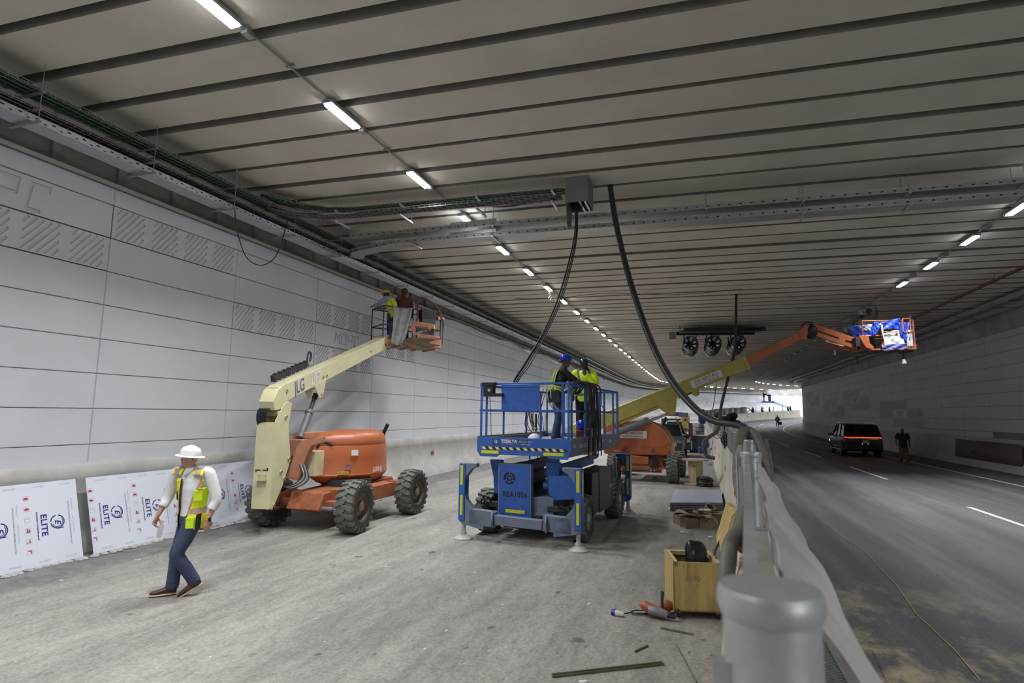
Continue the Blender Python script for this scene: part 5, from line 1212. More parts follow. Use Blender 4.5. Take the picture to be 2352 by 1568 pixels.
# ---------------------------------------------------------------- second boom lift, orange, its boom across the tunnel
H2 = R(22); qu = V((math.sin(H2), math.cos(H2), 0)); qn = V((math.cos(H2), -math.sin(H2), 0)); QO = V((5.1, 21.5, 0)); A4 = (qn, qu, Z_)
t = thing('boom_lift', 'bright orange boom lift behind the blue lift, its long boom raised to the right', 'boom lift', QO, -H2)
def QW(x, y, z): return QO + qn * x + qu * y + Z_ * z
for x, y in ((-1.02, -1.15), (1.02, -1.15), (-1.02, 1.15), (1.02, 1.15)): wheel(t, QW(x, y, .48), qn * (1 if x > 0 else -1), .48, .36, rim=M_rimg)
b = MB(); b.box(QW(0, 0, .56), (.8, 2.4, .36), M_orgd, A4); b.bar(QW(-.8, -1.15, .42), QW(.8, -1.15, .42), .18, .2, M_org); b.bar(QW(-.8, 1.15, .48), QW(.8, 1.15, .48), .3, .28, M_orgd)
b.prism([(-.28, .60), (.30, .60), (.32, .86), (-.30, .88)], QW(-.1, -1.2, 0), qn, Z_, qu * .1, M_org); b.prism([(.30, .45), (.75, .45), (.52, 1.0), (.48, 1.0)], QW(0, -1.05, 0), qn, Z_, qu * .06, M_orgd)
b.build('chassis', t, bevel=.015)
b = MB(); b.cyl(QW(-.7, -1.3, .40), QW(.7, -1.3, .40), .03, M_dark, n=10)
for x in (-.72, -.45, .3, .42): b.cyl(QW(x, -1.33, .41), QW(x, -1.36, .41), .02, M_whi, n=8)
b.cyl(QW(.76, -1.34, .38), QW(.76, -1.37, .38), .10, M_whi, n=16); b.build('steering_cylinder', t)
b = MB(); b.tube(spline([QW(.30, -1.3, .45), QW(.28, -1.3, .75), QW(.40, -1.3, .86), QW(.62, -1.3, .83), QW(.80, -1.3, .66), QW(.86, -1.3, .45)], 6), .022, M_dark, n=8); b.box(QW(.42, -1.25, .66), (.20, .10, .28), M_black, A4); b.box(QW(-.65, -1.2, .72), (.2, .12, .4), M_black, A4); b.build('drive_hoses', t)
b = MB(); b.cyl(QW(0, 0, .74), QW(0, 0, .92), .55, M_dark, n=32); b.build('turntable_ring', t)
# hood facing the camera, tapering to the right
HP = [(-1.35, .90), (.98, .90), (1.06, 1.35), (1.02, 1.42), (.82, 1.75), (.52, 2.0), (.10, 2.10), (-1.35, 2.12)]
b = MB(); b.prism(HP, QW(-.05, -.55, 0), qn, Z_, qu * 1.3, M_org); b.build('engine_hood', t, bevel=.06)
b = MB(); rim_ = [(-.95, 1.20), (.75, 1.23), (.92, 1.40), (.66, 1.70), (.36, 1.90), (-.98, 1.92)]
for i in range(6):
    a_, c_ = rim_[i], rim_[(i + 1) % 6]; b.bar(QW(a_[0], -1.205, a_[1]), QW(c_[0], -1.205, c_[1]), .016, .02, M_org)
for x in (-.62, .38): b.lathe([(.13, 0), (.135, .012), (.10, .016), (.09, .002), (.001, .0)], QW(x, -1.20, 1.06), -qu, M_orgd, 24, cap=False); b.cyl(QW(x, -1.20, 1.06), QW(x, -1.225, 1.06), .035, M_dark, n=10)
for x in (-.95, .1): b.bar(QW(x, -1.21, 2.02), QW(x + .12, -1.2, 1.86), .10, .02, M_rust)
b.box(QW(-.92, -1.205, 1.03), (.20, .006, .06), pm('worn_sticker', (.5, .38, .25), .6, var=.3), A4); b.build('hood_trim', t)
b = MB(); b.box(QW(-.32, -1.21, 1.62), (.95, .006, .26), M_whi, A4); b.text('C&S RENTALS', .115, QW(-.32, -1.216, 1.67), qn, Z_, pm('sign_red', (.42, .10, .07), .5), bold=.02); b.text('849.353.7373 / 809.378.2256', .062, QW(-.32, -1.216, 1.545), qn, Z_, M_navy, bold=.015); b.build('company_sign', t)
b = MB(); b.cyl(QW(.55, .1, 1.95), QW(.68, .05, 2.24), .05, M_black, n=12); b.build('exhaust_pipe', t); b = MB(); b.tube(spline([QW(.0, -.9, 2.13), QW(.3, -1.0, 2.08), QW(.55, -1.0, 1.98), QW(.8, -1.0, 1.80)], 6), .018, M_blk, n=6); b.build('hood_cable', t)
# boom
g0 = V((3.356, 20.300, 2.155)); g1 = V((8.612, 20.900, 4.261)); k1 = V((11.198, 21.300, 5.499)); gd = (g1 - g0).normalized(); gn_ = gd.cross(V((0, -1, 0))).normalized() * -1
gp = V((0, 1, 0)); gu = gp.cross(gd).normalized() * -1
if gu.z < 0: gu = -gu
M_olive = pm('khaki_yellow_boom', (0.42, 0.36, 0.085), 0.5, var=0.15, scale=4)
g00 = g0 - gd * 1.3
b = MB(); b.bar(g00, g1, .34, .50, M_olive, up=gu, w1=.32, h1=.46); b.bar(g1 - gd * .12, g1 + gd * .02, .36, .52, M_olive, up=gu)
b.bar(g0 + gd * .4 - gu * .30, g0 + gd * 2.1 - gu * .30, .30, .10, M_olive, up=gu)
m_ = g0 + gd * 2.25
b.prism([(-.35, -.2), (.45, -.2), (.22, -.62), (.12, -.74), (0, -.74), (-.10, -.60)], m_, gd, gu, V((0, .34, 0)), M_olive); b.prism([(1.05, -.2), (1.35, -.2), (1.30, -.42), (1.2, -.46), (1.1, -.40)], m_, gd, gu, V((0, .2, 0)), M_olive)
b.build('main_boom', t, bevel=.012)
b = MB(); c = g0.lerp(g1, .70) - V((0, .175, 0)); b.prism([(-.62, -.13), (.62, -.13), (.62, .13), (-.62, .13)], c - V((0, .004, 0)), gd, gu, V((0, .006, 0)), M_whi); b.text('C&S RENTALS', .155, c - V((0, .009, 0)) + gu * .04, gd, gu, MATS['sign_red'], bold=.02); b.text('849.353.7373 / 809.378.2256', .085, c - V((0, .009, 0)) - gu * .075, gd, gu, M_navy, bold=.01); b.build('boom_sign', t)
b = MB(); b.bar(m_ + gd * .55 - gu * .27, m_ + gd * 1.25 - gu * .28, .05, .05, M_black, up=gu); b.cyl(g0 + gd * 3.95 - V((0, .17, 0)), g0 + gd * 3.95 - V((0, .18, 0)), .03, M_dark, n=8); b.build('boom_rod', t)
b = MB(); e1 = m_ - gu * .66 + gd * .06; e0 = V((3.947, 20.200, 1.784)); em = e0.lerp(e1, .52); b.cyl(e0 - (e1 - e0) * .35, em, .12, M_greyc, n=20); b.cyl(em - (e1 - e0).normalized() * .1, em, .14, M_greyc, n=20); b.cyl(em, e1, .05, M_steel, n=12); b.tube([e0 + Z_ * .16, em + Z_ * .16 - gd * .1], .012, M_steel, n=6); b.build('lift_cylinder', t)
b = MB(); b.box(V((2.694, 20.200, 1.725)), (.5, .6, 1.6), M_org, A4); b.build('upright', t, bevel=.02)
b = MB(); b.bar(g1 - gd * .3, k1 - gd * .45 - gu * .02, .24, .32, M_org, up=gu, w1=.22, h1=.28); b.prism([(-.45, -.16), (-.30, -.24), (-.1, -.05), (.12, .05), (.1, .25), (-.1, .26), (-.45, .14)], k1, gd, gu, V((0, .26, 0)), M_org); b.build('fly_boom', t, bevel=.01)
b = MB(); b.ball(k1 + V((.10, 0, .02)), (.26, .2, .30), M_black, 14); b.tube(spline([k1 + V((-.3, -.1, .2)), k1 + V((-.1, -.1, .35)), k1 + V((.15, -.1, .33))], 5), .03, M_black, n=8); b.build('jib_knuckle', t)
j1 = V((13.087, 21.500, 5.081)); ja = k1 + V((.16, -.05, .20)); jb = k1 + V((.20, -.05, -.08))
b = MB(); b.bar(ja, V((13.046, 21.500, 5.214)), .14, .20, M_org, up=(0, 0, 1)); b.prism([(-.2, .0), (.2, 0), (.1, -.22), (-.1, -.22)], ja.lerp(V((13.046, 21.500, 5.214)), .68), (V((13.046, 21.500, 5.214)) - ja).normalized(), Z_, V((0, .14, 0)), M_org); b.build('jib_upper_arm', t, bevel=.008)
b = MB(); b.bar(jb, V((13.066, 21.400, 4.919)), .12, .15, M_org); b.build('jib_lower_arm', t, bevel=.008)
b = MB(); b.bar(V((12.008, 21.500, 5.068)), V((12.823, 21.500, 4.844)), .10, .09, M_org); b.build('jib_cylinder', t)
b = MB(); s0_, s1_ = V((11.840, 21.300, 5.191)), V((12.519, 21.300, 5.017)); sd2 = (s1_ - s0_).normalized(); sz = V((0, -1, 0)).cross(sd2) * -1
if sz.z < 0: sz = -sz
b.prism([(0, -.06), ((s1_ - s0_).length, -.06), ((s1_ - s0_).length, .06), (0, .06)], s0_, sd2, sz, V((0, .01, 0)), M_whi); b.text('C&S RENTALS', .085, s0_.lerp(s1_, .6) - V((0, .008, 0)), sd2, sz, MATS['sign_red'], bold=.02); b.build('jib_sign', t)
# basket
pc = V((14.312, 21.700, 4.850)); bx = V((math.cos(R(8)), -math.sin(R(8)), 0)); by = V((math.sin(R(8)), math.cos(R(8)), 0)); A5 = (bx, by, Z_)
def QB(x, y, z): return pc + bx * x + by * y + Z_ * z
b = MB(); b.box(QB(0, 0.1, .03), (1.83, .95, .06), M_orgd, A5)
for x in (-.7, -.2, .3, .8): b.bar(QB(x, -.35, -.03), QB(x, .55, -.03), .06, .06, M_dark)
b.box(QB(.72, -.40, .12), (.40, .04, .20), M_org, A5); b.build('platform_floor', t)
b = MB(); rails(b, lambda x, y, z: QB(x, y + .1, z), .90, .46, M_org, r=.024, h=1.12, posts=((-1, -1), (1, -1), (1, 1), (-1, 1), (-.22, -1), (.3, -1))); b.build('platform_rails', t)
b = MB()
for xo, yo, zo, hw, hh in ((.62, -.44, .92, .13, .26), (-.62, .45, 1.35, .11, .2)):
    P = [QB(xo + a_ * hw, yo, zo + c_ * hh) for a_, c_ in ((-1, .8), (-.85, 1), (.85, 1), (1, .8), (1, -.85), (.85, -1), (-.7, -1), (-1, -.85), (-1, .8))]
    b.tube(P, .028, M_org, n=8); b.build('guard_hoop', t); b = MB()
b = MB(); b.prism([(0, .3), (.25, .34), (.38, .28), (.40, .02), (.55, -.10), (.50, -.20), (.28, -.16), (.15, 0)], V((13.048, 21.300, 5.056)), X_, Z_, V((0, .2, 0)), M_org); b.box(V((13.003, 21.300, 5.121)), (.16, .2, .34), M_dark); b.build('rotator_bracket', t, bevel=.01)
M_tarp = pm('blue_tarpaulin', (0.025, 0.07, 0.50), 0.35, var=0.35, scale=4, bump=0.6, bscale=5); M_tarpw = pm('white_sheeting', (0.55, 0.55, 0.56), 0.5, var=0.2, scale=4, bump=0.4, bscale=5); M_tarpd = pm('faded_violet_tarp', (0.14, 0.15, 0.38), 0.4, var=.4, scale=5, bump=.5, bscale=6)
def cloth(b, poly, mat, amp=.022, nu=22, nv=10, seed=0):
    """quad patch a,b,c,d (x,y,z in basket frame) with folds"""
    a_, b_, c_, d_ = [V(p) for p in poly]
    def fn(u_, v_):
        p = a_.lerp(b_, u_).lerp(d_.lerp(c_, u_), v_); f = amp * math.sin(u_ * 11 + v_ * 7 + seed) + amp * .5 * math.sin(u_ * 19 - v_ * 12 + seed * 2)
        return QB(p.x, p.y + f, p.z + .5 * f)
    b.grid(fn, nu, nv, mat)
b = MB(); cloth(b, [(-.45, -.42, 1.02), (.42, -.42, 1.22), (.46, -.40, .80), (-.40, -.42, .78)], M_tarp); cloth(b, [(.34, -.45, 1.05), (.52, -.42, 1.05), (.60, -.42, .25), (.36, -.45, .62)], M_tarp, seed=2); cloth(b, [(-.50, -.40, 1.08), (-.28, -.44, 1.06), (-.42, -.44, .62), (-.60, -.42, .52)], M_tarp, seed=3)
cloth(b, [(-1.25, -.1, 1.0), (-.48, -.40, 1.0), (-.62, -.40, .50), (-1.15, -.1, .50)], M_tarp, seed=4); cloth(b, [(.55, -.42, 1.05), (.76, -.42, 1.05), (.70, -.42, .35), (.56, -.42, .5)], M_tarp, seed=7, nu=8)
b.build('blue_tarpaulin', t, solid=.004)
b = MB(); cloth(b, [(-.28, -.40, .12), (.56, -.42, .15), (.40, -.38, .80), (-.20, -.38, .62)], M_tarpw, amp=.02, seed=1); cloth(b, [(-1.1, -.14, .98), (-.58, -.42, .98), (-.66, -.42, .74), (-.95, -.16, .76)], M_tarpw, .015, seed=5); cloth(b, [(.60, -.43, .1), (.80, -.43, .1), (.80, -.43, .75), (.60, -.43, .75)], M_tarpw, .01, seed=5); b.build('white_sheeting', t, solid=.004)
b = MB(); cloth(b, [(-.30, -.44, .20), (.58, -.44, .24), (.58, -.44, .02), (-.30, -.44, -.04)], M_tarpd, .02, seed=1); cloth(b, [(.82, -.40, 1.2), (1.0, -.2, 1.05), (.98, -.2, .1), (.80, -.40, .15)], M_tarpd, .03, seed=6, nu=8, nv=16); cloth(b, [(.80, -.36, 1.35), (.98, -.25, 1.1), (.95, -.25, .8), (.80, -.38, .95)], M_tarpd, .02, seed=8, nu=8); b.build('violet_sheeting', t, solid=.004)
M_greys = pm('dark_grey_sheeting', (.12, .125, .13), .6, var=.3, scale=4, bump=.4, bscale=5)
b = MB(); cloth(b, [(-1.45, .2, .95), (-.9, -.1, 1.0), (-.8, -.1, .2), (-1.35, .2, .3)], M_greys, .03, seed=2); b.build('grey_sheeting', t, solid=.004)
b = MB(); b.cyl(QB(-.22, -.42, .1), QB(-.22, -.42, .78), .035, M_org, n=8); b.tube(spline([QB(-.2, -.46, .68), QB(.1, -.48, .66), QB(.3, -.46, .72)], 5), .018, M_rust, n=6); b.tube(spline([QB(-.25, -.45, .95), QB(-.28, -.5, .7), QB(-.22, -.48, .4)], 5), .03, M_tarpw, n=6); b.build('rope_and_rags', t)
b = MB(); p0 = V((14.804, 21.400, 4.988)); b.tube([p0, p0 + V((0, 0, -.25)), p0 + V((.0, 0, -.47))], .035, M_black, n=8); b.tube([p0 + V((0, 0, -.47)), p0 + V((.02, 0, -.64))], [.05, .085], M_tarpw, n=8); b.build('hanging_strap', t)
b = MB(); p0 = V((13.352, 21.900, 4.674)); b.tube([p0, p0 + V((.01, 0, -.32))], .035, M_black, n=8); p0 = V((12.336, 21.600, 4.883)); b.tube([p0, p0 + V((0, 0, -.22))], [.02, .03], M_tarpw, n=6); b.build('hanging_strap', t)

# ================================================================ PEOPLE
M_skin = pm('tan_skin', (0.46, 0.25, 0.17), 0.55, var=0.08, scale=30); M_skinb = pm('brown_skin', (0.075, 0.038, 0.026), 0.5, var=0.1, scale=30); M_skinm = pm('mid_brown_skin', (0.15, 0.075, 0.048), 0.5, var=.1, scale=30)
M_shw = pm('white_shirt_cloth', (0.68, 0.68, 0.69), 0.8, var=0.06, scale=6, bump=0.25, bscale=14); M_nav = pm('navy_chinos', (0.045, 0.055, 0.115), 0.8, var=0.2, scale=10, bump=0.4, bscale=11)
M_lime = pm('lime_hi_vis', (0.60, 0.82, 0.01), 0.6, var=0.08, scale=10, bump=0.25, bscale=12, emit=(0.55, 0.8, 0.0), estr=0.0); M_orb = pm('orange_trim', (0.85, 0.22, 0.04), 0.6, var=0.05); M_silv = pm('silver_reflective', (0.30, 0.31, 0.32), 0.35, var=0.1)
M_brn = pm('brown_leather', (0.085, 0.032, 0.02), 0.45, var=0.25, scale=14); M_sole = pm('cream_sole', (0.5, 0.44, 0.32), 0.7, var=0.15); M_wht = pm('white_hard_hat', (0.74, 0.75, 0.78), 0.28, var=0.02)
M_blkc = pm('black_cloth', (0.016, 0.016, 0.019), 0.85, var=0.3, scale=8, bump=0.3, bscale=12); M_jean = pm('blue_jeans', (0.035, 0.06, 0.16), 0.85, var=0.35, scale=10, bump=0.3); M_hair = pm('dark_hair', (0.012, 0.01, 0.009), 0.7, var=0.2); M_hairb = pm('short_brown_hair', (0.12, 0.065, 0.042), 0.8, var=0.3, scale=40)
def norm(v): return V(v).normalized()
def hand(b, w, d, pn, curl, mat, side=1, thumb=.5, s=1.0):
    """w wrist, d direction, pn palm normal (fingers curl that way), side: which edge carries the thumb"""
    w, d, pn = V(w), norm(d), norm(V(pn) - norm(d) * V(pn).dot(norm(d))); x = d.cross(pn).normalized() * side
    rr = [(0, .026, .019), (.02, .030, .019), (.05, .039, .016), (.078, .041, .014), (.092, .038, .012)]
    b.loft([(w + d * (a * s), x * (h * s), pn * (t_ * s)) for a, h, t_ in rr], mat, 12)
    for k, (o, L_, r) in enumerate(((.031, .070, .0088), (.0105, .080, .0092), (-.0105, .074, .0088), (-.030, .058, .0078))):
        p = w + d * (.086 * s) + x * (o * s); pts = [p - d * .02]; a = curl[k] if isinstance(curl, (list, tuple)) else curl; ang = a * .5; dd_ = d
        pts.append(p)
        for f in (.42, .32, .26):
            dd_ = (d * math.cos(ang) + pn * math.sin(ang)).normalized(); p = p + dd_ * (L_ * f * s); pts.append(p); ang += a * .75
        b.tube(pts, [r * s, r * s, r * s * .98, r * s * .92, r * s * .75], mat, n=8)
    p = w + d * (.022 * s) + x * (.026 * s); q = p + (d * .62 + x * .62 + pn * thumb).normalized() * (.038 * s); e = q + (d * .85 + x * .15 + pn * thumb * 1.2).normalized() * (.030 * s); f = e + (d * .9 + pn * thumb * 1.4).normalized() * (.022 * s)
    b.tube([p, q, e, f], [.013 * s, .0115 * s, .010 * s, .007 * s], mat, n=8)
def limb(b, pts, rs, mat, n=14, k=5):
    """tube through joints with interpolated radii"""
    P = spline(pts, k); m_ = len(P); rr = []
    for i in range(m_):
        f = i / (m_ - 1) * (len(rs) - 1); j = min(int(f), len(rs) - 2); rr.append(rs[j] + (rs[j + 1] - rs[j]) * (f - j))
    b.tube(P, rr, mat, n=n)
BASE = dict(pel=(0, 0, .95), che=(0, .0, 1.38), nek=(0, .0, 1.50), hed=(0, .02, 1.64), shL=(-.19, 0, 1.43), shR=(.19, 0, 1.43), elL=(-.25, -.03, 1.14), elR=(.25, -.03, 1.14), wrL=(-.26, .05, .90), wrR=(.26, .05, .90),
            hiL=(-.09, 0, .92), hiR=(.09, 0, .92), knL=(-.10, .02, .50), knR=(.10, .02, .50), anL=(-.11, -.02, .09), anR=(.11, -.02, .09), toL=(-.15, .20, .03), toR=(.15, .20, .03))
def torso_rings(J, g=0.0, gz=0.0, top=True, low=0.0):
    pel, che, nek = V(J['pel']), V(J['che']), V(J['nek']); sx1 = norm(V(J['shR']) - V(J['shL'])); sx0 = norm(V(J['hiR']) - V(J['hiL'])); half = (V(J['shR']) - V(J['shL'])).length / 2
    R_ = []
    for f, hw, hd in ((-.28 - low, .150, .105), (-.12, .170, .118), (.05, .168, .118), (.25, .152, .112), (.5, .158, .118), (.78, .178, .125), (1.0, half * .96, .115), (1.13, half * .86, .095)):
        p = pel + (che - pel) * f; sx = sx0.lerp(sx1, max(0, min(1, f))).normalized(); upv = (che - pel).normalized(); fw = upv.cross(sx).normalized()
        R_.append((p, sx * (hw + g), fw * (hd + g)))
    if top: R_.append((nek, sx1 * (.075 + g), (che - pel).normalized().cross(sx1) * (.070 + g)))
    return R_
def headframe(J):
    y, p, r = [R(a) for a in J.get('look', (0, 0, 0))]
    M = Matrix.Rotation(-y, 3, 'Z') @ Matrix.Rotation(p, 3, 'X') @ Matrix.Rotation(r, 3, 'Y'); return M @ V((1, 0, 0)), M @ V((0, 1, 0)), M @ V((0, 0, 1))
def build_person(name, label, loc, head_deg, J, st, vox=.012, group=None):
    J = {**BASE, **J}; rz = -R(head_deg); t = thing('person', label, 'person', loc, rz, group)
    hs, hf, hu = headframe(J); hc = V(J['hed']); sk = st.get('skin', M_skin); fine = vox < .01
    b = MB(); b.loft(torso_rings(J, -.012), sk, 20)
    b.ball(hc + hu * .022 - hf * .008, (.077, .096, .098), sk, 18, (hs, hf, hu)); b.ball(hc + hf * .028 - hu * .055, (.056, .062, .062), sk, 14, (hs, hf, hu)); b.ball(hc + hf * .068 - hu * .088, (.026, .022, .020), sk, 10, (hs, hf, hu))
    b.ball(hc + hf * .094 - hu * .022, (.013, .020, .013), sk, 10, (hs, hf, hu)); b.ball(hc + hf * .086 + hu * .0, (.009, .014, .026), sk, 8, (hs, hf, hu)); b.ball(hc + hf * .080 + hu * .026, (.050, .014, .010), sk, 10, (hs, hf, hu))
    b.ball(hc + hf * .080 - hu * .056, (.024, .013, .007), sk, 8, (hs, hf, hu)); b.ball(hc + hf * .078 - hu * .067, (.022, .013, .008), sk, 8, (hs, hf, hu))
    for a in (-1, 1):
        b.ball(hc + hs * (a * .078) - hf * .008 - hu * .012, (.010, .019, .031), sk, 10, (hs, hf, hu)); b.ball(hc + hs * (a * .042) + hf * .062 - hu * .028, (.022, .018, .02), sk, 8, (hs, hf, hu))
    b.tube([V(J['nek']) - V((0, 0, .05)), V(J['nek']), hc - hu * .05 - hf * .01], [.066, .060, .056], sk, n=14)
    for s_ in 'LR':
        sh, el, wr = V(J['sh' + s_]), V(J['el' + s_]), V(J['wr' + s_]); hi, kn, an = V(J['hi' + s_]), V(J['kn' + s_]), V(J['an' + s_])
        limb(b, [sh, el, wr], [.055, .046, .043, .036, .027], sk, 12)
        limb(b, [hi, kn, an], [.070, .055, .042, .040, .032], sk, 12)
        hd = J.get('hd' + s_, (el, None)); d = norm(J['hdir' + s_]) if 'hdir' + s_ in J else norm(wr - el); pn = J.get('pn' + s_, (1, .3, 0) if s_ == 'L' else (-1, .3, 0))
        hand(b, wr, d, pn, J.get('curl' + s_, .5), st.get('glove', sk) if False else sk, side=J.get('ths' + s_, 1 if s_ == 'L' else -1), s=1.0)
    b.build('body', t, world=False, remesh=vox * .62 if fine else vox * .85, smooth=2 if fine else 1)
    if fine:
        e = MB()
        for a in (-1, 1):
            c = hc + hs * (a * .031) + hf * .080 + hu * .008; e.ball(c, (.014, .006, .006), M_whi, 10, (hs, hf, hu)); e.ball(c + hf * .004, (.006, .004, .006), M_hair, 8, (hs, hf, hu)); e.ball(hc + hs * (a * .032) + hf * .090 + hu * .028, (.020, .005, .004), M_hair, 8, (hs, hf, hu))
        e.build('eyes', t, world=False)
    # shirt
    b = MB(); sc_ = st['shirt']; g = st.get('loose', .012); long_ = st.get('sleeve', 1.0)
    b.loft(torso_rings(J, g, low=st.get('hem', 0.0)), sc_, 24)
    for s_ in 'LR':
        sh, el, wr = V(J['sh' + s_]), V(J['el' + s_]), V(J['wr' + s_])
        e_ = wr if long_ >= 1 else el.lerp(wr, long_) if long_ > 0 else sh.lerp(el, .65)
        pts = [sh + (V(J['nek']) - sh) * .3, sh, el, e_] if long_ > 0 else [sh + (V(J['nek']) - sh) * .3, sh, e_]
        limb(b, pts, [.072 + g, .072 + g, .062 + g, .056 + g, .052 + g, .044 + g] if long_ > 0 else [.072 + g, .070 + g, .064 + g], sc_, 14)
        if st.get('cuff') and long_ > 0: d_ = norm(e_ - el); b.cyl(e_ - d_ * .045, e_ + d_ * .01, .050 + g, sc_, n=14)
    nk = V(J['nek']); b.tube([nk - V((0, 0, .03)), nk + (hc - nk) * .25], [.085, .072], sc_, n=16)
    b.build('shirt', t, world=False, remesh=max(.011, vox), smooth=3)
    # trousers
    b = MB(); tr = st['trousers']; R_ = torso_rings(J, .016, top=False)[:3]; b.loft(R_, tr, 22)
    for s_ in 'LR':
        hi, kn, an = V(J['hi' + s_]), V(J['kn' + s_]), V(J['an' + s_]); tl = st.get('baggy', 0.0)
        pts = [hi + V((0, 0, .03)), hi.lerp(kn, .5), kn, kn.lerp(an, .5), an + V((0, 0, -.01))]
        limb(b, pts, [.098 + tl, .090 + tl, .078 + tl, .070 + tl, .066 + tl, .062 + tl], tr, 16)
        if fine:
            for q in (.1, .2, .3): p_ = kn + (an - kn) * q * .6 + V((0, .0, .01)); b.ball(p_, (.070 + tl, .078 + tl, .012), tr, 12)
            for q in (.82, .92): p_ = kn.lerp(an, q); b.ball(p_, (.072 + tl, .074 + tl, .012), tr, 12)
    b.build('trousers', t, world=False, remesh=max(.011, vox), smooth=3)
    # shoes
    for s_ in 'LR':
        an, to = V(J['an' + s_]), V(J['to' + s_]); f = norm(to - an - V((0, 0, (to - an).z)) * 0); fl = V((to.x - an.x, to.y - an.y, 0)); L_ = .29
        d = norm(V(J['foot' + s_]) if 'foot' + s_ in J else V((fl.x, fl.y, 0))); sd = norm(d.cross(V((0, 0, 1)))); up = sd.cross(d).normalized(); heel = an - d * .055 - up * (J.get('ah', .075))
        sh_ = MB(); prof_ = [(0.0, .030, .045, .05), (.03, .036, .058, .05), (.09, .036, .070, .062), (.15, .043, .046, .040), (.21, .047, .034, .026), (.26, .040, .026, .018), (.288, .018, .014, .012)]
        sh_.loft([(heel + d * a + up * (.02 + c * .62), sd * w_, up * (c * .72)) for a, w_, c, _ in prof_], st['shoe'], 16); o = sh_.build('shoe', t, world=False, ang=80, remesh=.008 if fine else .012, smooth=2)
        q = MB(); q.loft([(heel + d * a + up * .008, sd * (w_ + .004), up * .013) for a, w_, c, _ in prof_], st.get('sole', st['shoe']), 16); q.build('sole', o, world=False)
        if fine:
            q = MB()
            for k in range(4): p_ = heel + d * (.125 + .022 * k) + up * (.088 - .014 * k); q.cyl(p_ - sd * .025, p_ + sd * .025, .004, M_hairb, n=5)
            q.build('laces', o, world=False)
    # headgear
    hat = st.get('hat')
    if hat:
        b = MB(); c = hc + hu * .045 - hf * .004; full = st.get('brim', 'full')
        rings = [(c + hu * z, hs * (.104 * k), hf * (.128 * k)) for z, k in ((0, 1), (.03, .985), (.06, .92), (.085, .78), (.102, .55), (.112, .25), (.114, .03))]
        b.loft(rings, hat, 28)
        if full == 'full': b.loft([(c - hu * .002, hs * .104, hf * .128), (c - hu * .014, hs * .150, hf * .176), (c - hu * .020, hs * .151, hf * .177), (c - hu * .010, hs * .098, hf * .12)], hat, 28, cap=False)
        else: b.loft([(c, hs * .09, hf * .12), (c - hu * .012 + hf * .05, hs * .095, hf * .135), (c - hu * .018 + hf * .05, hs * .095, hf * .135), (c - hu * .012, hs * .088, hf * .11)], hat, 24, cap=False)
        for a in (-.03, 0, .03): b.tube([c + hs * a + hf * (.118 * math.cos(q)) + hu * (.116 * math.sin(q) * (1 - abs(a) * 2.2)) for q in [PI * i / 12 for i in range(13)]], .006, hat, n=6)
        b.build('hard_hat', t, world=False, ang=60)
    if st.get('hair'):
        b = MB(); b.ball(hc + hu * .030 - hf * .018, (.081, .094, .096) if not hat else (.079, .092, .045), st['hair'], 16, (hs, hf, hu)); b.ball(hc - hf * .052 - hu * (.02 if not hat else -.002), (.064, .045, .06 if not hat else .042), st['hair'], 12, (hs, hf, hu))
        if st.get('locks'):
            for k in range(9): p_ = hc - hs * (.06 - .01 * k) - hf * .07 - hu * .02; b.tube(spline([p_, p_ - hs * .03 - hf * .02 - hu * .04, p_ - hs * .035 - hf * .01 - hu * .10], 4), .009, st['hair'], n=6)
        b.build('hair', t, world=False, remesh=.008, smooth=1)
    return t, J, (hs, hf, hu, hc)
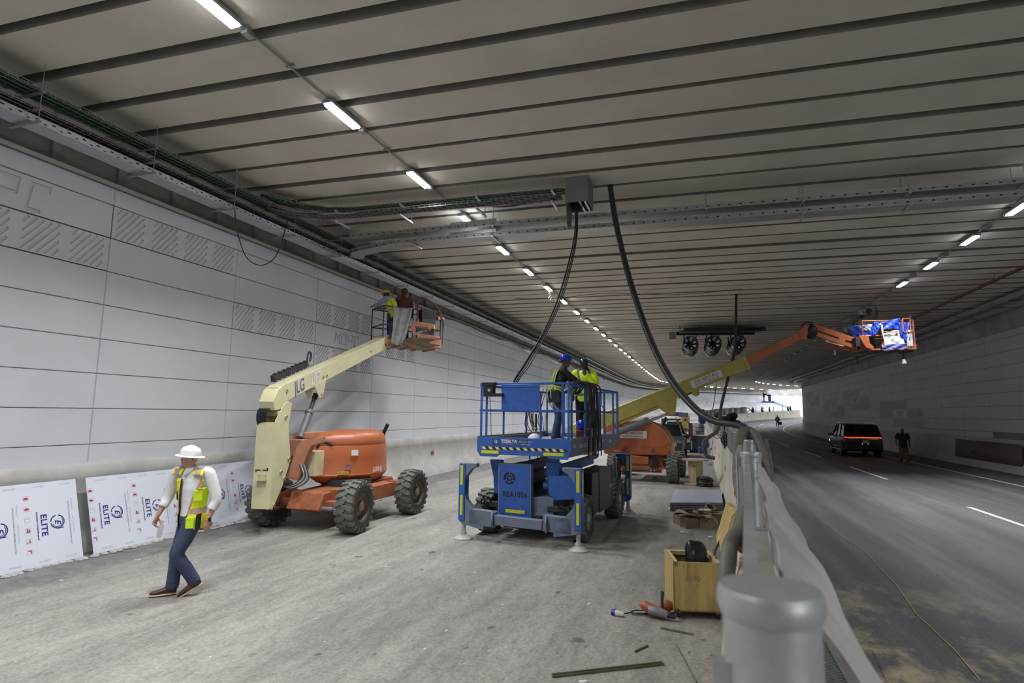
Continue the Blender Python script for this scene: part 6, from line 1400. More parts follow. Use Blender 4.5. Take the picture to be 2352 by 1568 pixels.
def vest(t, J, body, band, edge, shift=0.0, open_front=.30, g=.032, armhole=True, name='safety_vest', low=.06):
    """open sleeveless vest: a shell round the torso, bands coloured by cell"""
    R_ = torso_rings(J, g, low=low)[:-1]; b = MB(); nu, nv = 64, 40
    che = V(J['che']); pel = V(J['pel']); nek = V(J['nek'])
    def ring(v):
        f = v * (len(R_) - 1); j = min(int(f), len(R_) - 2); q = f - j; a, c = R_[j], R_[j + 1]; return a[0].lerp(c[0], q), a[1].lerp(c[1], q), a[2].lerp(c[2], q)
    def fn(u_, v_):
        c, x, y = ring(v_ * .93); a = PI / 2 + shift + open_front + (2 * PI - 2 * open_front) * u_; w_ = .004 * math.sin(u_ * 40 + v_ * 20)
        k = 1 + (.03 if v_ > .9 else 0); return c + x * (math.cos(a) * k) + y * (math.sin(a) * k) + V((0, 0, w_))
    def mt(i, j):
        u_, v_ = (i + .5) / nu, (j + .5) / nv; a = (PI / 2 + shift + open_front + (2 * PI - 2 * open_front) * u_); side_ = abs(math.cos(a)); front = math.sin(a) > 0
        if armhole and v_ > .80 and side_ > .80: return None
        if .36 < v_ < .385 or .455 < v_ < .48: return M_orb if band else body
        if .385 <= v_ <= .455: return M_silv
        if v_ > .50 and .50 < side_ < .56: return M_orb if band else body
        if v_ > .50 and .56 <= side_ < .70: return M_silv
        if v_ > .50 and .70 <= side_ < .75: return M_orb if band else body
        if u_ < .014 or u_ > .986 or v_ < .02: return edge
        if armhole and side_ > .985 and v_ < .34: return edge
        return body
    b.grid(fn, nu, nv, mt); o = b.build(name, t, world=False, solid=.006, ang=80)
    # shoulder straps
    for s_ in 'LR':
        sh = V(J['sh' + s_]); m_ = MB(); up = V((0, 0, 1)); fw = norm(up.cross(norm(V(J['shR']) - V(J['shL'])))); q = nek.lerp(sh, .62) + up * .01; w_ = (sh - nek).length * .27; sx = norm(V(J['shR']) - V(J['shL']))
        P = [q + fw * (.118 * math.cos(a)) + up * (.075 * math.sin(a) - .03) for a in [PI * (k / 10) for k in range(11)]]
        def g2(u_, v_, P=P, sx=sx, w_=w_): f = v_ * 10; j = min(int(f), 9); p = P[j].lerp(P[j + 1], f - j); return p + sx * (w_ * (2 * u_ - 1))
        m_.grid(g2, 8, 20, lambda i, j: M_silv if 2 < i < 6 else (M_orb if band and i in (2, 6) else body)); m_.build('shoulder_strap', o, world=False, solid=.006)
    return o

# --- the man in the white hard hat walking across the foreground
J1 = dict(pel=(0, -.10, .93), che=(0, -.08, 1.37), nek=(.0, -.06, 1.50), hed=(.01, -.02, 1.635), shL=(-.165, -.21, 1.43), shR=(.165, .06, 1.44), elL=(-.235, -.28, 1.15), wrL=(-.25, -.20, .91), elR=(.25, .10, 1.17), wrR=(.22, .22, .94),
          hiL=(-.09, -.10, .90), hiR=(.09, -.10, .90), knL=(-.06, .06, .50), anL=(-.09, -.16, .16), toL=(-.02, .04, .05), footL=(.30, .80, -.50), knR=(.09, .0, .49), anR=(.10, .03, .085), toR=(.18, .24, .03), look=(50, 6, 0),
          hdirL=(-.02, .12, -1), pnL=(.9, -.2, 0), curlL=(.45, .5, .55, .65), hdirR=(-.15, .35, -.95), pnR=(-.8, -.4, -.2), curlR=(.9, 1.0, 1.05, 1.1))
ST1 = dict(skin=M_skin, shirt=M_shw, trousers=M_nav, shoe=M_brn, sole=M_sole, hat=M_wht, hair=M_hairb, sleeve=.52, cuff=True, loose=.009, hem=.04, baggy=.009)
t, J, HF = build_person('man', 'man in white hard hat and lime safety vest walking past the leaning white sheets', (-4.14, 7.44, 0), -138, J1, ST1, vox=.0085)
t.scale = (1.03, 1.03, 1.03)
vest(t, J, M_lime, True, M_black, shift=.24, open_front=.44, g=.032)
b = MB(); nk = V(J['nek']); hs, hf, hu, hc = HF
for sg in (-1, 1): b.add([nk + V((sg * .015, .095, -.055)), nk + V((sg * .075, .055, .02)), nk + V((sg * .085, .0, .045)), nk + V((sg * .088, .02, -.005)), nk + V((sg * .055, .108, -.075))], [(0, 1, 2, 3, 4)], M_shw)
b.build('collar', t, world=False, solid=.006)
b = MB(); wl = V(J['wrL']); dl = norm(J['hdirL']); b.cyl(wl - dl * .018, wl + dl * .014, .032, M_orb, n=16); b.box(wl + V((-.034, 0, 0)), (.014, .036, .04), M_black); b.build('wrist_watch', t, world=False)
b = MB()
R_ = torso_rings(J, .040, low=.06); 
def vp(f, a):
    j = min(int(f), len(R_) - 2); q = f - j; cc, xx, yy = (R_[j][k].lerp(R_[j + 1][k], q) for k in range(3)); return cc + xx * math.cos(a) + yy * math.sin(a), (xx * -math.sin(a) + yy * math.cos(a)).normalized()
for f in (1.0, 4.4):
    b = MB(); p, tn = vp(f, PI / 2 + 1.0); nn_ = tn.cross(Z_); b.box(p, (.095, .014, .12), M_lime, (tn, nn_, Z_)); b.box(p + Z_ * .055, (.10, .018, .03), M_lime, (tn, nn_, Z_)); b.build('vest_pocket', t, world=False, bevel=.004)
b = MB(); p, tn = vp(4.9, PI / 2 + 1.0); b.box(p + Z_ * .02, (.05, .02, .012), M_silv, (tn, tn.cross(Z_), Z_))
b.build('badge_strip', t, world=False)
b = MB(); b.tube(spline([(.0, .07, 1.30), (.02, .085, 1.22), (.03, .075, 1.14), (.01, .085, 1.2)], 5), .006, M_black, n=5); b.build('sunglasses', t, world=False)
Rm = Matrix.Translation(V((-4.14, 7.44, 0))) @ Matrix.Rotation(R(116), 4, 'Z')
w = V(J['wrR']); d = norm(J['hdirR']); pb = w + d * .10 + V((-.03, -.01, 0)); 
b = MB(); M_pet = pm('clear_bottle', (0.75, 0.78, 0.8), 0.08, var=0, alpha=.55, trans=.5); dn = norm((.05, .15, -1))
b.lathe([(.012, -.05), (.013, -.02), (.03, .02), (.031, .06), (.028, .08), (.031, .10), (.030, .15), (.02, .155)], Rm @ pb, Rm.to_3x3() @ dn, M_pet, 16); b.lathe([(.015, -.055), (.015, -.035)], Rm @ pb, Rm.to_3x3() @ dn, M_whi, 12)
tag(b.build('water_bottle'), 'clear plastic water bottle held by the man in the white hard hat', 'bottle')

# --- two men in the blue lift basket
M_glv = pm('work_glove', (0.42, 0.38, 0.28), 0.8, var=0.3); M_bluh = pm('blue_hard_hat', (0.012, 0.03, 0.42), 0.3, var=0.03); M_dkh = pm('charcoal_hard_hat', (0.02, 0.024, 0.04), 0.3, var=0.05)
J2 = dict(pel=(0, -.06, .95), che=(0, .04, 1.36), nek=(0, .08, 1.48), hed=(0, .13, 1.62), shL=(-.18, .05, 1.41), shR=(.18, .05, 1.41), elL=(-.20, .28, 1.28), wrL=(-.12, .50, 1.20), elR=(.21, .27, 1.24), wrR=(.16, .47, 1.16), hiL=(-.09, -.06, .92), hiR=(.09, -.06, .92), knL=(-.10, .0, .5), knR=(.11, -.05, .5), anR=(.12, -.14, .09), toR=(.14, .08, .03), look=(0, -4, 0), hdirL=(.1, 1, -.2), hdirR=(0, 1, -.15), pnL=(0, -.2, -1), pnR=(0, -.2, -1), curlL=.8, curlR=.8)
ST2 = dict(skin=M_skinm, shirt=M_blkc, trousers=M_jean, shoe=M_brn, hat=M_bluh, hair=M_hair, sleeve=.95, loose=.010)
t, J, HF = build_person('man', 'man in blue hard hat and black shirt leaning over the blue lift rail', SW(.30, -.72, 1.75), 82, J2, ST2, vox=.010)
b = MB(); nk, pe = V(J['nek']), V(J['pel'])
for sg in (-1, 1):
    for dx, mt in ((0, M_lime), (.022, M_silv), (.044, M_lime)):
        P = [pe + V((sg * (.09 + dx), .16, .12)), V((sg * (.09 + dx), .17, 1.25)), V((sg * (.09 + dx), .13, 1.44)), V((sg * (.09 + dx), .04, 1.485)), V((sg * (.09 + dx), -.07, 1.42)), V((sg * (.09 + dx), -.135, 1.2)), V((sg * (.09 + dx), -.18, 1.05))]
        P = spline(P, 5)
        for a_, c_ in zip(P, P[1:]): b.bar(a_, c_, .024, .008, mt, up=(0, 1, .3))
R_ = torso_rings(J, .028); c, x, y = R_[2]; c = c + V((0, .0, .05))
for dz, mt in ((0, M_lime), (.03, M_silv), (.06, M_lime)): b.loft([(c + V((0, 0, dz)), x, y), (c + V((0, 0, dz + .028)), x, y)], mt, 28, cap=False)
b.build('reflective_harness', t, world=False, solid=.003)
b = MB()
for s_ in 'LR':
    el, wr = V(J['el' + s_]), V(J['wr' + s_]); d_ = norm(wr - el)
    for k, mt in ((0, M_lime), (.03, M_silv), (.06, M_silv), (.09, M_lime)): p = el.lerp(wr, .12) + d_ * k; b.cyl(p, p + d_ * .03, .062, mt, n=14, cap=False)
b.build('sleeve_bands', t, world=False, solid=.003)
b = MB(); wl = V(J['wrR']); b.ball(wl + V((0, .06, -.01)), (.05, .085, .032), M_glv, 12); b.cyl(wl - V((0, .05, -.01)), wl + V((0, .01, 0)), .042, M_glv, n=12)
for k in range(4): b.tube([wl + V((-.03 + .02 * k, .10, 0)), wl + V((-.03 + .02 * k, .155, -.01)), wl + V((-.03 + .02 * k, .165, -.045))], .0125, M_glv, n=8)
b.tube([wl + V((-.04, .03, -.01)), wl + V((-.07, .07, -.02)), wl + V((-.06, .10, -.03))], .013, M_glv, n=8); b.build('glove', t, world=False, remesh=.007, smooth=1)
b = MB(); R_ = torso_rings(J, .034); c, x, y = R_[1]; b.loft([(c + V((0, 0, .06)), x, y), (c + V((0, 0, .11)), x, y)], M_dark, 26, cap=False); b.box(c + V((-.20, -.06, -.0)), (.06, .16, .22), M_dark); b.box(c + V((.20, -.06, 0)), (.05, .16, .22), M_dark); b.build('tool_belt', t, world=False, solid=.006)
b = MB(); M_rope = pm('pale_rope', (.55, .54, .45), .8); 
for sg in (-1, 1): b.tube(spline([(sg * .10, -.20, 1.32), (sg * .14, -.22, 1.05), (sg * .17, -.18, .8), (sg * .20, -.05, .62), (sg * .21, .06, .60), (sg * .18, .1, .78), (sg * .15, .1, .92)], 6), .011, M_rope, n=6)
b.build('rope_lanyard', t, world=False)

J3 = dict(shL=(-.20, 0, 1.43), shR=(.20, 0, 1.43), elL=(-.26, .16, 1.20), wrL=(-.06, .20, 1.42), elR=(.27, -.02, 1.16), wrR=(.24, .16, .98), hed=(0, .03, 1.63), look=(-8, -5, 0), hdirL=(.35, -.05, .9), pnL=(0.4, -1, .2), curlL=1.1, hdirR=(-.1, .5, -.8), curlR=.8)
ST3 = dict(skin=M_skinb, shirt=M_lime, trousers=M_blkc, shoe=M_hair, hat=M_dkh, brim='cap', hair=M_hair, locks=True, sleeve=.93, loose=.024, baggy=.012)
t, J, HF = build_person('man', 'man in dark hard hat and lime shirt, hand at his mouth', SW(.50, .42, 1.75), 196, J3, ST3, vox=.010)
b = MB()
for sg in (-1, 1):
    P = spline([(sg * .06, -.165, .98), (sg * .10, -.165, 1.25), (sg * .115, -.10, 1.46), (sg * .12, .0, 1.50), (sg * .115, .12, 1.42), (sg * .09, .165, 1.2), (sg * .07, .15, .98)], 5)
    for a_, c_ in zip(P, P[1:]): b.bar(a_, c_, .040, .008, M_greyc, up=(0, 1, .3))
R_ = torso_rings(J, .034); c, x, y = R_[2]; b.loft([(c + V((0, 0, .0)), x, y), (c + V((0, 0, .045)), x, y)], M_greyc, 28, cap=False)
b.build('harness', t, world=False, solid=.003)
b = MB(); wl = V(J['wrR']); d_ = norm(J['hdirR']); b.ball(wl + d_ * .06, (.045, .05, .07), M_black, 12); b.cyl(wl - d_ * .05, wl + d_ * .01, .042, M_black, n=12)
for k in range(4): b.tube([wl + d_ * .08 + V((.03 - .02 * k, 0, 0)), wl + d_ * .13 + V((.03 - .02 * k, .02, 0)), wl + d_ * .14 + V((.03 - .02 * k, .0, -.03))], .012, M_black, n=8)
b.tube([wl + d_ * .04 + V((-.03, 0, 0)), wl + d_ * .08 + V((-.06, .02, 0))], .013, M_black, n=8); b.build('glove', t, world=False, remesh=.007, smooth=1)

# --- two men in the basket of the cream and orange lift
M_yhat = pm('yellow_hard_hat', (0.62, 0.52, 0.16), 0.4, var=0.05); M_lblu = pm('light_blue_shirt', (0.32, 0.40, 0.50), 0.8, var=0.15, bump=.3, scale=8); M_mar = pm('maroon_shirt', (0.12, 0.02, 0.025), 0.8, var=0.25, scale=8, bump=.2); M_bhat = pm('brown_cap', (0.10, 0.05, 0.035), 0.7, var=0.1)
J4 = dict(pel=(0, -.10, .95), che=(0, .12, 1.33), nek=(0, .20, 1.43), hed=(0, .27, 1.55), shL=(-.18, .14, 1.38), shR=(.18, .14, 1.38), elL=(-.22, .38, 1.22), wrL=(-.15, .60, 1.20), elR=(.22, .38, 1.22), wrR=(.15, .60, 1.18), look=(0, -8, 0), hdirL=(0, 1, 0), hdirR=(0, 1, 0), pnL=(0, 0, -1), pnR=(0, 0, -1), curlL=.6, curlR=.6)
t, J, HF = build_person('man', 'man in yellow hard hat and pale blue shirt reaching to the wall', PP(-.45, .05, .03), -62, J4, dict(skin=M_skinb, shirt=M_lblu, trousers=M_jean, shoe=M_hair, hat=M_yhat, hair=M_hair, sleeve=.95), vox=.014)
vest(t, J, M_lime, False, M_lime, open_front=.5, g=.03)
t, J, HF = build_person('man', 'man in maroon shirt and brown cap standing in the lift basket by the wall', PP(-.05, .12, .03), -30, dict(look=(-20, 0, 0), elL=(-.24, .12, 1.18), wrL=(-.18, .32, 1.1)), dict(skin=M_skinb, shirt=M_mar, trousers=M_blkc, shoe=M_hair, hat=M_bhat, brim='cap', hair=M_hair), vox=.014)
# --- two crouched men in the tarpaulin basket
M_grt = pm('grey_sweat_shirt', (0.10, 0.095, 0.09), 0.85, var=.2); M_gwh = pm('grey_white_hat', (0.34, 0.33, 0.32), 0.6, var=.1)
t, J, HF = build_person('man', 'man in pale grey hat bending over inside the tarpaulin covered basket', QB(-.75, .15, .06), 40, dict(pel=(0, -.1, .80), che=(0, .1, 1.14), nek=(0, .16, 1.24), hed=(0, .20, 1.36), shL=(-.18, .1, 1.18), shR=(.18, .1, 1.18), elL=(-.25, .15, .95), elR=(.25, .15, .95), wrL=(-.2, .35, .95), wrR=(.2, .35, .95), hiL=(-.09, -.1, .78), hiR=(.09, -.1, .78), knL=(-.1, .12, .42), knR=(.1, .12, .42)), dict(skin=M_skinb, shirt=M_grt, trousers=M_blkc, shoe=M_hair, hat=M_gwh, brim='full'), vox=.016)
t, J, HF = build_person('man', 'man in dark clothes and dark hard hat under the ceiling in the tarpaulin basket', QB(-.30, .35, .06), 10, dict(pel=(0, 0, .85), che=(0, 0, 1.25), nek=(0, 0, 1.37), hed=(0, 0, 1.50), shL=(-.18, 0, 1.30), shR=(.18, 0, 1.30), elL=(-.28, .1, 1.10), elR=(.3, .1, 1.40), wrL=(-.22, .3, 1.1), wrR=(.3, .1, 1.62), hiL=(-.09, 0, .82), hiR=(.09, 0, .82), knL=(-.1, .06, .45), knR=(.1, .06, .45)), dict(skin=M_skinb, shirt=M_grt, trousers=M_blkc, shoe=M_hair, hat=M_dkh, brim='cap'), vox=.016)
# --- on the road and further away
M_khk = pm('brown_trousers', (0.14, 0.085, 0.05), 0.85, var=.2)
t, J, HF = build_person('man', 'man in black shirt and brown trousers standing on the road by the right wall', (19.85, 29.2, .02), 205, dict(elL=(-.28, -.04, 1.14), elR=(.28, -.04, 1.14), wrL=(-.28, .06, .90), wrR=(.28, .06, .90), knL=(-.12, .03, .5), anL=(-.15, .02, .09), toL=(-.2, .22, .03), knR=(.1, .0, .5), anR=(.12, -.1, .09)), dict(skin=M_skinm, shirt=M_blkc, trousers=M_khk, shoe=M_khk, hair=M_hair, sleeve=-1, loose=.03, baggy=.015, hem=.05), vox=.016)
fp = V((39.3, 84.7, 0)); fs = 97.6
t, J, HF = build_person('man', 'distant man in grey clothes walking up the road carrying a dark bag', (39.3, 84.7, zf(99)), 20, dict(knL=(-.1, .12, .5), anL=(-.1, .10, .09), anR=(.1, -.2, .12)), dict(skin=M_skinb, shirt=M_grt, trousers=M_blkc, shoe=M_hair, hair=M_hair), vox=.03)
b = MB(); b.box(V((39.3, 84.7, zf(99))) + V((.36, -.1, .55)), (.36, .2, .42), M_black); b.tube(arc(V((39.3, 84.7, zf(99))) + V((.26, -.1, .74)), V((39.3, 84.7, zf(99))) + V((.46, -.1, .74)), -.08), .012, M_black, n=5); tag(b.build('bag', bevel=.03), 'dark bag carried by the distant man on the road', 'bag')
M_ohat = pm('orange_hard_hat', (0.75, 0.20, 0.06), .4, var=.05); M_royal = pm('royal_blue_shirt', (0.03, 0.03, 0.22), .8, var=.2)
p = V((9.388, 37.453, 0.000)); t, J, HF = build_person('man', 'man in orange hard hat and blue top standing behind the dark pickup', (p.x, p.y, 0), 170, {}, dict(skin=M_skinb, shirt=M_royal, trousers=M_blkc, shoe=M_hair, hat=M_ohat), vox=.022)
for i, (s_, d_, h_, l, hd_) in enumerate(((121.5, 8.6, 1.0, 'far person in olive clothes standing behind the barrier at the tunnel exit', 190), (125.5, 8.9, .9, 'far dark figure second from the left behind the exit barrier', 60), (128.5, 9.2, .95, 'far dark figure striding behind the exit barrier', 90), (131, 9.4, .9, 'far slim figure against the white daylight at the exit', 100), (137.5, 9.5, .95, 'far figure nearest the right wall corner at the exit', 90), (138.6, 9.3, .95, 'far figure beside the last one against the daylight', 90))):
    p = W(s_, d_, zf(s_) + .55); build_person('man', l, p, hd_, dict(knL=(-.1, .12, .5), anR=(.1, -.15, .1)), dict(skin=M_skinb, shirt=pm('olive_jacket', (.10, .10, .06), .8, var=.2) if i == 0 else M_blkc, trousers=M_blkc if i else MATS['olive_jacket'], shoe=M_hair, hair=M_hair, loose=.05 if i == 0 else .01), vox=.035, group='far people behind the exit barrier')

# ================================================================ VEHICLES
M_cblk = pm('gloss_black_car', (0.006, 0.006, 0.008), 0.18, var=0, spec=.6); M_glass = pm('tinted_glass', (0.008, 0.009, 0.011), 0.08, var=0, spec=.7); M_chr = pm('chrome', (0.6, 0.6, 0.62), 0.15, metal=1, var=0)
M_cgry = pm('dark_grey_car', (0.035, 0.04, 0.047), 0.3, var=0.1, scale=2); M_cwht = pm('white_car', (0.62, 0.62, 0.60), 0.3, var=0.05, scale=2); M_tail = pm('lit_tail_light', (0.6, 0.02, 0.01), .3, var=0, emit=(1.0, 0.06, 0.015), estr=5.0); M_plate = pm('number_plate', (.55, .52, .40), .5, var=.15, scale=20)
def car(root, F, secs, glass, body, pillars=True):
    """F(x,y,z)->world, y forward. secs: lower body stations (y, z0, zbelt, half width low, half width belt); glass: stations (y, zbelt, ztop, hw belt, hw top)"""
    b = MB(); rings = []
    for y, z0, z1, wl, wb in secs:
        zm = z0 + (z1 - z0) * .45
        rings.append([F(-wl, y, z0), F(-wb * 1.0, y, zm), F(-wb * .99, y, z1 - .05), F(-wb * .94, y, z1), F(wb * .94, y, z1), F(wb * .99, y, z1 - .05), F(wb, y, zm), F(wl, y, z0)])
    n_ = 8; vs = [p for r in rings for p in r]; fs = [(i * n_ + j, i * n_ + (j + 1) % n_, (i + 1) * n_ + (j + 1) % n_, (i + 1) * n_ + j) for i in range(len(rings) - 1) for j in range(n_)] + [tuple(reversed(range(n_))), tuple((len(rings) - 1) * n_ + j for j in range(n_))]
    b.add(vs, fs, body); b.build('body', root, bevel=.03, ang=50)
    b = MB(); rings = [[F(-wb, y, z1), F(-wt * 1.0, y2, zt - .04), F(-wt * .90, y2, zt), F(wt * .90, y2, zt), F(wt, y2, zt - .04), F(wb, y, z1)] for y, y2, z1, zt, wb, wt in glass]
    n_ = 6; vs = [p for r in rings for p in r]; fs = [(i * n_ + j, i * n_ + (j + 1) % n_, (i + 1) * n_ + (j + 1) % n_, (i + 1) * n_ + j) for i in range(len(rings) - 1) for j in range(n_)] + [tuple(reversed(range(n_))), tuple((len(rings) - 1) * n_ + j for j in range(n_))]
    b.add(vs, fs, M_glass); b.build('windows', root, bevel=.02, ang=50)
    b = MB(); top = [[F(-wt * .98, y2, zt - .035), F(-wt * .88, y2, zt + .012), F(wt * .88, y2, zt + .012), F(wt * .98, y2, zt - .035)] for y, y2, z1, zt, wb, wt in glass]
    vs = [p for r in top for p in r]; b.add(vs, [(i * 4 + j, i * 4 + j + 1, i * 4 + 5 + j, i * 4 + 4 + j) for i in range(len(top) - 1) for j in range(3)], body)
    for i in range(len(glass)):
        y, y2, z1, zt, wb, wt = glass[i]
        for a in (-1, 1): b.bar(F(a * (wb + .004), y, z1), F(a * (wt + .004), y2, zt - .03), .07, .03, body, up=F(0, 1, 0) - F(0, 0, 0))
    b.build('roof_and_pillars', root)
def cwheel(root, c, ax, r=.40, w=.26, spokes=10, rim=None):
    c, ax = V(c), norm(ax); b = MB(); b.lathe([(r * .68, -w / 2), (r * .95, -w / 2), (r, -w * .35), (r, w * .35), (r * .95, w / 2), (r * .68, w / 2)], c, ax, M_black, 28, cap=False); o = b.build('wheel', root); x, y, z = frame(ax)
    b = MB(); b.lathe([(r * .70, -w * .4), (r * .66, w * .3), (r * .70, w * .48)], c, ax, rim or M_chr, 28, cap=False); b.cyl(c + ax * w * .15, c + ax * w * .38, r * .12, rim or M_chr, n=12); b.cyl(c, c + ax * .02, r * .66, M_black, n=20)
    for k in range(spokes): q = x * math.cos(2 * PI * k / spokes) + y * math.sin(2 * PI * k / spokes); b.bar(c + ax * w * .34 + q * r * .1, c + ax * w * .38 + q * r * .68, .045, .02, rim or M_chr, up=ax)
    b.build('rim', o)
# black large sports utility vehicle on the road, seen from behind
cF = norm(V((.342, .94, 0))); cN = V((cF.y, -cF.x, 0)); CO = V((20.62, 33.75, .02))
t = thing('car', 'black sports utility vehicle with a lit red tail light bar on the road', 'car', CO, -math.atan2(cF.x, cF.y))
def CW(x, y, z): return CO + cN * x + cF * y + Z_ * z
car(t, CW, [(-.02, .42, 1.10, .92, .96), (.06, .34, 1.14, .98, 1.01), (1.0, .32, 1.16, 1.0, 1.02), (3.4, .32, 1.14, 1.0, 1.02), (4.4, .34, 1.10, .98, 1.0), (5.1, .36, 1.0, .90, .94), (5.3, .45, .85, .8, .85)],
    [(.04, .42, 1.12, 1.88, .96, .80), (1.3, 1.3, 1.14, 1.93, .97, .82), (2.4, 2.4, 1.14, 1.92, .97, .82), (3.9, 3.15, 1.12, 1.86, .95, .78)], M_cblk)
for x, y in ((-.88, .98), (.88, .98), (-.88, 4.1), (.88, 4.1)): cwheel(t, CW(x, y, .41), cN * (1 if x > 0 else -1), .41, .28)
b = MB(); b.box(CW(0, -.045, 1.135), (1.76, .03, .020), M_tail, (cN, cF, Z_))
for x in (-.93, .93): b.bar(CW(x * .95, -.04, 1.135), CW(x * 1.05, .10, 1.13), .03, .03, M_tail)
b.build('tail_light_bar', t)
b = MB(); b.box(CW(0, -.035, 1.06), (1.5, .02, .03), M_chr, (cN, cF, Z_)); b.bar(CW(-.95, -.02, .44), CW(-.62, -.02, .42), .02, .02, M_chr); b.bar(CW(-1.02, 1.55, .52), CW(-1.02, 3.4, .54), .02, .04, M_chr); b.bar(CW(-1.03, 1.5, .34), CW(-1.03, 3.5, .36), .10, .03, M_chr); b.bar(CW(-1.01, 1.5, 1.15), CW(-1.0, 3.6, 1.14), .012, .02, M_chr)
for x in (-.78, .78): b.bar(CW(x, .8, 1.97), CW(x, 3.0, 1.97), .03, .03, M_chr)
b.build('chrome_trim', t)
b = MB(); b.box(CW(.12, -.05, .90), (.34, .015, .17), M_plate, (cN, cF, Z_)); b.text('A 417', .10, CW(.12, -.06, .90), cN, Z_, M_navy) if False else None
b.build('number_plate', t)
b = MB(); 
for x in (-.05, .24): b.box(CW(x, -.05, .765), (.06, .01, .02), pm('plate_lamp', (.8, .8, .8), .3, var=0, emit=(1, 1, 1), estr=1.2), (cN, cF, Z_))
b.build('plate_lamp', t)
for a in (-1, 1):
    b = MB(); b.ball(CW(a * 1.12, 3.55, 1.20), (.13, .09, .10), M_cblk, 12, (cN, cF, Z_)); b.bar(CW(a * .96, 3.6, 1.16), CW(a * 1.1, 3.55, 1.18), .05, .04, M_cblk); b.build('side_mirror', t)
b = MB(); b.box(CW(0, .0, .55), (1.9, .10, .28), M_black, (cN, cF, Z_)); b.build('rear_bumper', t, bevel=.04)
for a in (-.62, .62):
    b = MB(); b.box(CW(a * 1.2, 5.28, .78), (.34, .05, .10), pm('head_lamp_lit', (.9, .9, .9), .3, var=0, emit=(.9, .95, 1), estr=8), (cN, cF, Z_)); b.build('head_lamp', t)
# dark pickup facing the camera, behind the orange lift
def vframe(o, deg): f = V((math.sin(R(deg)), math.cos(R(deg)), 0)); return V(o), f, V((f.y, -f.x, 0))
PO, pf, pn_ = vframe((8.12, 30.6, 0), 200)      # forward points to the camera
t = thing('pickup_truck', 'dark grey pickup truck facing the camera behind the orange lift', 'car', PO, -R(200))
def KW(x, y, z): return PO + pn_ * x + pf * y + Z_ * z
car(t, KW, [(-4.4, .5, 1.15, .90, .95), (-2.2, .45, 1.2, .95, .98), (-1.2, .45, 1.2, .95, .98), (-.25, .42, 1.12, .95, .97), (.0, .45, 1.02, .90, .93)],
    [(-3.4, -3.2, 1.18, 1.78, .90, .72), (-2.2, -2.2, 1.18, 1.84, .92, .74), (-1.2, -1.85, 1.18, 1.80, .90, .70)], M_cgry)
for x, y in ((-.82, -.85), (.82, -.85), (-.82, -3.6), (.82, -3.6)): cwheel(t, KW(x, y, .40), pn_ * (1 if x > 0 else -1), .40, .28, rim=M_rimg)
b = MB(); b.box(KW(0, .02, .86), (1.1, .05, .30), M_black, (pn_, pf, Z_)); b.box(KW(0, .05, 1.0), (1.15, .03, .04), M_greyc, (pn_, pf, Z_)); b.prism([(.52, .66), (.66, .70), (.60, 1.0), (.50, .98)], KW(0, .05, 0), pn_, Z_, pf * .05, M_rimg); b.prism([(-.52, .66), (-.66, .70), (-.60, 1.0), (-.50, .98)], KW(0, .05, 0), pn_, Z_, pf * .05, M_rimg); b.build('grille', t)
for a in (-1, 1): 
    b = MB(); b.box(KW(a * .78, -.02, .93), (.26, .10, .16), M_greyc, (pn_, pf, Z_)); b.build('head_lamp', t, bevel=.02)
    b = MB(); b.ball(KW(a * 1.08, -1.3, 1.22), (.14, .08, .11), M_black, 12, (pn_, pf, Z_)); b.bar(KW(a * .92, -1.3, 1.18), KW(a * 1.05, -1.3, 1.2), .04, .04, M_black); b.build('side_mirror', t)
b = MB(); b.box(KW(0, .05, .56), (1.8, .14, .30), M_cgry, (pn_, pf, Z_)); b.box(KW(.1, .13, .58), (.3, .02, .14), M_black, (pn_, pf, Z_)); b.box(KW(.1, .145, .60), (.16, .01, .04), M_whi, (pn_, pf, Z_)); b.build('front_bumper', t, bevel=.03)
b = MB(); b.box(KW(.28, -1.22, 1.23), (.34, .2, .04), M_lime, (pn_, pf, Z_)); tag(b.build('folded_vest'), 'folded lime safety vest on the dashboard of the dark pickup', 'vest')
# white sports utility vehicle behind it
PO2, pf2, pn2 = vframe((11.7, 41.0, 0), 200)
t = thing('car', 'white sports utility vehicle parked behind the dark pickup', 'car', PO2, -R(200))
def GW(x, y, z): return PO2 + pn2 * x + pf2 * y + Z_ * z
car(t, GW, [(-4.4, .5, 1.15, .90, .95), (-2.2, .45, 1.2, .95, .98), (-.9, .45, 1.18, .95, .98), (-.1, .42, 1.05, .90, .93)], [(-4.3, -4.1, 1.18, 1.85, .90, .74), (-2.6, -2.6, 1.18, 1.92, .92, .76), (-1.0, -1.6, 1.16, 1.86, .90, .72)], M_cwht)
for x, y in ((-.82, -.85), (.82, -.85), (-.82, -3.5), (.82, -3.5)): cwheel(t, GW(x, y, .38), pn2 * (1 if x > 0 else -1), .38, .25, rim=M_rimg)
b = MB(); 
for x in (-.62, .62): b.bar(GW(x, -3.6, 2.0), GW(x, -1.7, 1.98), .04, .05, M_black)
b.build('roof_rails', t)
b = MB(); b.box(GW(.86, -.06, .85), (.24, .12, .3), M_cwht, (pn2, pf2, Z_)); b.box(GW(-.5, .0, .8), (.9, .05, .25), M_black, (pn2, pf2, Z_)); b.build('grille', t)
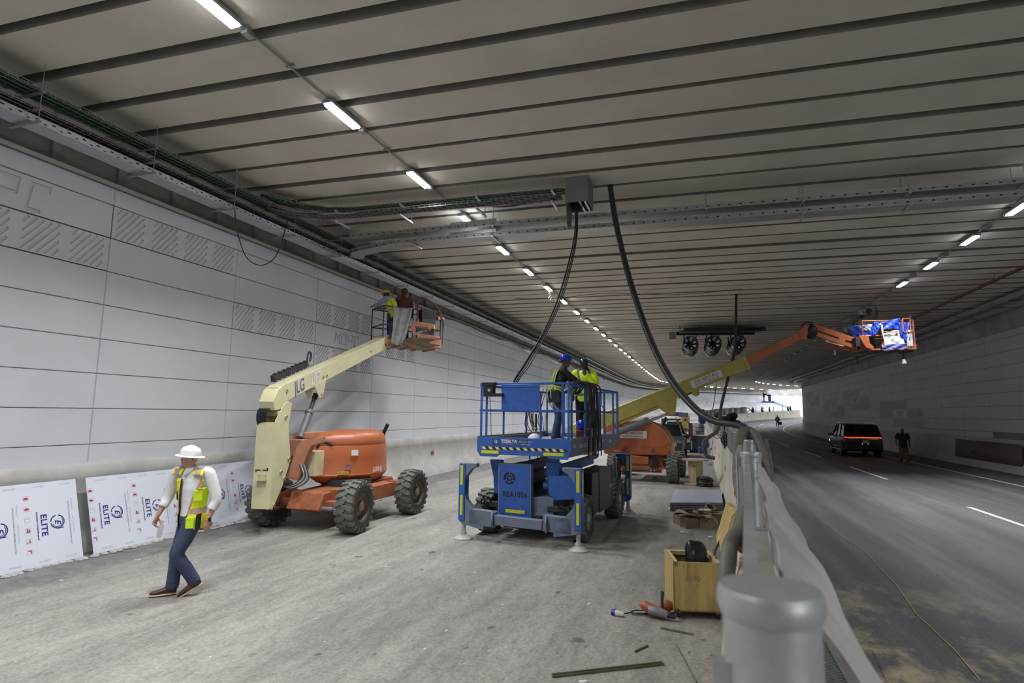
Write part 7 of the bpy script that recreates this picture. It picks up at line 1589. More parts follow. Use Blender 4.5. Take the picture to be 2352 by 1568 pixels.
# box truck far behind
TO, tf, tn = vframe((15.3, 55.0, 0), 205)
t = thing('truck', 'white truck with dark blue load far behind the parked cars', 'truck', TO, -R(205))
def TW(x, y, z): return TO + tn * x + tf * y + Z_ * z
b = MB(); b.box(TW(0, -.8, 1.45), (2.1, 1.5, 1.5), M_cwht, (tn, tf, Z_)); b.build('cab', t, bevel=.12)
b = MB(); b.box(TW(0, -.04, 1.7), (1.8, .05, .6), M_glass, (tn, tf, Z_)); b.build('windscreen', t)
b = MB(); b.box(TW(0, -3.4, 1.0), (2.2, 3.8, .3), M_rimg, (tn, tf, Z_)); b.box(TW(0, -3.4, 1.7), (2.1, 3.6, 1.1), M_whi, (tn, tf, Z_)); b.build('load_bed', t)
b = MB(); b.box(TW(.1, -3.0, 2.45), (1.3, 2.0, .4), pm('navy_cover', (.02, .025, .12), .7, var=.2), (tn, tf, Z_)); b.build('blue_load', t, bevel=.05)
for x in (-.9, .9):
    for y in (-.9, -4.0): cwheel(t, TW(x, y, .45), tn * (1 if x > 0 else -1), .45, .3, rim=M_rimg)
# tall folded lift seen end on: yellow upright with rusty linkage
FO, ff, fn_ = vframe((11.0, 36.6, 0), 200)
t = thing('boom_lift', 'folded rusty boom lift with yellow upright behind the pickup', 'boom lift', FO, -R(200))
def FW(x, y, z): return FO + fn_ * x + ff * y + Z_ * z
for x in (-.42, .42): cwheel(t, FW(x, -.9, .42), fn_ * (1 if x > 0 else -1), .42, .3, rim=M_rimg)
M_yup = pm('yellow_upright', (.52, .47, .12), .5, var=.2)
b = MB(); b.box(FW(-.05, -.1, 1.75), (.34, .3, .95), M_yup, (fn_, ff, Z_)); b.cyl(FW(-.1, .06, 2.05), FW(-.1, .08, 2.05), .07, M_black, n=12); b.cyl(FW(-.1, .06, 1.45), FW(-.1, .08, 1.45), .07, M_black, n=12); b.build('upright', t, bevel=.02)
b = MB(); b.box(FW(.1, -.1, 1.0), (.5, .4, .8), MATS['rusty_rim'], (fn_, ff, Z_)); b.box(FW(-.4, -.1, 1.4), (.25, .3, .9), M_rail, (fn_, ff, Z_))
for k in range(5): b.bar(FW(.5 - .1 * k, .1, 2.2 - .1 * k), FW(.15 + .1 * k, .05, 1.0), .05, .05, M_rail if k % 2 else M_rust)
b.build('linkage', t)
b = MB(); b.box(FW(0, -.2, 2.35), (.55, .4, .28), M_greyc, (fn_, ff, Z_)); b.build('head_box', t)
b = MB(); b.box(FW(0, -.4, .5), (.8, 1.0, .25), M_rimg, (fn_, ff, Z_)); b.box(FW(.2, .15, .38), (.5, .05, .4), pm('pale_yellow_panel', (.6, .58, .42), .5, var=.1), (fn_, ff, Z_)); b.box(FW(-.35, .1, .4), (.5, .05, .5), M_dark, (fn_, ff, Z_))
for x in (-.45, 0, .45): b.bar(FW(x, .2, .2), FW(x, .2, .75), .04, .04, M_whi)
b.build('chassis', t)
# stacked round tanks, generator and blue bin by the barrier
for i, (px, l) in enumerate((((20.184, 60.253, 0.000), 'pale round tank with domed top by the far barrier'), ((19.224, 56.015, 0.000), 'darker round tank nearest the far barrier'))):
    t = thing('tank', l, 'tank', (px[0] * .80 - .7, px[1] * .80, 0), 0); b = MB(); c = V((px[0] * .80 - .7, px[1] * .80, 0)); b.lathe([(.33, .55), (.34, .6), (.34, 1.5), (.30, 1.62), (.15, 1.72), (.01, 1.74)], c, Z_, M_galvd if i else M_rimg, 20); b.lathe([(.02, 0), (.34, .0), (.34, .55), (.02, .55)], c, Z_, M_dark, 16); b.build('shell', t)
    b = MB(); 
    for z in (.8, 1.1, 1.4): b.lathe([(.345, -.02), (.355, 0), (.345, .02)], c + Z_ * z, Z_, M_dark, 20, cap=False)
    b.build('ribs', t)
b = MB(); c = V((11.675, 35.023, 0.000)); A6 = (qn, qu, Z_); 
t = thing('bin', 'open dark blue grey bin standing by the barrier', 'bin', (12.0, 36.8, 0), -H2)
b = MB(); c = V((12.1, 36.9, 0)); b.box(c + Z_ * .55, (1.0, .9, 1.0), pm('slate_blue_bin', (.07, .085, .14), .6, var=.2), A6); b.build('shell', t, bevel=.03)
b = MB(); b.box(c + Z_ * 1.07, (1.07, .96, .05), M_whi, A6); b.build('rim', t)
t = thing('water_bottle', 'large translucent blue water bottle in front of the dark bin', 'bottle', (11.0, 35.0, 0)); b = MB(); c = V((11.747, 35.798, 0.000)); b.lathe([(.02, 0), (.135, .02), (.14, .2), (.132, .22), (.14, .25), (.14, .34), (.09, .42), (.03, .46), (.03, .50)], c, Z_, pm('blue_water_bottle', (.05, .10, .42), .15, var=.1, trans=.3), 20); b.build('bottle_body', t)
b = MB(); c = V((12.347, 35.896, 0.000)); b.lathe([(.13, 0), (.15, .3), (.16, .31), (.155, .33)], c, Z_, M_rimg, 18); tag(b.build('bucket'), 'small grey bucket beside the blue water bottle', 'bucket')
# --- far end: second lift, cable reel on the barrier, fence at the exit
t = thing('boom_lift', 'far lift platform silhouetted against the daylight at the tunnel exit', 'boom lift', W(131, 5.5, 2), 0); c = V((50.108, 112.000, 5.151)); 
b = MB(); b.box(c, (1.9, 1.2, .22), M_blue); b.build('platform', t); b = MB(); b.box(c + V((.5, 0, .7)), (.35, .4, 1.1), M_blue); b.box(c + V((.4, 0, 1.3)), (.6, .4, .3), M_blkc); b.build('console', t)
b = MB(); b.bar(c + V((1.2, 0, 0)), V((56.087, 116.000, 4.247)), .3, .35, pm('pale_blue_boom', (.25, .5, .62), .5)); b.build('boom', t)
build_person('man', 'far silhouetted man working on the distant lift at the exit', c + V((-.6, 0, .12)), 100, dict(elR=(.2, .3, 1.35), wrR=(.15, .55, 1.5), elL=(-.2, .3, 1.35), wrL=(-.15, .55, 1.4)), dict(skin=M_skinb, shirt=M_blkc, trousers=M_blkc, shoe=M_hair, hair=M_hair, loose=.06), vox=.03)[0].scale = (1.0, 1.0, 1.0)
t = thing('cable_reel', 'big spoked reel standing behind the far barrier', 'cable reel', W(117, 9.7, zf(117)), 0); c = V((43.052, 105.000, 2.866)); b = MB(); ux, uy = V((math.cos(R(20)), -math.sin(R(20)), 0)), Z_
P = [c + ux * 1.0 * math.cos(a) + uy * 1.0 * math.sin(a) for a in [2 * PI * k / 32 for k in range(33)]]; b.tube(P, .07, M_dark, n=6, cap=False); b.build('rim', t)
for k in range(4): a = PI * k / 4; b = MB(); b.bar(c - (ux * math.cos(a) + uy * math.sin(a)), c + (ux * math.cos(a) + uy * math.sin(a)), .1, .1, M_dark); b.build('spoke', t)
t = thing('site_fence', 'grey sheet hoarding standing on the far barrier up to the exit', 'fence', W(110, 9.9, 1), 0)
M_hoard = pm('grey_hoarding', (.22, .22, .21), .8, var=.25, scale=.8)
for k, s_ in enumerate(line(88, 121, 3.0)[:-1]):
    b = MB(); a, c = W(s_, 9.8, zf(s_) + .5), W(s_ + 2.9, 9.8, zf(s_ + 2.9) + .5); b.add([a, c, c + Z_ * (1.9 + .05 * (k % 3)), a + Z_ * 1.9], [(0, 1, 2, 3)], M_hoard); b.build('sheet', t, solid=.03)
for k, s_ in enumerate((124, 127, 131, 134.5)):
    b = MB(); b.cyl(W(s_, 10.2, zf(s_)), W(s_, 10.2, zf(s_) + 2.3), .05, M_dark, n=6); b.build('post', t)
t = thing('rubble_heap', 'dark heap of bagged material on the far barrier', 'heap', (23.407, 62.000, 1.632), 0); b = MB(); random.seed(30); c = V((23.417, 62.000, 1.912))
for k in range(16): b.ball(c + V((random.uniform(-1.0, 1.0), random.uniform(-.8, .8), random.uniform(-.7, .55))), (random.uniform(.3, .5), .4, random.uniform(.25, .45)), M_orgd if k == 3 else M_dark if k % 3 else pm('olive_sack', (.10, .09, .075), .9, var=.3), 8)
b.build('heap', t, remesh=.09)
b = MB(); c = V((18.571, 56.000, 2.299)); b.box(c, (.5, .4, 1.3), M_blue); b.box(c - Z_ * 1.2, (.3, .3, 1.6), M_blue); tag(b.build('site_pump'), 'blue upright machine far behind the curved hose', 'machine')

# ================================================================ LOOSE THINGS ON THE SITE
M_sheet = pm('white_composite_sheet', (0.70, 0.72, 0.80), 0.35, var=0.02, scale=2); M_sedge = pm('sheet_edge', (0.15, 0.16, 0.18), 0.6, var=0.1)
M_ired = pm('icon_red', (0.48, 0.03, 0.06), .5, var=0); M_igry = pm('print_grey', (0.36, 0.38, 0.45), .5, var=0); M_iblu = pm('print_navy', (0.025, 0.03, 0.20), .5, var=0)
def leaning(name, label, s0, s1, zt=1.20, d0=.66, d1=.30, tilt=0.0, off=0.0):
    A, B = W(s0, d0, .02), W(s1, d0, .02 + tilt); u_ = (B - A).normalized(); up = (W(s0, d1, zt) - A).normalized(); L_ = (B - A).length; h = 1.22; nn = u_.cross(up).normalized() * -1
    if nn.dot(N0) < 0: nn = -nn
    t = thing(name, label, 'panel', W((s0 + s1) / 2, d0, 0), RZ, 'printed composite sheets leaning on the left wall')
    b = MB(); c = A + u_ * L_ / 2 + up * h / 2; b.box(c, (L_, h, .006), M_sheet, (u_, up, nn)); dn = -up; o = nn * .0045
    x = off
    while x < L_ - .05:
        def Q(a, c_): return A + u_ * (x + a) + up * c_ + o
        if x + .06 < L_ and x > -.03:
            for k in range(6):
                z = 1.0 - .155 * k
                if x + .04 > 0: b.box(Q(.02, z), (.075, .075, .001), M_igry, (u_, up, nn)); b.box(Q(.02, z), (.068, .068, .0014), M_sheet, (u_, up, nn)); 
                if k < 2: b.box(Q(.02, z - .005), (.06, .028, .002), M_ired, (u_, up, nn)); b.ball(Q(.02, z + .008), (.022, .018, .001), M_ired, 10, (u_, up, nn))
                elif k == 2: b.box(Q(.02, z + .012), (.05, .008, .002), M_igry, (u_, up, nn))
                elif k == 3: b.box(Q(.02, z - .02), (.055, .014, .002), M_ired, (u_, up, nn)); b.box(Q(.01, z + .005), (.02, .045, .002), M_ired, (u_, up, nn)); b.box(Q(.035, z + .0), (.015, .03, .002), M_ired, (u_, up, nn))
                elif k == 4: b.box(Q(.02, z - .02), (.055, .010, .002), M_ired, (u_, up, nn)); b.box(Q(.03, z + .005), (.014, .04, .002), M_ired, (u_, up, nn))
                else: b.box(Q(.02, z + .02), (.05, .014, .002), M_ired, (u_, up, nn)); b.box(Q(.038, z), (.014, .05, .002), M_ired, (u_, up, nn))
        if x + .22 < L_: b.text('ELITE', .12, Q(.235, .58), dn, u_, M_iblu, bold=.03, squash=1.05, spacing=1.1); 
        if x + .14 < L_: b.text('Aluminium Composite panel', .036, Q(.15, .58), dn, u_, M_iblu, bold=.03)
        if x + .54 < L_:
            c0 = Q(.425, .60); ringseg(b, c0, u_, up, .088, .105, 100, 175, M_iblu); ringseg(b, c0, u_, up, .088, .105, 185, 440, M_iblu); ringseg(b, c0, u_, up, .070, .080, 200, 400, M_iblu, 16); b.text('E', .115, c0, dn, u_, M_iblu, bold=.03, shear=.25); b.box(Q(.46, .50), (.09, .014, .001), M_iblu, (u_, up, nn))
        if x + .62 < L_: b.text('INSTALL EACH PANEL IN ONE DIRECTION ONLY', .030, Q(.60, .56), dn, u_, M_iblu)
        if x + .66 < L_: b.text('• BESTQUALITY           • BEST INSTALLATION', .028, Q(.65, .66), dn, u_, M_igry)
        for ax_ in (.12, .50):
            for zz in (1.16, .06):
                if x + ax_ + .16 < L_: b.add([Q(ax_, zz - .008), Q(ax_ + .12, zz - .008), Q(ax_ + .12, zz - .02), Q(ax_ + .17, zz), Q(ax_ + .12, zz + .02), Q(ax_ + .12, zz + .008), Q(ax_, zz + .008)], [(0, 1, 2, 3, 4, 5, 6)], M_igry); b.add([p + nn * .0006 for p in (Q(ax_ + .004, zz - .004), Q(ax_ + .124, zz - .004), Q(ax_ + .124, zz - .012), Q(ax_ + .16, zz), Q(ax_ + .124, zz + .012), Q(ax_ + .124, zz + .004), Q(ax_ + .004, zz + .004))], [(0, 1, 2, 3, 4, 5, 6)], M_sheet)
        x += .76
    b.build('printed_sheet', t)
leaning('composite_sheet', 'white printed composite sheet leaning on the wall at the left frame edge', 7.45, 9.92, off=.20)
leaning('composite_sheet', 'white printed sheet leaning on the wall to the right of the gap', 10.08, 12.10, off=.03)
leaning('composite_sheet', 'white printed sheet leaning on the wall behind the walking man', 12.14, 14.60, off=.20, d0=.62)
b = MB(); random.seed(17)
for k in range(60):
    s_ = 8 + k * .11 + random.uniform(-.03, .03); b.ball(W(s_, .74 + random.uniform(-.03, .05), .02), (.07, .05, .03), M_base, 6)
tag(b.build('mortar_crumbs'), 'crumbly mortar edge along the feet of the leaning sheets', 'rubble', kind='stuff')
# stack of sheets on the floor
t = thing('sheet_stack', 'flat stack of grey blue printed sheets on the floor by the barrier', 'stack of sheets', (5.2, 16.5, 0)); M_stk = pm('grey_blue_sheet', (0.36, 0.38, 0.46), 0.4, var=0.1, scale=3)
q = [V((3.877, 14.219, 0.180)), V((5.205, 14.316, 0.180)), V((6.030, 16.687, 0.180)), V((4.703, 16.668, 0.180))]
ux = (q[1] - q[0]).normalized(); uy = (q[3] - q[0]).normalized()
t.location = q[0].lerp(q[2], .5) - Z_ * .18; ROOTM[t.name] = Matrix.Translation(t.location).inverted()
for k in range(5):
    b = MB(); z = -.16 + .04 * k; j = ux * (.02 * math.sin(k * 2.3)); P = [p + Z_ * z + j for p in q]; b.add(P + [p + Z_ * .030 for p in P], [(3, 2, 1, 0), (4, 5, 6, 7), (0, 1, 5, 4), (1, 2, 6, 5), (2, 3, 7, 6), (3, 0, 4, 7)], M_stk if k == 4 else M_greyc); b.build('sheet', t)
b = MB(); c = q[0].lerp(q[2], .5) + Z_ * .032
for k in range(4): b.text('• INSTALL EACH PANEL •', .05, c + uy * (-.5 + .4 * k), ux, uy, M_igry); 
for k in (0, 2): b.text('ELITE', .14, c + uy * (-.4 + .8 * k * .5) + ux * .1, ux, uy, M_igry, bold=.02)
b.build('printing', t)
for sx in (.0, 1.0):
    b = MB(); a = q[0].lerp(q[1], sx) - Z_ * .17; c = q[3].lerp(q[2], sx) - Z_ * .17; b.bar(a, c, .08, .03, pm('pale_wood', (.55, .45, .28), .7, var=.2)); b.build('batten', t)
# wooden cable reel and coils
M_ply = pm('yellow_plywood', (0.50, 0.36, 0.13), 0.6, var=0.35, scale=2.2, stretch=(5, 5, .8), bump=.1); M_pine = pm('pale_pine', (0.55, 0.46, 0.27), 0.65, var=0.25, scale=3, stretch=(4, 4, 1)); M_disc = pm('blue_stained_disc', (0.36, 0.38, 0.47), .6, var=.3, scale=3)
c = V((6.30, 19.75, 0)); t = thing('cable_reel', 'empty pale wooden cable reel standing on end by the barrier', 'cable reel', c)
b = MB(); b.lathe([(.44, .80), (.45, .815), (.45, .84), (.44, .845)], c, Z_, M_pine, 36); b.cyl(c + Z_ * .845, c + Z_ * .847, .44, M_disc, n=36); b.build('top_flange', t)
b = MB(); b.lathe([(.42, 0), (.43, .02), (.43, .04), (.42, .045)], c, Z_, M_pine, 36); b.build('bottom_flange', t)
b = MB()
for k in range(14):
    a0 = 2 * PI * k / 14; a1 = a0 + 2 * PI / 14 * .96; P = [V((math.cos(a) * r_, math.sin(a) * r_, 0)) for a, r_ in ((a0, .24), (a1, .24), (a1, .22), (a0, .22))]; b.add([c + p + Z_ * .045 for p in P] + [c + p + Z_ * .80 for p in P], [(0, 1, 5, 4), (1, 2, 6, 5), (2, 3, 7, 6), (3, 0, 4, 7)], M_pine)
b.cyl(c + V((-.12, -.22, .62)), c + V((-.12, -.236, .62)), .025, M_black, n=10); b.build('drum', t)
c = V((6.437, 19.275, 0.000)); t = thing('cable_coil', 'coil of black cable wrapped in clear film beside the wooden reel', 'cable coil', c); b = MB(); random.seed(5)
for k in range(6): 
    r_ = .26 - .012 * (k % 3); z = .03 + .045 * k; P = [c + V((math.cos(a) * r_ * (1 + .03 * math.sin(3 * a + k)), math.sin(a) * r_, z + .01 * math.sin(2 * a + k))) for a in [2 * PI * i / 28 for i in range(29)]]; b.tube(P, .024, M_blk, n=8); r_ -= .06; P = [c + V((math.cos(a) * r_, math.sin(a) * r_, z + .02)) for a in [2 * PI * i / 28 for i in range(29)]]; b.tube(P, .024, M_blk, n=8)
b.build('cable', t); b = MB(); b.grid(lambda u_, v_: c + V((math.cos(u_ * 2.6 + 3.6) * (.29 - .16 * v_), math.sin(u_ * 2.6 + 3.6) * (.29 - .16 * v_), .12 + .26 * v_ + .012 * math.sin(u_ * 20))), 20, 6, pm('shiny_film', (.5, .5, .52), .12, var=.5, scale=9, trans=.5, alpha=.45)); b.build('film_wrap', t)
# torn cardboard pile
M_card = pm('cardboard', (0.36, 0.28, 0.19), 0.8, var=0.3, scale=5); M_cardd = pm('damp_cardboard', (0.25, 0.19, 0.125), 0.85, var=0.3, scale=5)
c0 = V((4.088, 12.511, 0.000)); t = thing('cardboard_pile', 'crumpled cardboard boxes and rags heaped beside the barrier', 'cardboard', c0); random.seed(44)
CB = [(-.28, .05, .0, .50, .34, .20, 10), (.05, -.25, 0, .36, .2, .16, -12), (-.35, -.28, 0, .30, .2, .19, 20), (.30, .1, .0, .35, .3, .24, 35), (.12, .32, 0, .3, .3, .26, 5)]
for i, (x, y, z, w_, l_, h_, a) in enumerate(CB):
    b = MB(); Rz = Matrix.Rotation(R(a), 3, 'Z'); ax = (Rz @ X_, Rz @ Y_, Z_); cc = c0 + V((x, y, z)); hw, hl = w_ / 2, l_ / 2
    for n_, (dx, dy, sx_, sy_) in enumerate(((0, -hl, w_, .008), (0, hl, w_, .008), (-hw, 0, .008, l_), (hw, 0, .008, l_))): b.box(cc + ax[0] * dx + ax[1] * dy + Z_ * h_ / 2, (sx_, sy_, h_), M_card if i % 2 else M_cardd, ax)
    for sg in (-1, 1): P = cc + ax[1] * (sg * hl) + Z_ * h_; q_ = P + ax[1] * (sg * -.12) + Z_ * random.uniform(-.04, .10); b.add([P - ax[0] * hw, P + ax[0] * hw, q_ + ax[0] * (hw * .9), q_ - ax[0] * (hw * .95)], [(0, 1, 2, 3)], M_card)
    b.box(cc + Z_ * .01, (w_, l_, .01), M_cardd, ax); b.build('box', t, solid=.004)
b = MB()
for k in range(5):
    p = c0 + V((random.uniform(-.4, .3), random.uniform(-.3, .3), .22 + .03 * k)); a = random.uniform(0, 6); dx, dy = V((math.cos(a), math.sin(a), random.uniform(-.2, .2))) * .26, V((-math.sin(a), math.cos(a), random.uniform(-.2, .2))) * .14; b.add([p - dx - dy, p + dx - dy * .7, p + dx * .8 + dy, p - dx * .9 + dy * 1.1], [(0, 1, 2, 3)], M_card)
b.build('torn_flap', t, solid=.005)
b = MB(); b.lathe([(.10, 0), (.11, .02), (.11, .14), (.095, .14), (.095, .02)], c0 + V((.26, .3, .22)), norm((.2, -.5, 1)), M_cardd, 16, cap=False); b.build('cardboard_tube', t, solid=.004)
b = MB()
for px in ((.02, .05, .30), (.14, .02, .30)): b.ball(c0 + V(px), (.09, .06, .03), M_whi, 8)
b.build('white_rag', t, remesh=.012)
for px, l in (((3.402, 11.610, 0.020), 'crumpled white scrap on the floor left of the cardboard'), ((3.807, 11.191, 0.020), 'crumpled white scrap in front of the cardboard boxes')):
    b = MB(); b.ball(px, (.05, .035, .02), M_whi, 7); b.ball(V(px) + V((.03, .01, 0)), (.03, .03, .018), M_whi, 6); tag(b.build('paper_scrap'), l, 'scrap')
M_bagb = pm('black_bag_film', (.012, .012, .014), .3, var=.3, scale=6, bump=.8, bscale=9)
# plywood crate on castors, lid leaning beside it, bag inside
cr = V((1.890, 6.853, 0.080)); cux = norm((.96, -.10, 0)); cuy = V((-cux.y, cux.x, 0)); w_, l_, h_ = .56, .62, .545; A7 = (cux, cuy, Z_); K0 = V((cr.x, cr.y, 0))
def KR(x, y, z): return K0 + cux * x + cuy * y + Z_ * z
t = thing('wooden_crate', 'open yellow plywood crate on castors in front of the barrier', 'crate', KR(w_ / 2, l_ / 2, 0), 0)
for nm, cc, dd_ in (('front_board', (w_ / 2, .009, .08 + h_ / 2), (w_, .018, h_)), ('back_board', (w_ / 2, l_, .08 + h_ / 2), (w_, .018, h_)), ('side_board', (.009, l_ / 2, .08 + h_ / 2), (.018, l_, h_)), ('side_board', (w_ - .009, l_ / 2, .08 + h_ / 2), (.018, l_, h_)), ('bottom_board', (w_ / 2, l_ / 2, .09), (w_, l_, .018))):
    b = MB(); b.box(KR(*cc), dd_, M_ply, A7); b.build(nm, t, bevel=.002)
for x0, y0, dx, dy in ((.035, l_ / 2, .05, l_), (w_ - .035, l_ / 2, .05, l_), (w_ / 2, l_ - .035, w_ - .1, .05)):
    b = MB(); b.box(KR(x0, y0, .08 + h_ - .025), (dx, dy, .05), M_pine, A7); b.build('batten', t, bevel=.002)
b = MB(); b.text('8290', .09, KR(.22, -.002, .44), cux, Z_, pm('faint_stencil', (.30, .22, .09), .7)); b.build('stencil', t)
for x, y in ((.06, .06), (w_ - .06, .06), (.06, l_ - .06), (w_ - .06, l_ - .06)): b = MB(); b.cyl(KR(x - .015, y, .035), KR(x + .015, y, .035), .034, M_dark, n=14); b.box(KR(x, y, .065), (.05, .05, .02), M_galvd, A7); b.build('castor', t)
b = MB(); c = KR(.33, .34, .46)
b.ball(c + Z_ * .06, (.13, .14, .26), M_bagb, 16); b.ball(c + cux * .03 + Z_ * .20, (.11, .10, .14), M_bagb, 14); b.ball(c - cux * .05 + Z_ * .22, (.08, .08, .13), M_bagb, 14); b.ball(c - cux * .17 - Z_ * .08, (.10, .12, .14), M_bagb, 12)
tag(b.build('black_bag', remesh=.014, smooth=3), 'black plastic bag stuffed into the open plywood crate', 'bag')
t = thing('crate_lid', 'yellow plywood lid leaning between the crate and the barrier', 'lid', (3.300, 8.926, 0.300)); b = MB(); 
P = [V((2.610, 7.200, 0.569)), V((2.712, 7.600, 0.683)), V((2.966, 7.900, 1.108)), V((2.920, 7.600, 0.990))]
plate(b, [(2.630, 7.350, 0.621), (2.695, 7.550, 0.715), (2.915, 7.750, 1.120), (2.981, 7.700, 1.106), (2.677, 7.300, 0.664)], (.03, .22, .02), M_ply); b.build('board', t)
b = MB(); plate(b, [(2.627, 7.280, 0.668), (2.878, 7.620, 1.008), (2.970, 7.660, 1.090), (2.925, 7.600, 0.957), (2.661, 7.260, 0.621)], (.02, .03, .0), M_pine); b.build('edge_batten', t)
b = MB(); b.tube(spline([KR(w_ - .02, .2, .62), KR(w_ + .03, .5, .62), (2.792, 7.800, 0.729), (3.020, 8.600, 0.721), (3.077, 9.000, 0.744), (3.048, 9.200, 0.655)], 6), .012, M_blk, n=6); tag(b.build('loose_cable'), 'thin dark cable trailing from the cardboard over the crate edge', 'cable')
# hammer drill with cable and blue plug
M_dor = pm('drill_orange', (.35, .10, .03), .5, var=.3, scale=20); c = V((1.709, 6.849, 0.070)); t = thing('hammer_drill', 'orange and grey hammer drill lying on the floor with its side handle up', 'drill', (c.x, c.y, 0))
d1_ = norm((.75, -.45, -.08)); b = MB(); b.tube([c - d1_ * .22 + Z_ * .03, c - d1_ * .16 + Z_ * .03, c - d1_ * .05, c + d1_ * .06], [.02, .055, .062, .055], M_dor, n=14); b.ball(c + V((.13, .12, .03)), (.085, .06, .07), M_dor, 14); b.build('motor_housing', t, bevel=.002)
b = MB(); b.tube([c - d1_ * .12 + V((0, -.04, .01)), c + d1_ * .02 + V((0, -.03, .01)), c + d1_ * .10], [.05, .05, .04], M_galvd, n=12); b.build('gear_case', t)
b = MB(); b.tube([c + d1_ * .08, c + d1_ * .13, c + d1_ * .19, c + d1_ * .20], [.035, .034, .026, .018], M_dark, n=14); b.build('chuck', t)
b = MB(); b.tube([c + d1_ * .05 + Z_ * .04, c + d1_ * .05 + V((.0, .01, .14)), c + d1_ * .05 + V((.005, .01, .235))], [.018, .017, .021], M_dark, n=12); b.build('side_handle', t)
b = MB(); b.tube(spline([c + V((.20, .08, .05)), c + V((.235, .02, .03)), c + V((.20, -.05, .02)), c + V((.10, -.10, .02))], 6), .012, M_dark, n=8); b.build('rear_grip', t)
b = MB(); k0 = V((1.539, 6.981, 0.015)); P = [V((1.336, 6.930, 0.020))] + [k0 + V((math.cos(a) * .11, math.sin(a) * .075, .005)) for a in [PI + 2 * PI * i / 14 for i in range(16)]] + [V((1.604, 6.953, 0.020)), V((1.705, 7.075, 0.030)), c - V((.02, .05, .03))]
b.tube(spline(P, 4), .007, M_blk, n=6); tag(b.build('power_cable'), 'black power cable looped on the floor between drill and plug', 'cable')
pg = V((1.194, 6.953, 0.030)); pe = V((1.319, 6.871, 0.030)); pd = (pe - pg).normalized(); L_ = (pe - pg).length; t = thing('plug', 'white industrial plug with blue collar lying on the floor', 'plug', (pg.x, pg.y, 0))
b = MB(); b.lathe([(.036, L_ * .34), (.034, L_ * .4), (.026, L_ * .9), (.015, L_)], pg, pd, M_cwht, 16); b.build('plug_body', t)
b = MB(); b.lathe([(.028, 0), (.034, .002), (.034, .02), (.038, .025), (.038, L_ * .34)], pg, pd, pm('plug_blue', (.01, .02, .25), .4, var=.05), 16); b.build('collar', t)
# sticks, strip and scraps
M_stick = pm('weathered_batten', (.17, .145, .095), .8, var=.3, scale=8)
for a, c, w_, h_, l in (((0.387, 5.348, 0.012), (1.445, 5.631, 0.012), .03, .02, 'long grey brown metal strip on the floor at the bottom edge'), ((0.387, 5.348, 0.030), (1.427, 5.624, 0.030), .012, .012, 'thin strip lying on top of the long strip at the bottom edge'), ((1.655, 6.530, 0.012), (1.949, 6.353, 0.012), .018, .018, 'short stick on the floor in front of the crate'), ((1.235, 5.900, 0.012), (1.399, 6.053, 0.012), .016, .016, 'very short dark stick on the floor'), ((1.693, 6.088, 0.010), (1.635, 5.268, 0.010), .012, .012, 'thin long rod lying towards the bottom edge')):
    b = MB(); b.bar(a, c, w_, h_, M_stick); tag(b.build('wood_strip', bevel=.002), l, 'strip')
for px, r_, l in (((0.640, 5.229, 0.020), .035, 'crumpled white paper on the floor at the bottom edge'), ((0.970, 7.284, 0.010), .02, 'small white scrap on the open floor'), ((-5.714, 9.062, 0.010), .05, 'torn white strip on the floor by the dark earth'), ((-6.023, 7.981, 0.020), .02, 'tiny white scrap lying in the dark earth')):
    b = MB(); b.ball(px, (r_, r_ * .6, r_ * .3), M_whi, 7); b.ball(V(px) + V((r_ * .9, .01, 0)), (r_ * .6, r_ * .5, r_ * .3), M_whi, 6); tag(b.build('paper_scrap'), l, 'scrap')
# shovel and planks leaning on the barrier further on
t = thing('shovel', 'shovel leaning against the work side of the barrier', 'shovel', (9.319, 27.616, 0.100)); b = MB(); b.cyl((13.845, 40.258, 0.587), V((9.319, 26.901, 0.120)), .018, pm('grey_wood', (.3, .3, .27), .8), n=8); b.build('shaft', t)
b = MB(); a = V((9.493, 27.399, 0.120)); b.grid(lambda u_, v_: a + V((-.12 + .24 * u_ - .25 * v_, -.30 * v_, -.11 * v_ + .03 * math.cos((u_ - .5) * 3))), 8, 6, M_galvd); b.build('blade', t, solid=.004)
# small marker plates and the red one on the left wall foot
for i, (s_, z) in enumerate(((23.2, .80), (44.0, .9), (50, .95), (56, 1.0))):
    t = thing('reflector_plate', 'small red reflector on the foot of the left wall' if i == 0 else 'tiny far reflector on the foot of the left wall, number %s from the camera' % ('two', 'three', 'four')[i - 1], 'reflector', W(s_, .16, z)); b = MB(); b.box(W(s_, .165, z), (.01, .16, .10), M_refl if i == 0 else M_dark, (Nh(s_), Th(s_), Z_)); b.build('plate', t); b = MB(); b.box(W(s_, .16, z), (.006, .20, .14), M_galvd, (Nh(s_), Th(s_), Z_)); b.build('mount', t)
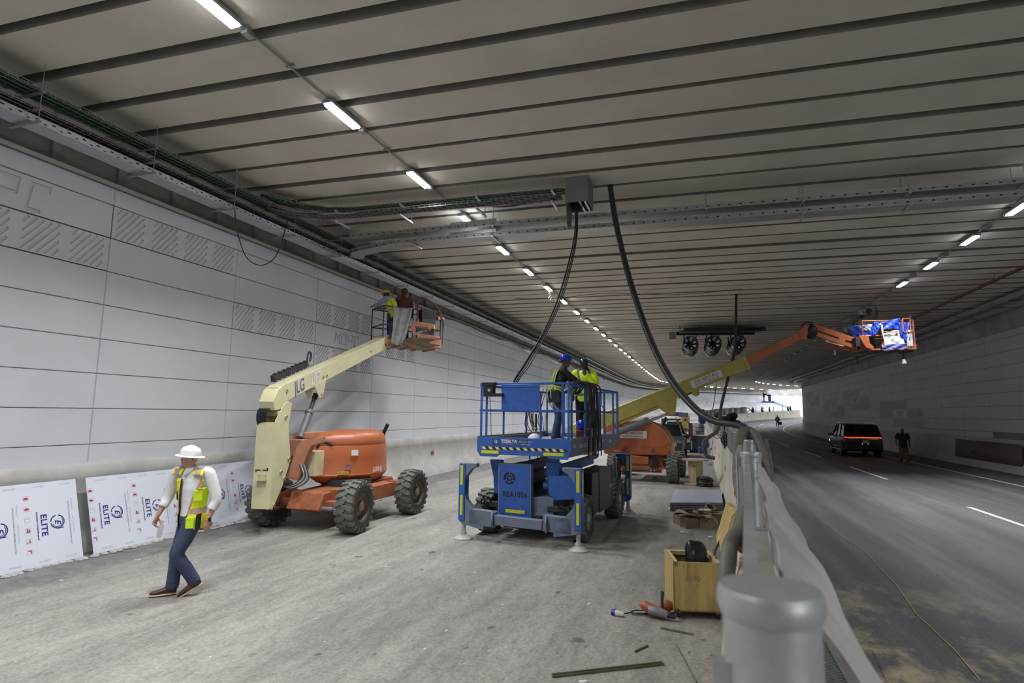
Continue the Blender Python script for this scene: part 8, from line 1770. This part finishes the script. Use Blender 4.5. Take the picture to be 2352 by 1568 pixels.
# dark patched rectangle and arrow plate on the right wall foot
b = MB(); b.add([W(33.0, 22.60, .25), W(39.6, 22.60, .25), W(39.6, 22.70, 1.25), W(33.0, 22.70, 1.25)], [(0, 1, 2, 3)], pm('violet_grey_patch', (.10, .095, .13), .7, var=.5, scale=1.5, col2=(.17, .08, .10))); tag(b.build('wall_patch', solid=.01), 'dark violet painted patch on the foot of the right wall', 'patch')
t = thing('arrow_plate', 'small yellow arrow plate on the dark patch of the right wall', 'sign', W(37.6, 22.5, .7)); b = MB(); b.box(W(37.6, 22.56, .70), (.01, .22, .16), M_black, (N0, T0, Z_)); b.build('plate', t); b = MB(); b.text('<', .2, W(37.6, 22.55, .70), -T0, Z_, M_yel, bold=.03); b.build('arrow', t)
b = MB(); b.ball(W(62, 22.5, 1.1), (.07, .07, .07), M_lime, 8); tag(b.build('marker'), 'tiny lime yellow marker low on the far right wall', 'marker')
# wavy steel flashing hung along the top of the left cladding further on
b = MB(); random.seed(19); M_foil = pm('crumpled_foil', (.62, .64, .70), .28, metal=.75, var=.2, scale=2, bump=.5, bscale=3)
sl4 = line(21.5, 96, .25); ph = [random.uniform(-1, 1) for _ in sl4]
def foil(u_, v_):
    i = round(u_ * (len(sl4) - 1)); s_ = sl4[i]; k = .5 + .5 * math.sin(s_ * 1.3 + 2 * math.sin(s_ * .37)); return W(s_, .02 + .07 * k * v_ + .02 * ph[i] * v_, 6.30 + zl(s_) - v_ * (.22 + .12 * math.sin(s_ * .9)))
b.grid(foil, len(sl4) - 1, 4, M_foil); tag(b.build('steel_flashing', solid=.003), 'crumpled shiny steel flashing along the top of the left cladding', 'flashing')
for i, s_ in enumerate(line(20.5, 40, 1.15)):
    b = MB(); b.tube([W(s_, -.2, 6.95 + .06 * math.sin(a)) + Th(s_) * (.10 * math.cos(a)) for a in [2 * PI * k / 10 for k in range(10)]], .022, M_blk, n=5); b.tube([W(s_, -.2, 6.88), W(s_ + .02, -.16, 6.72), W(s_ + .08, -.16, 6.80)], .018, M_blk, n=5)
    tag(b.build('cable_stub'), 'looped black cable stub on the concrete above the cladding, %s from the camera' % nth(i), 'cable stub', 'cable stubs above the left cladding')
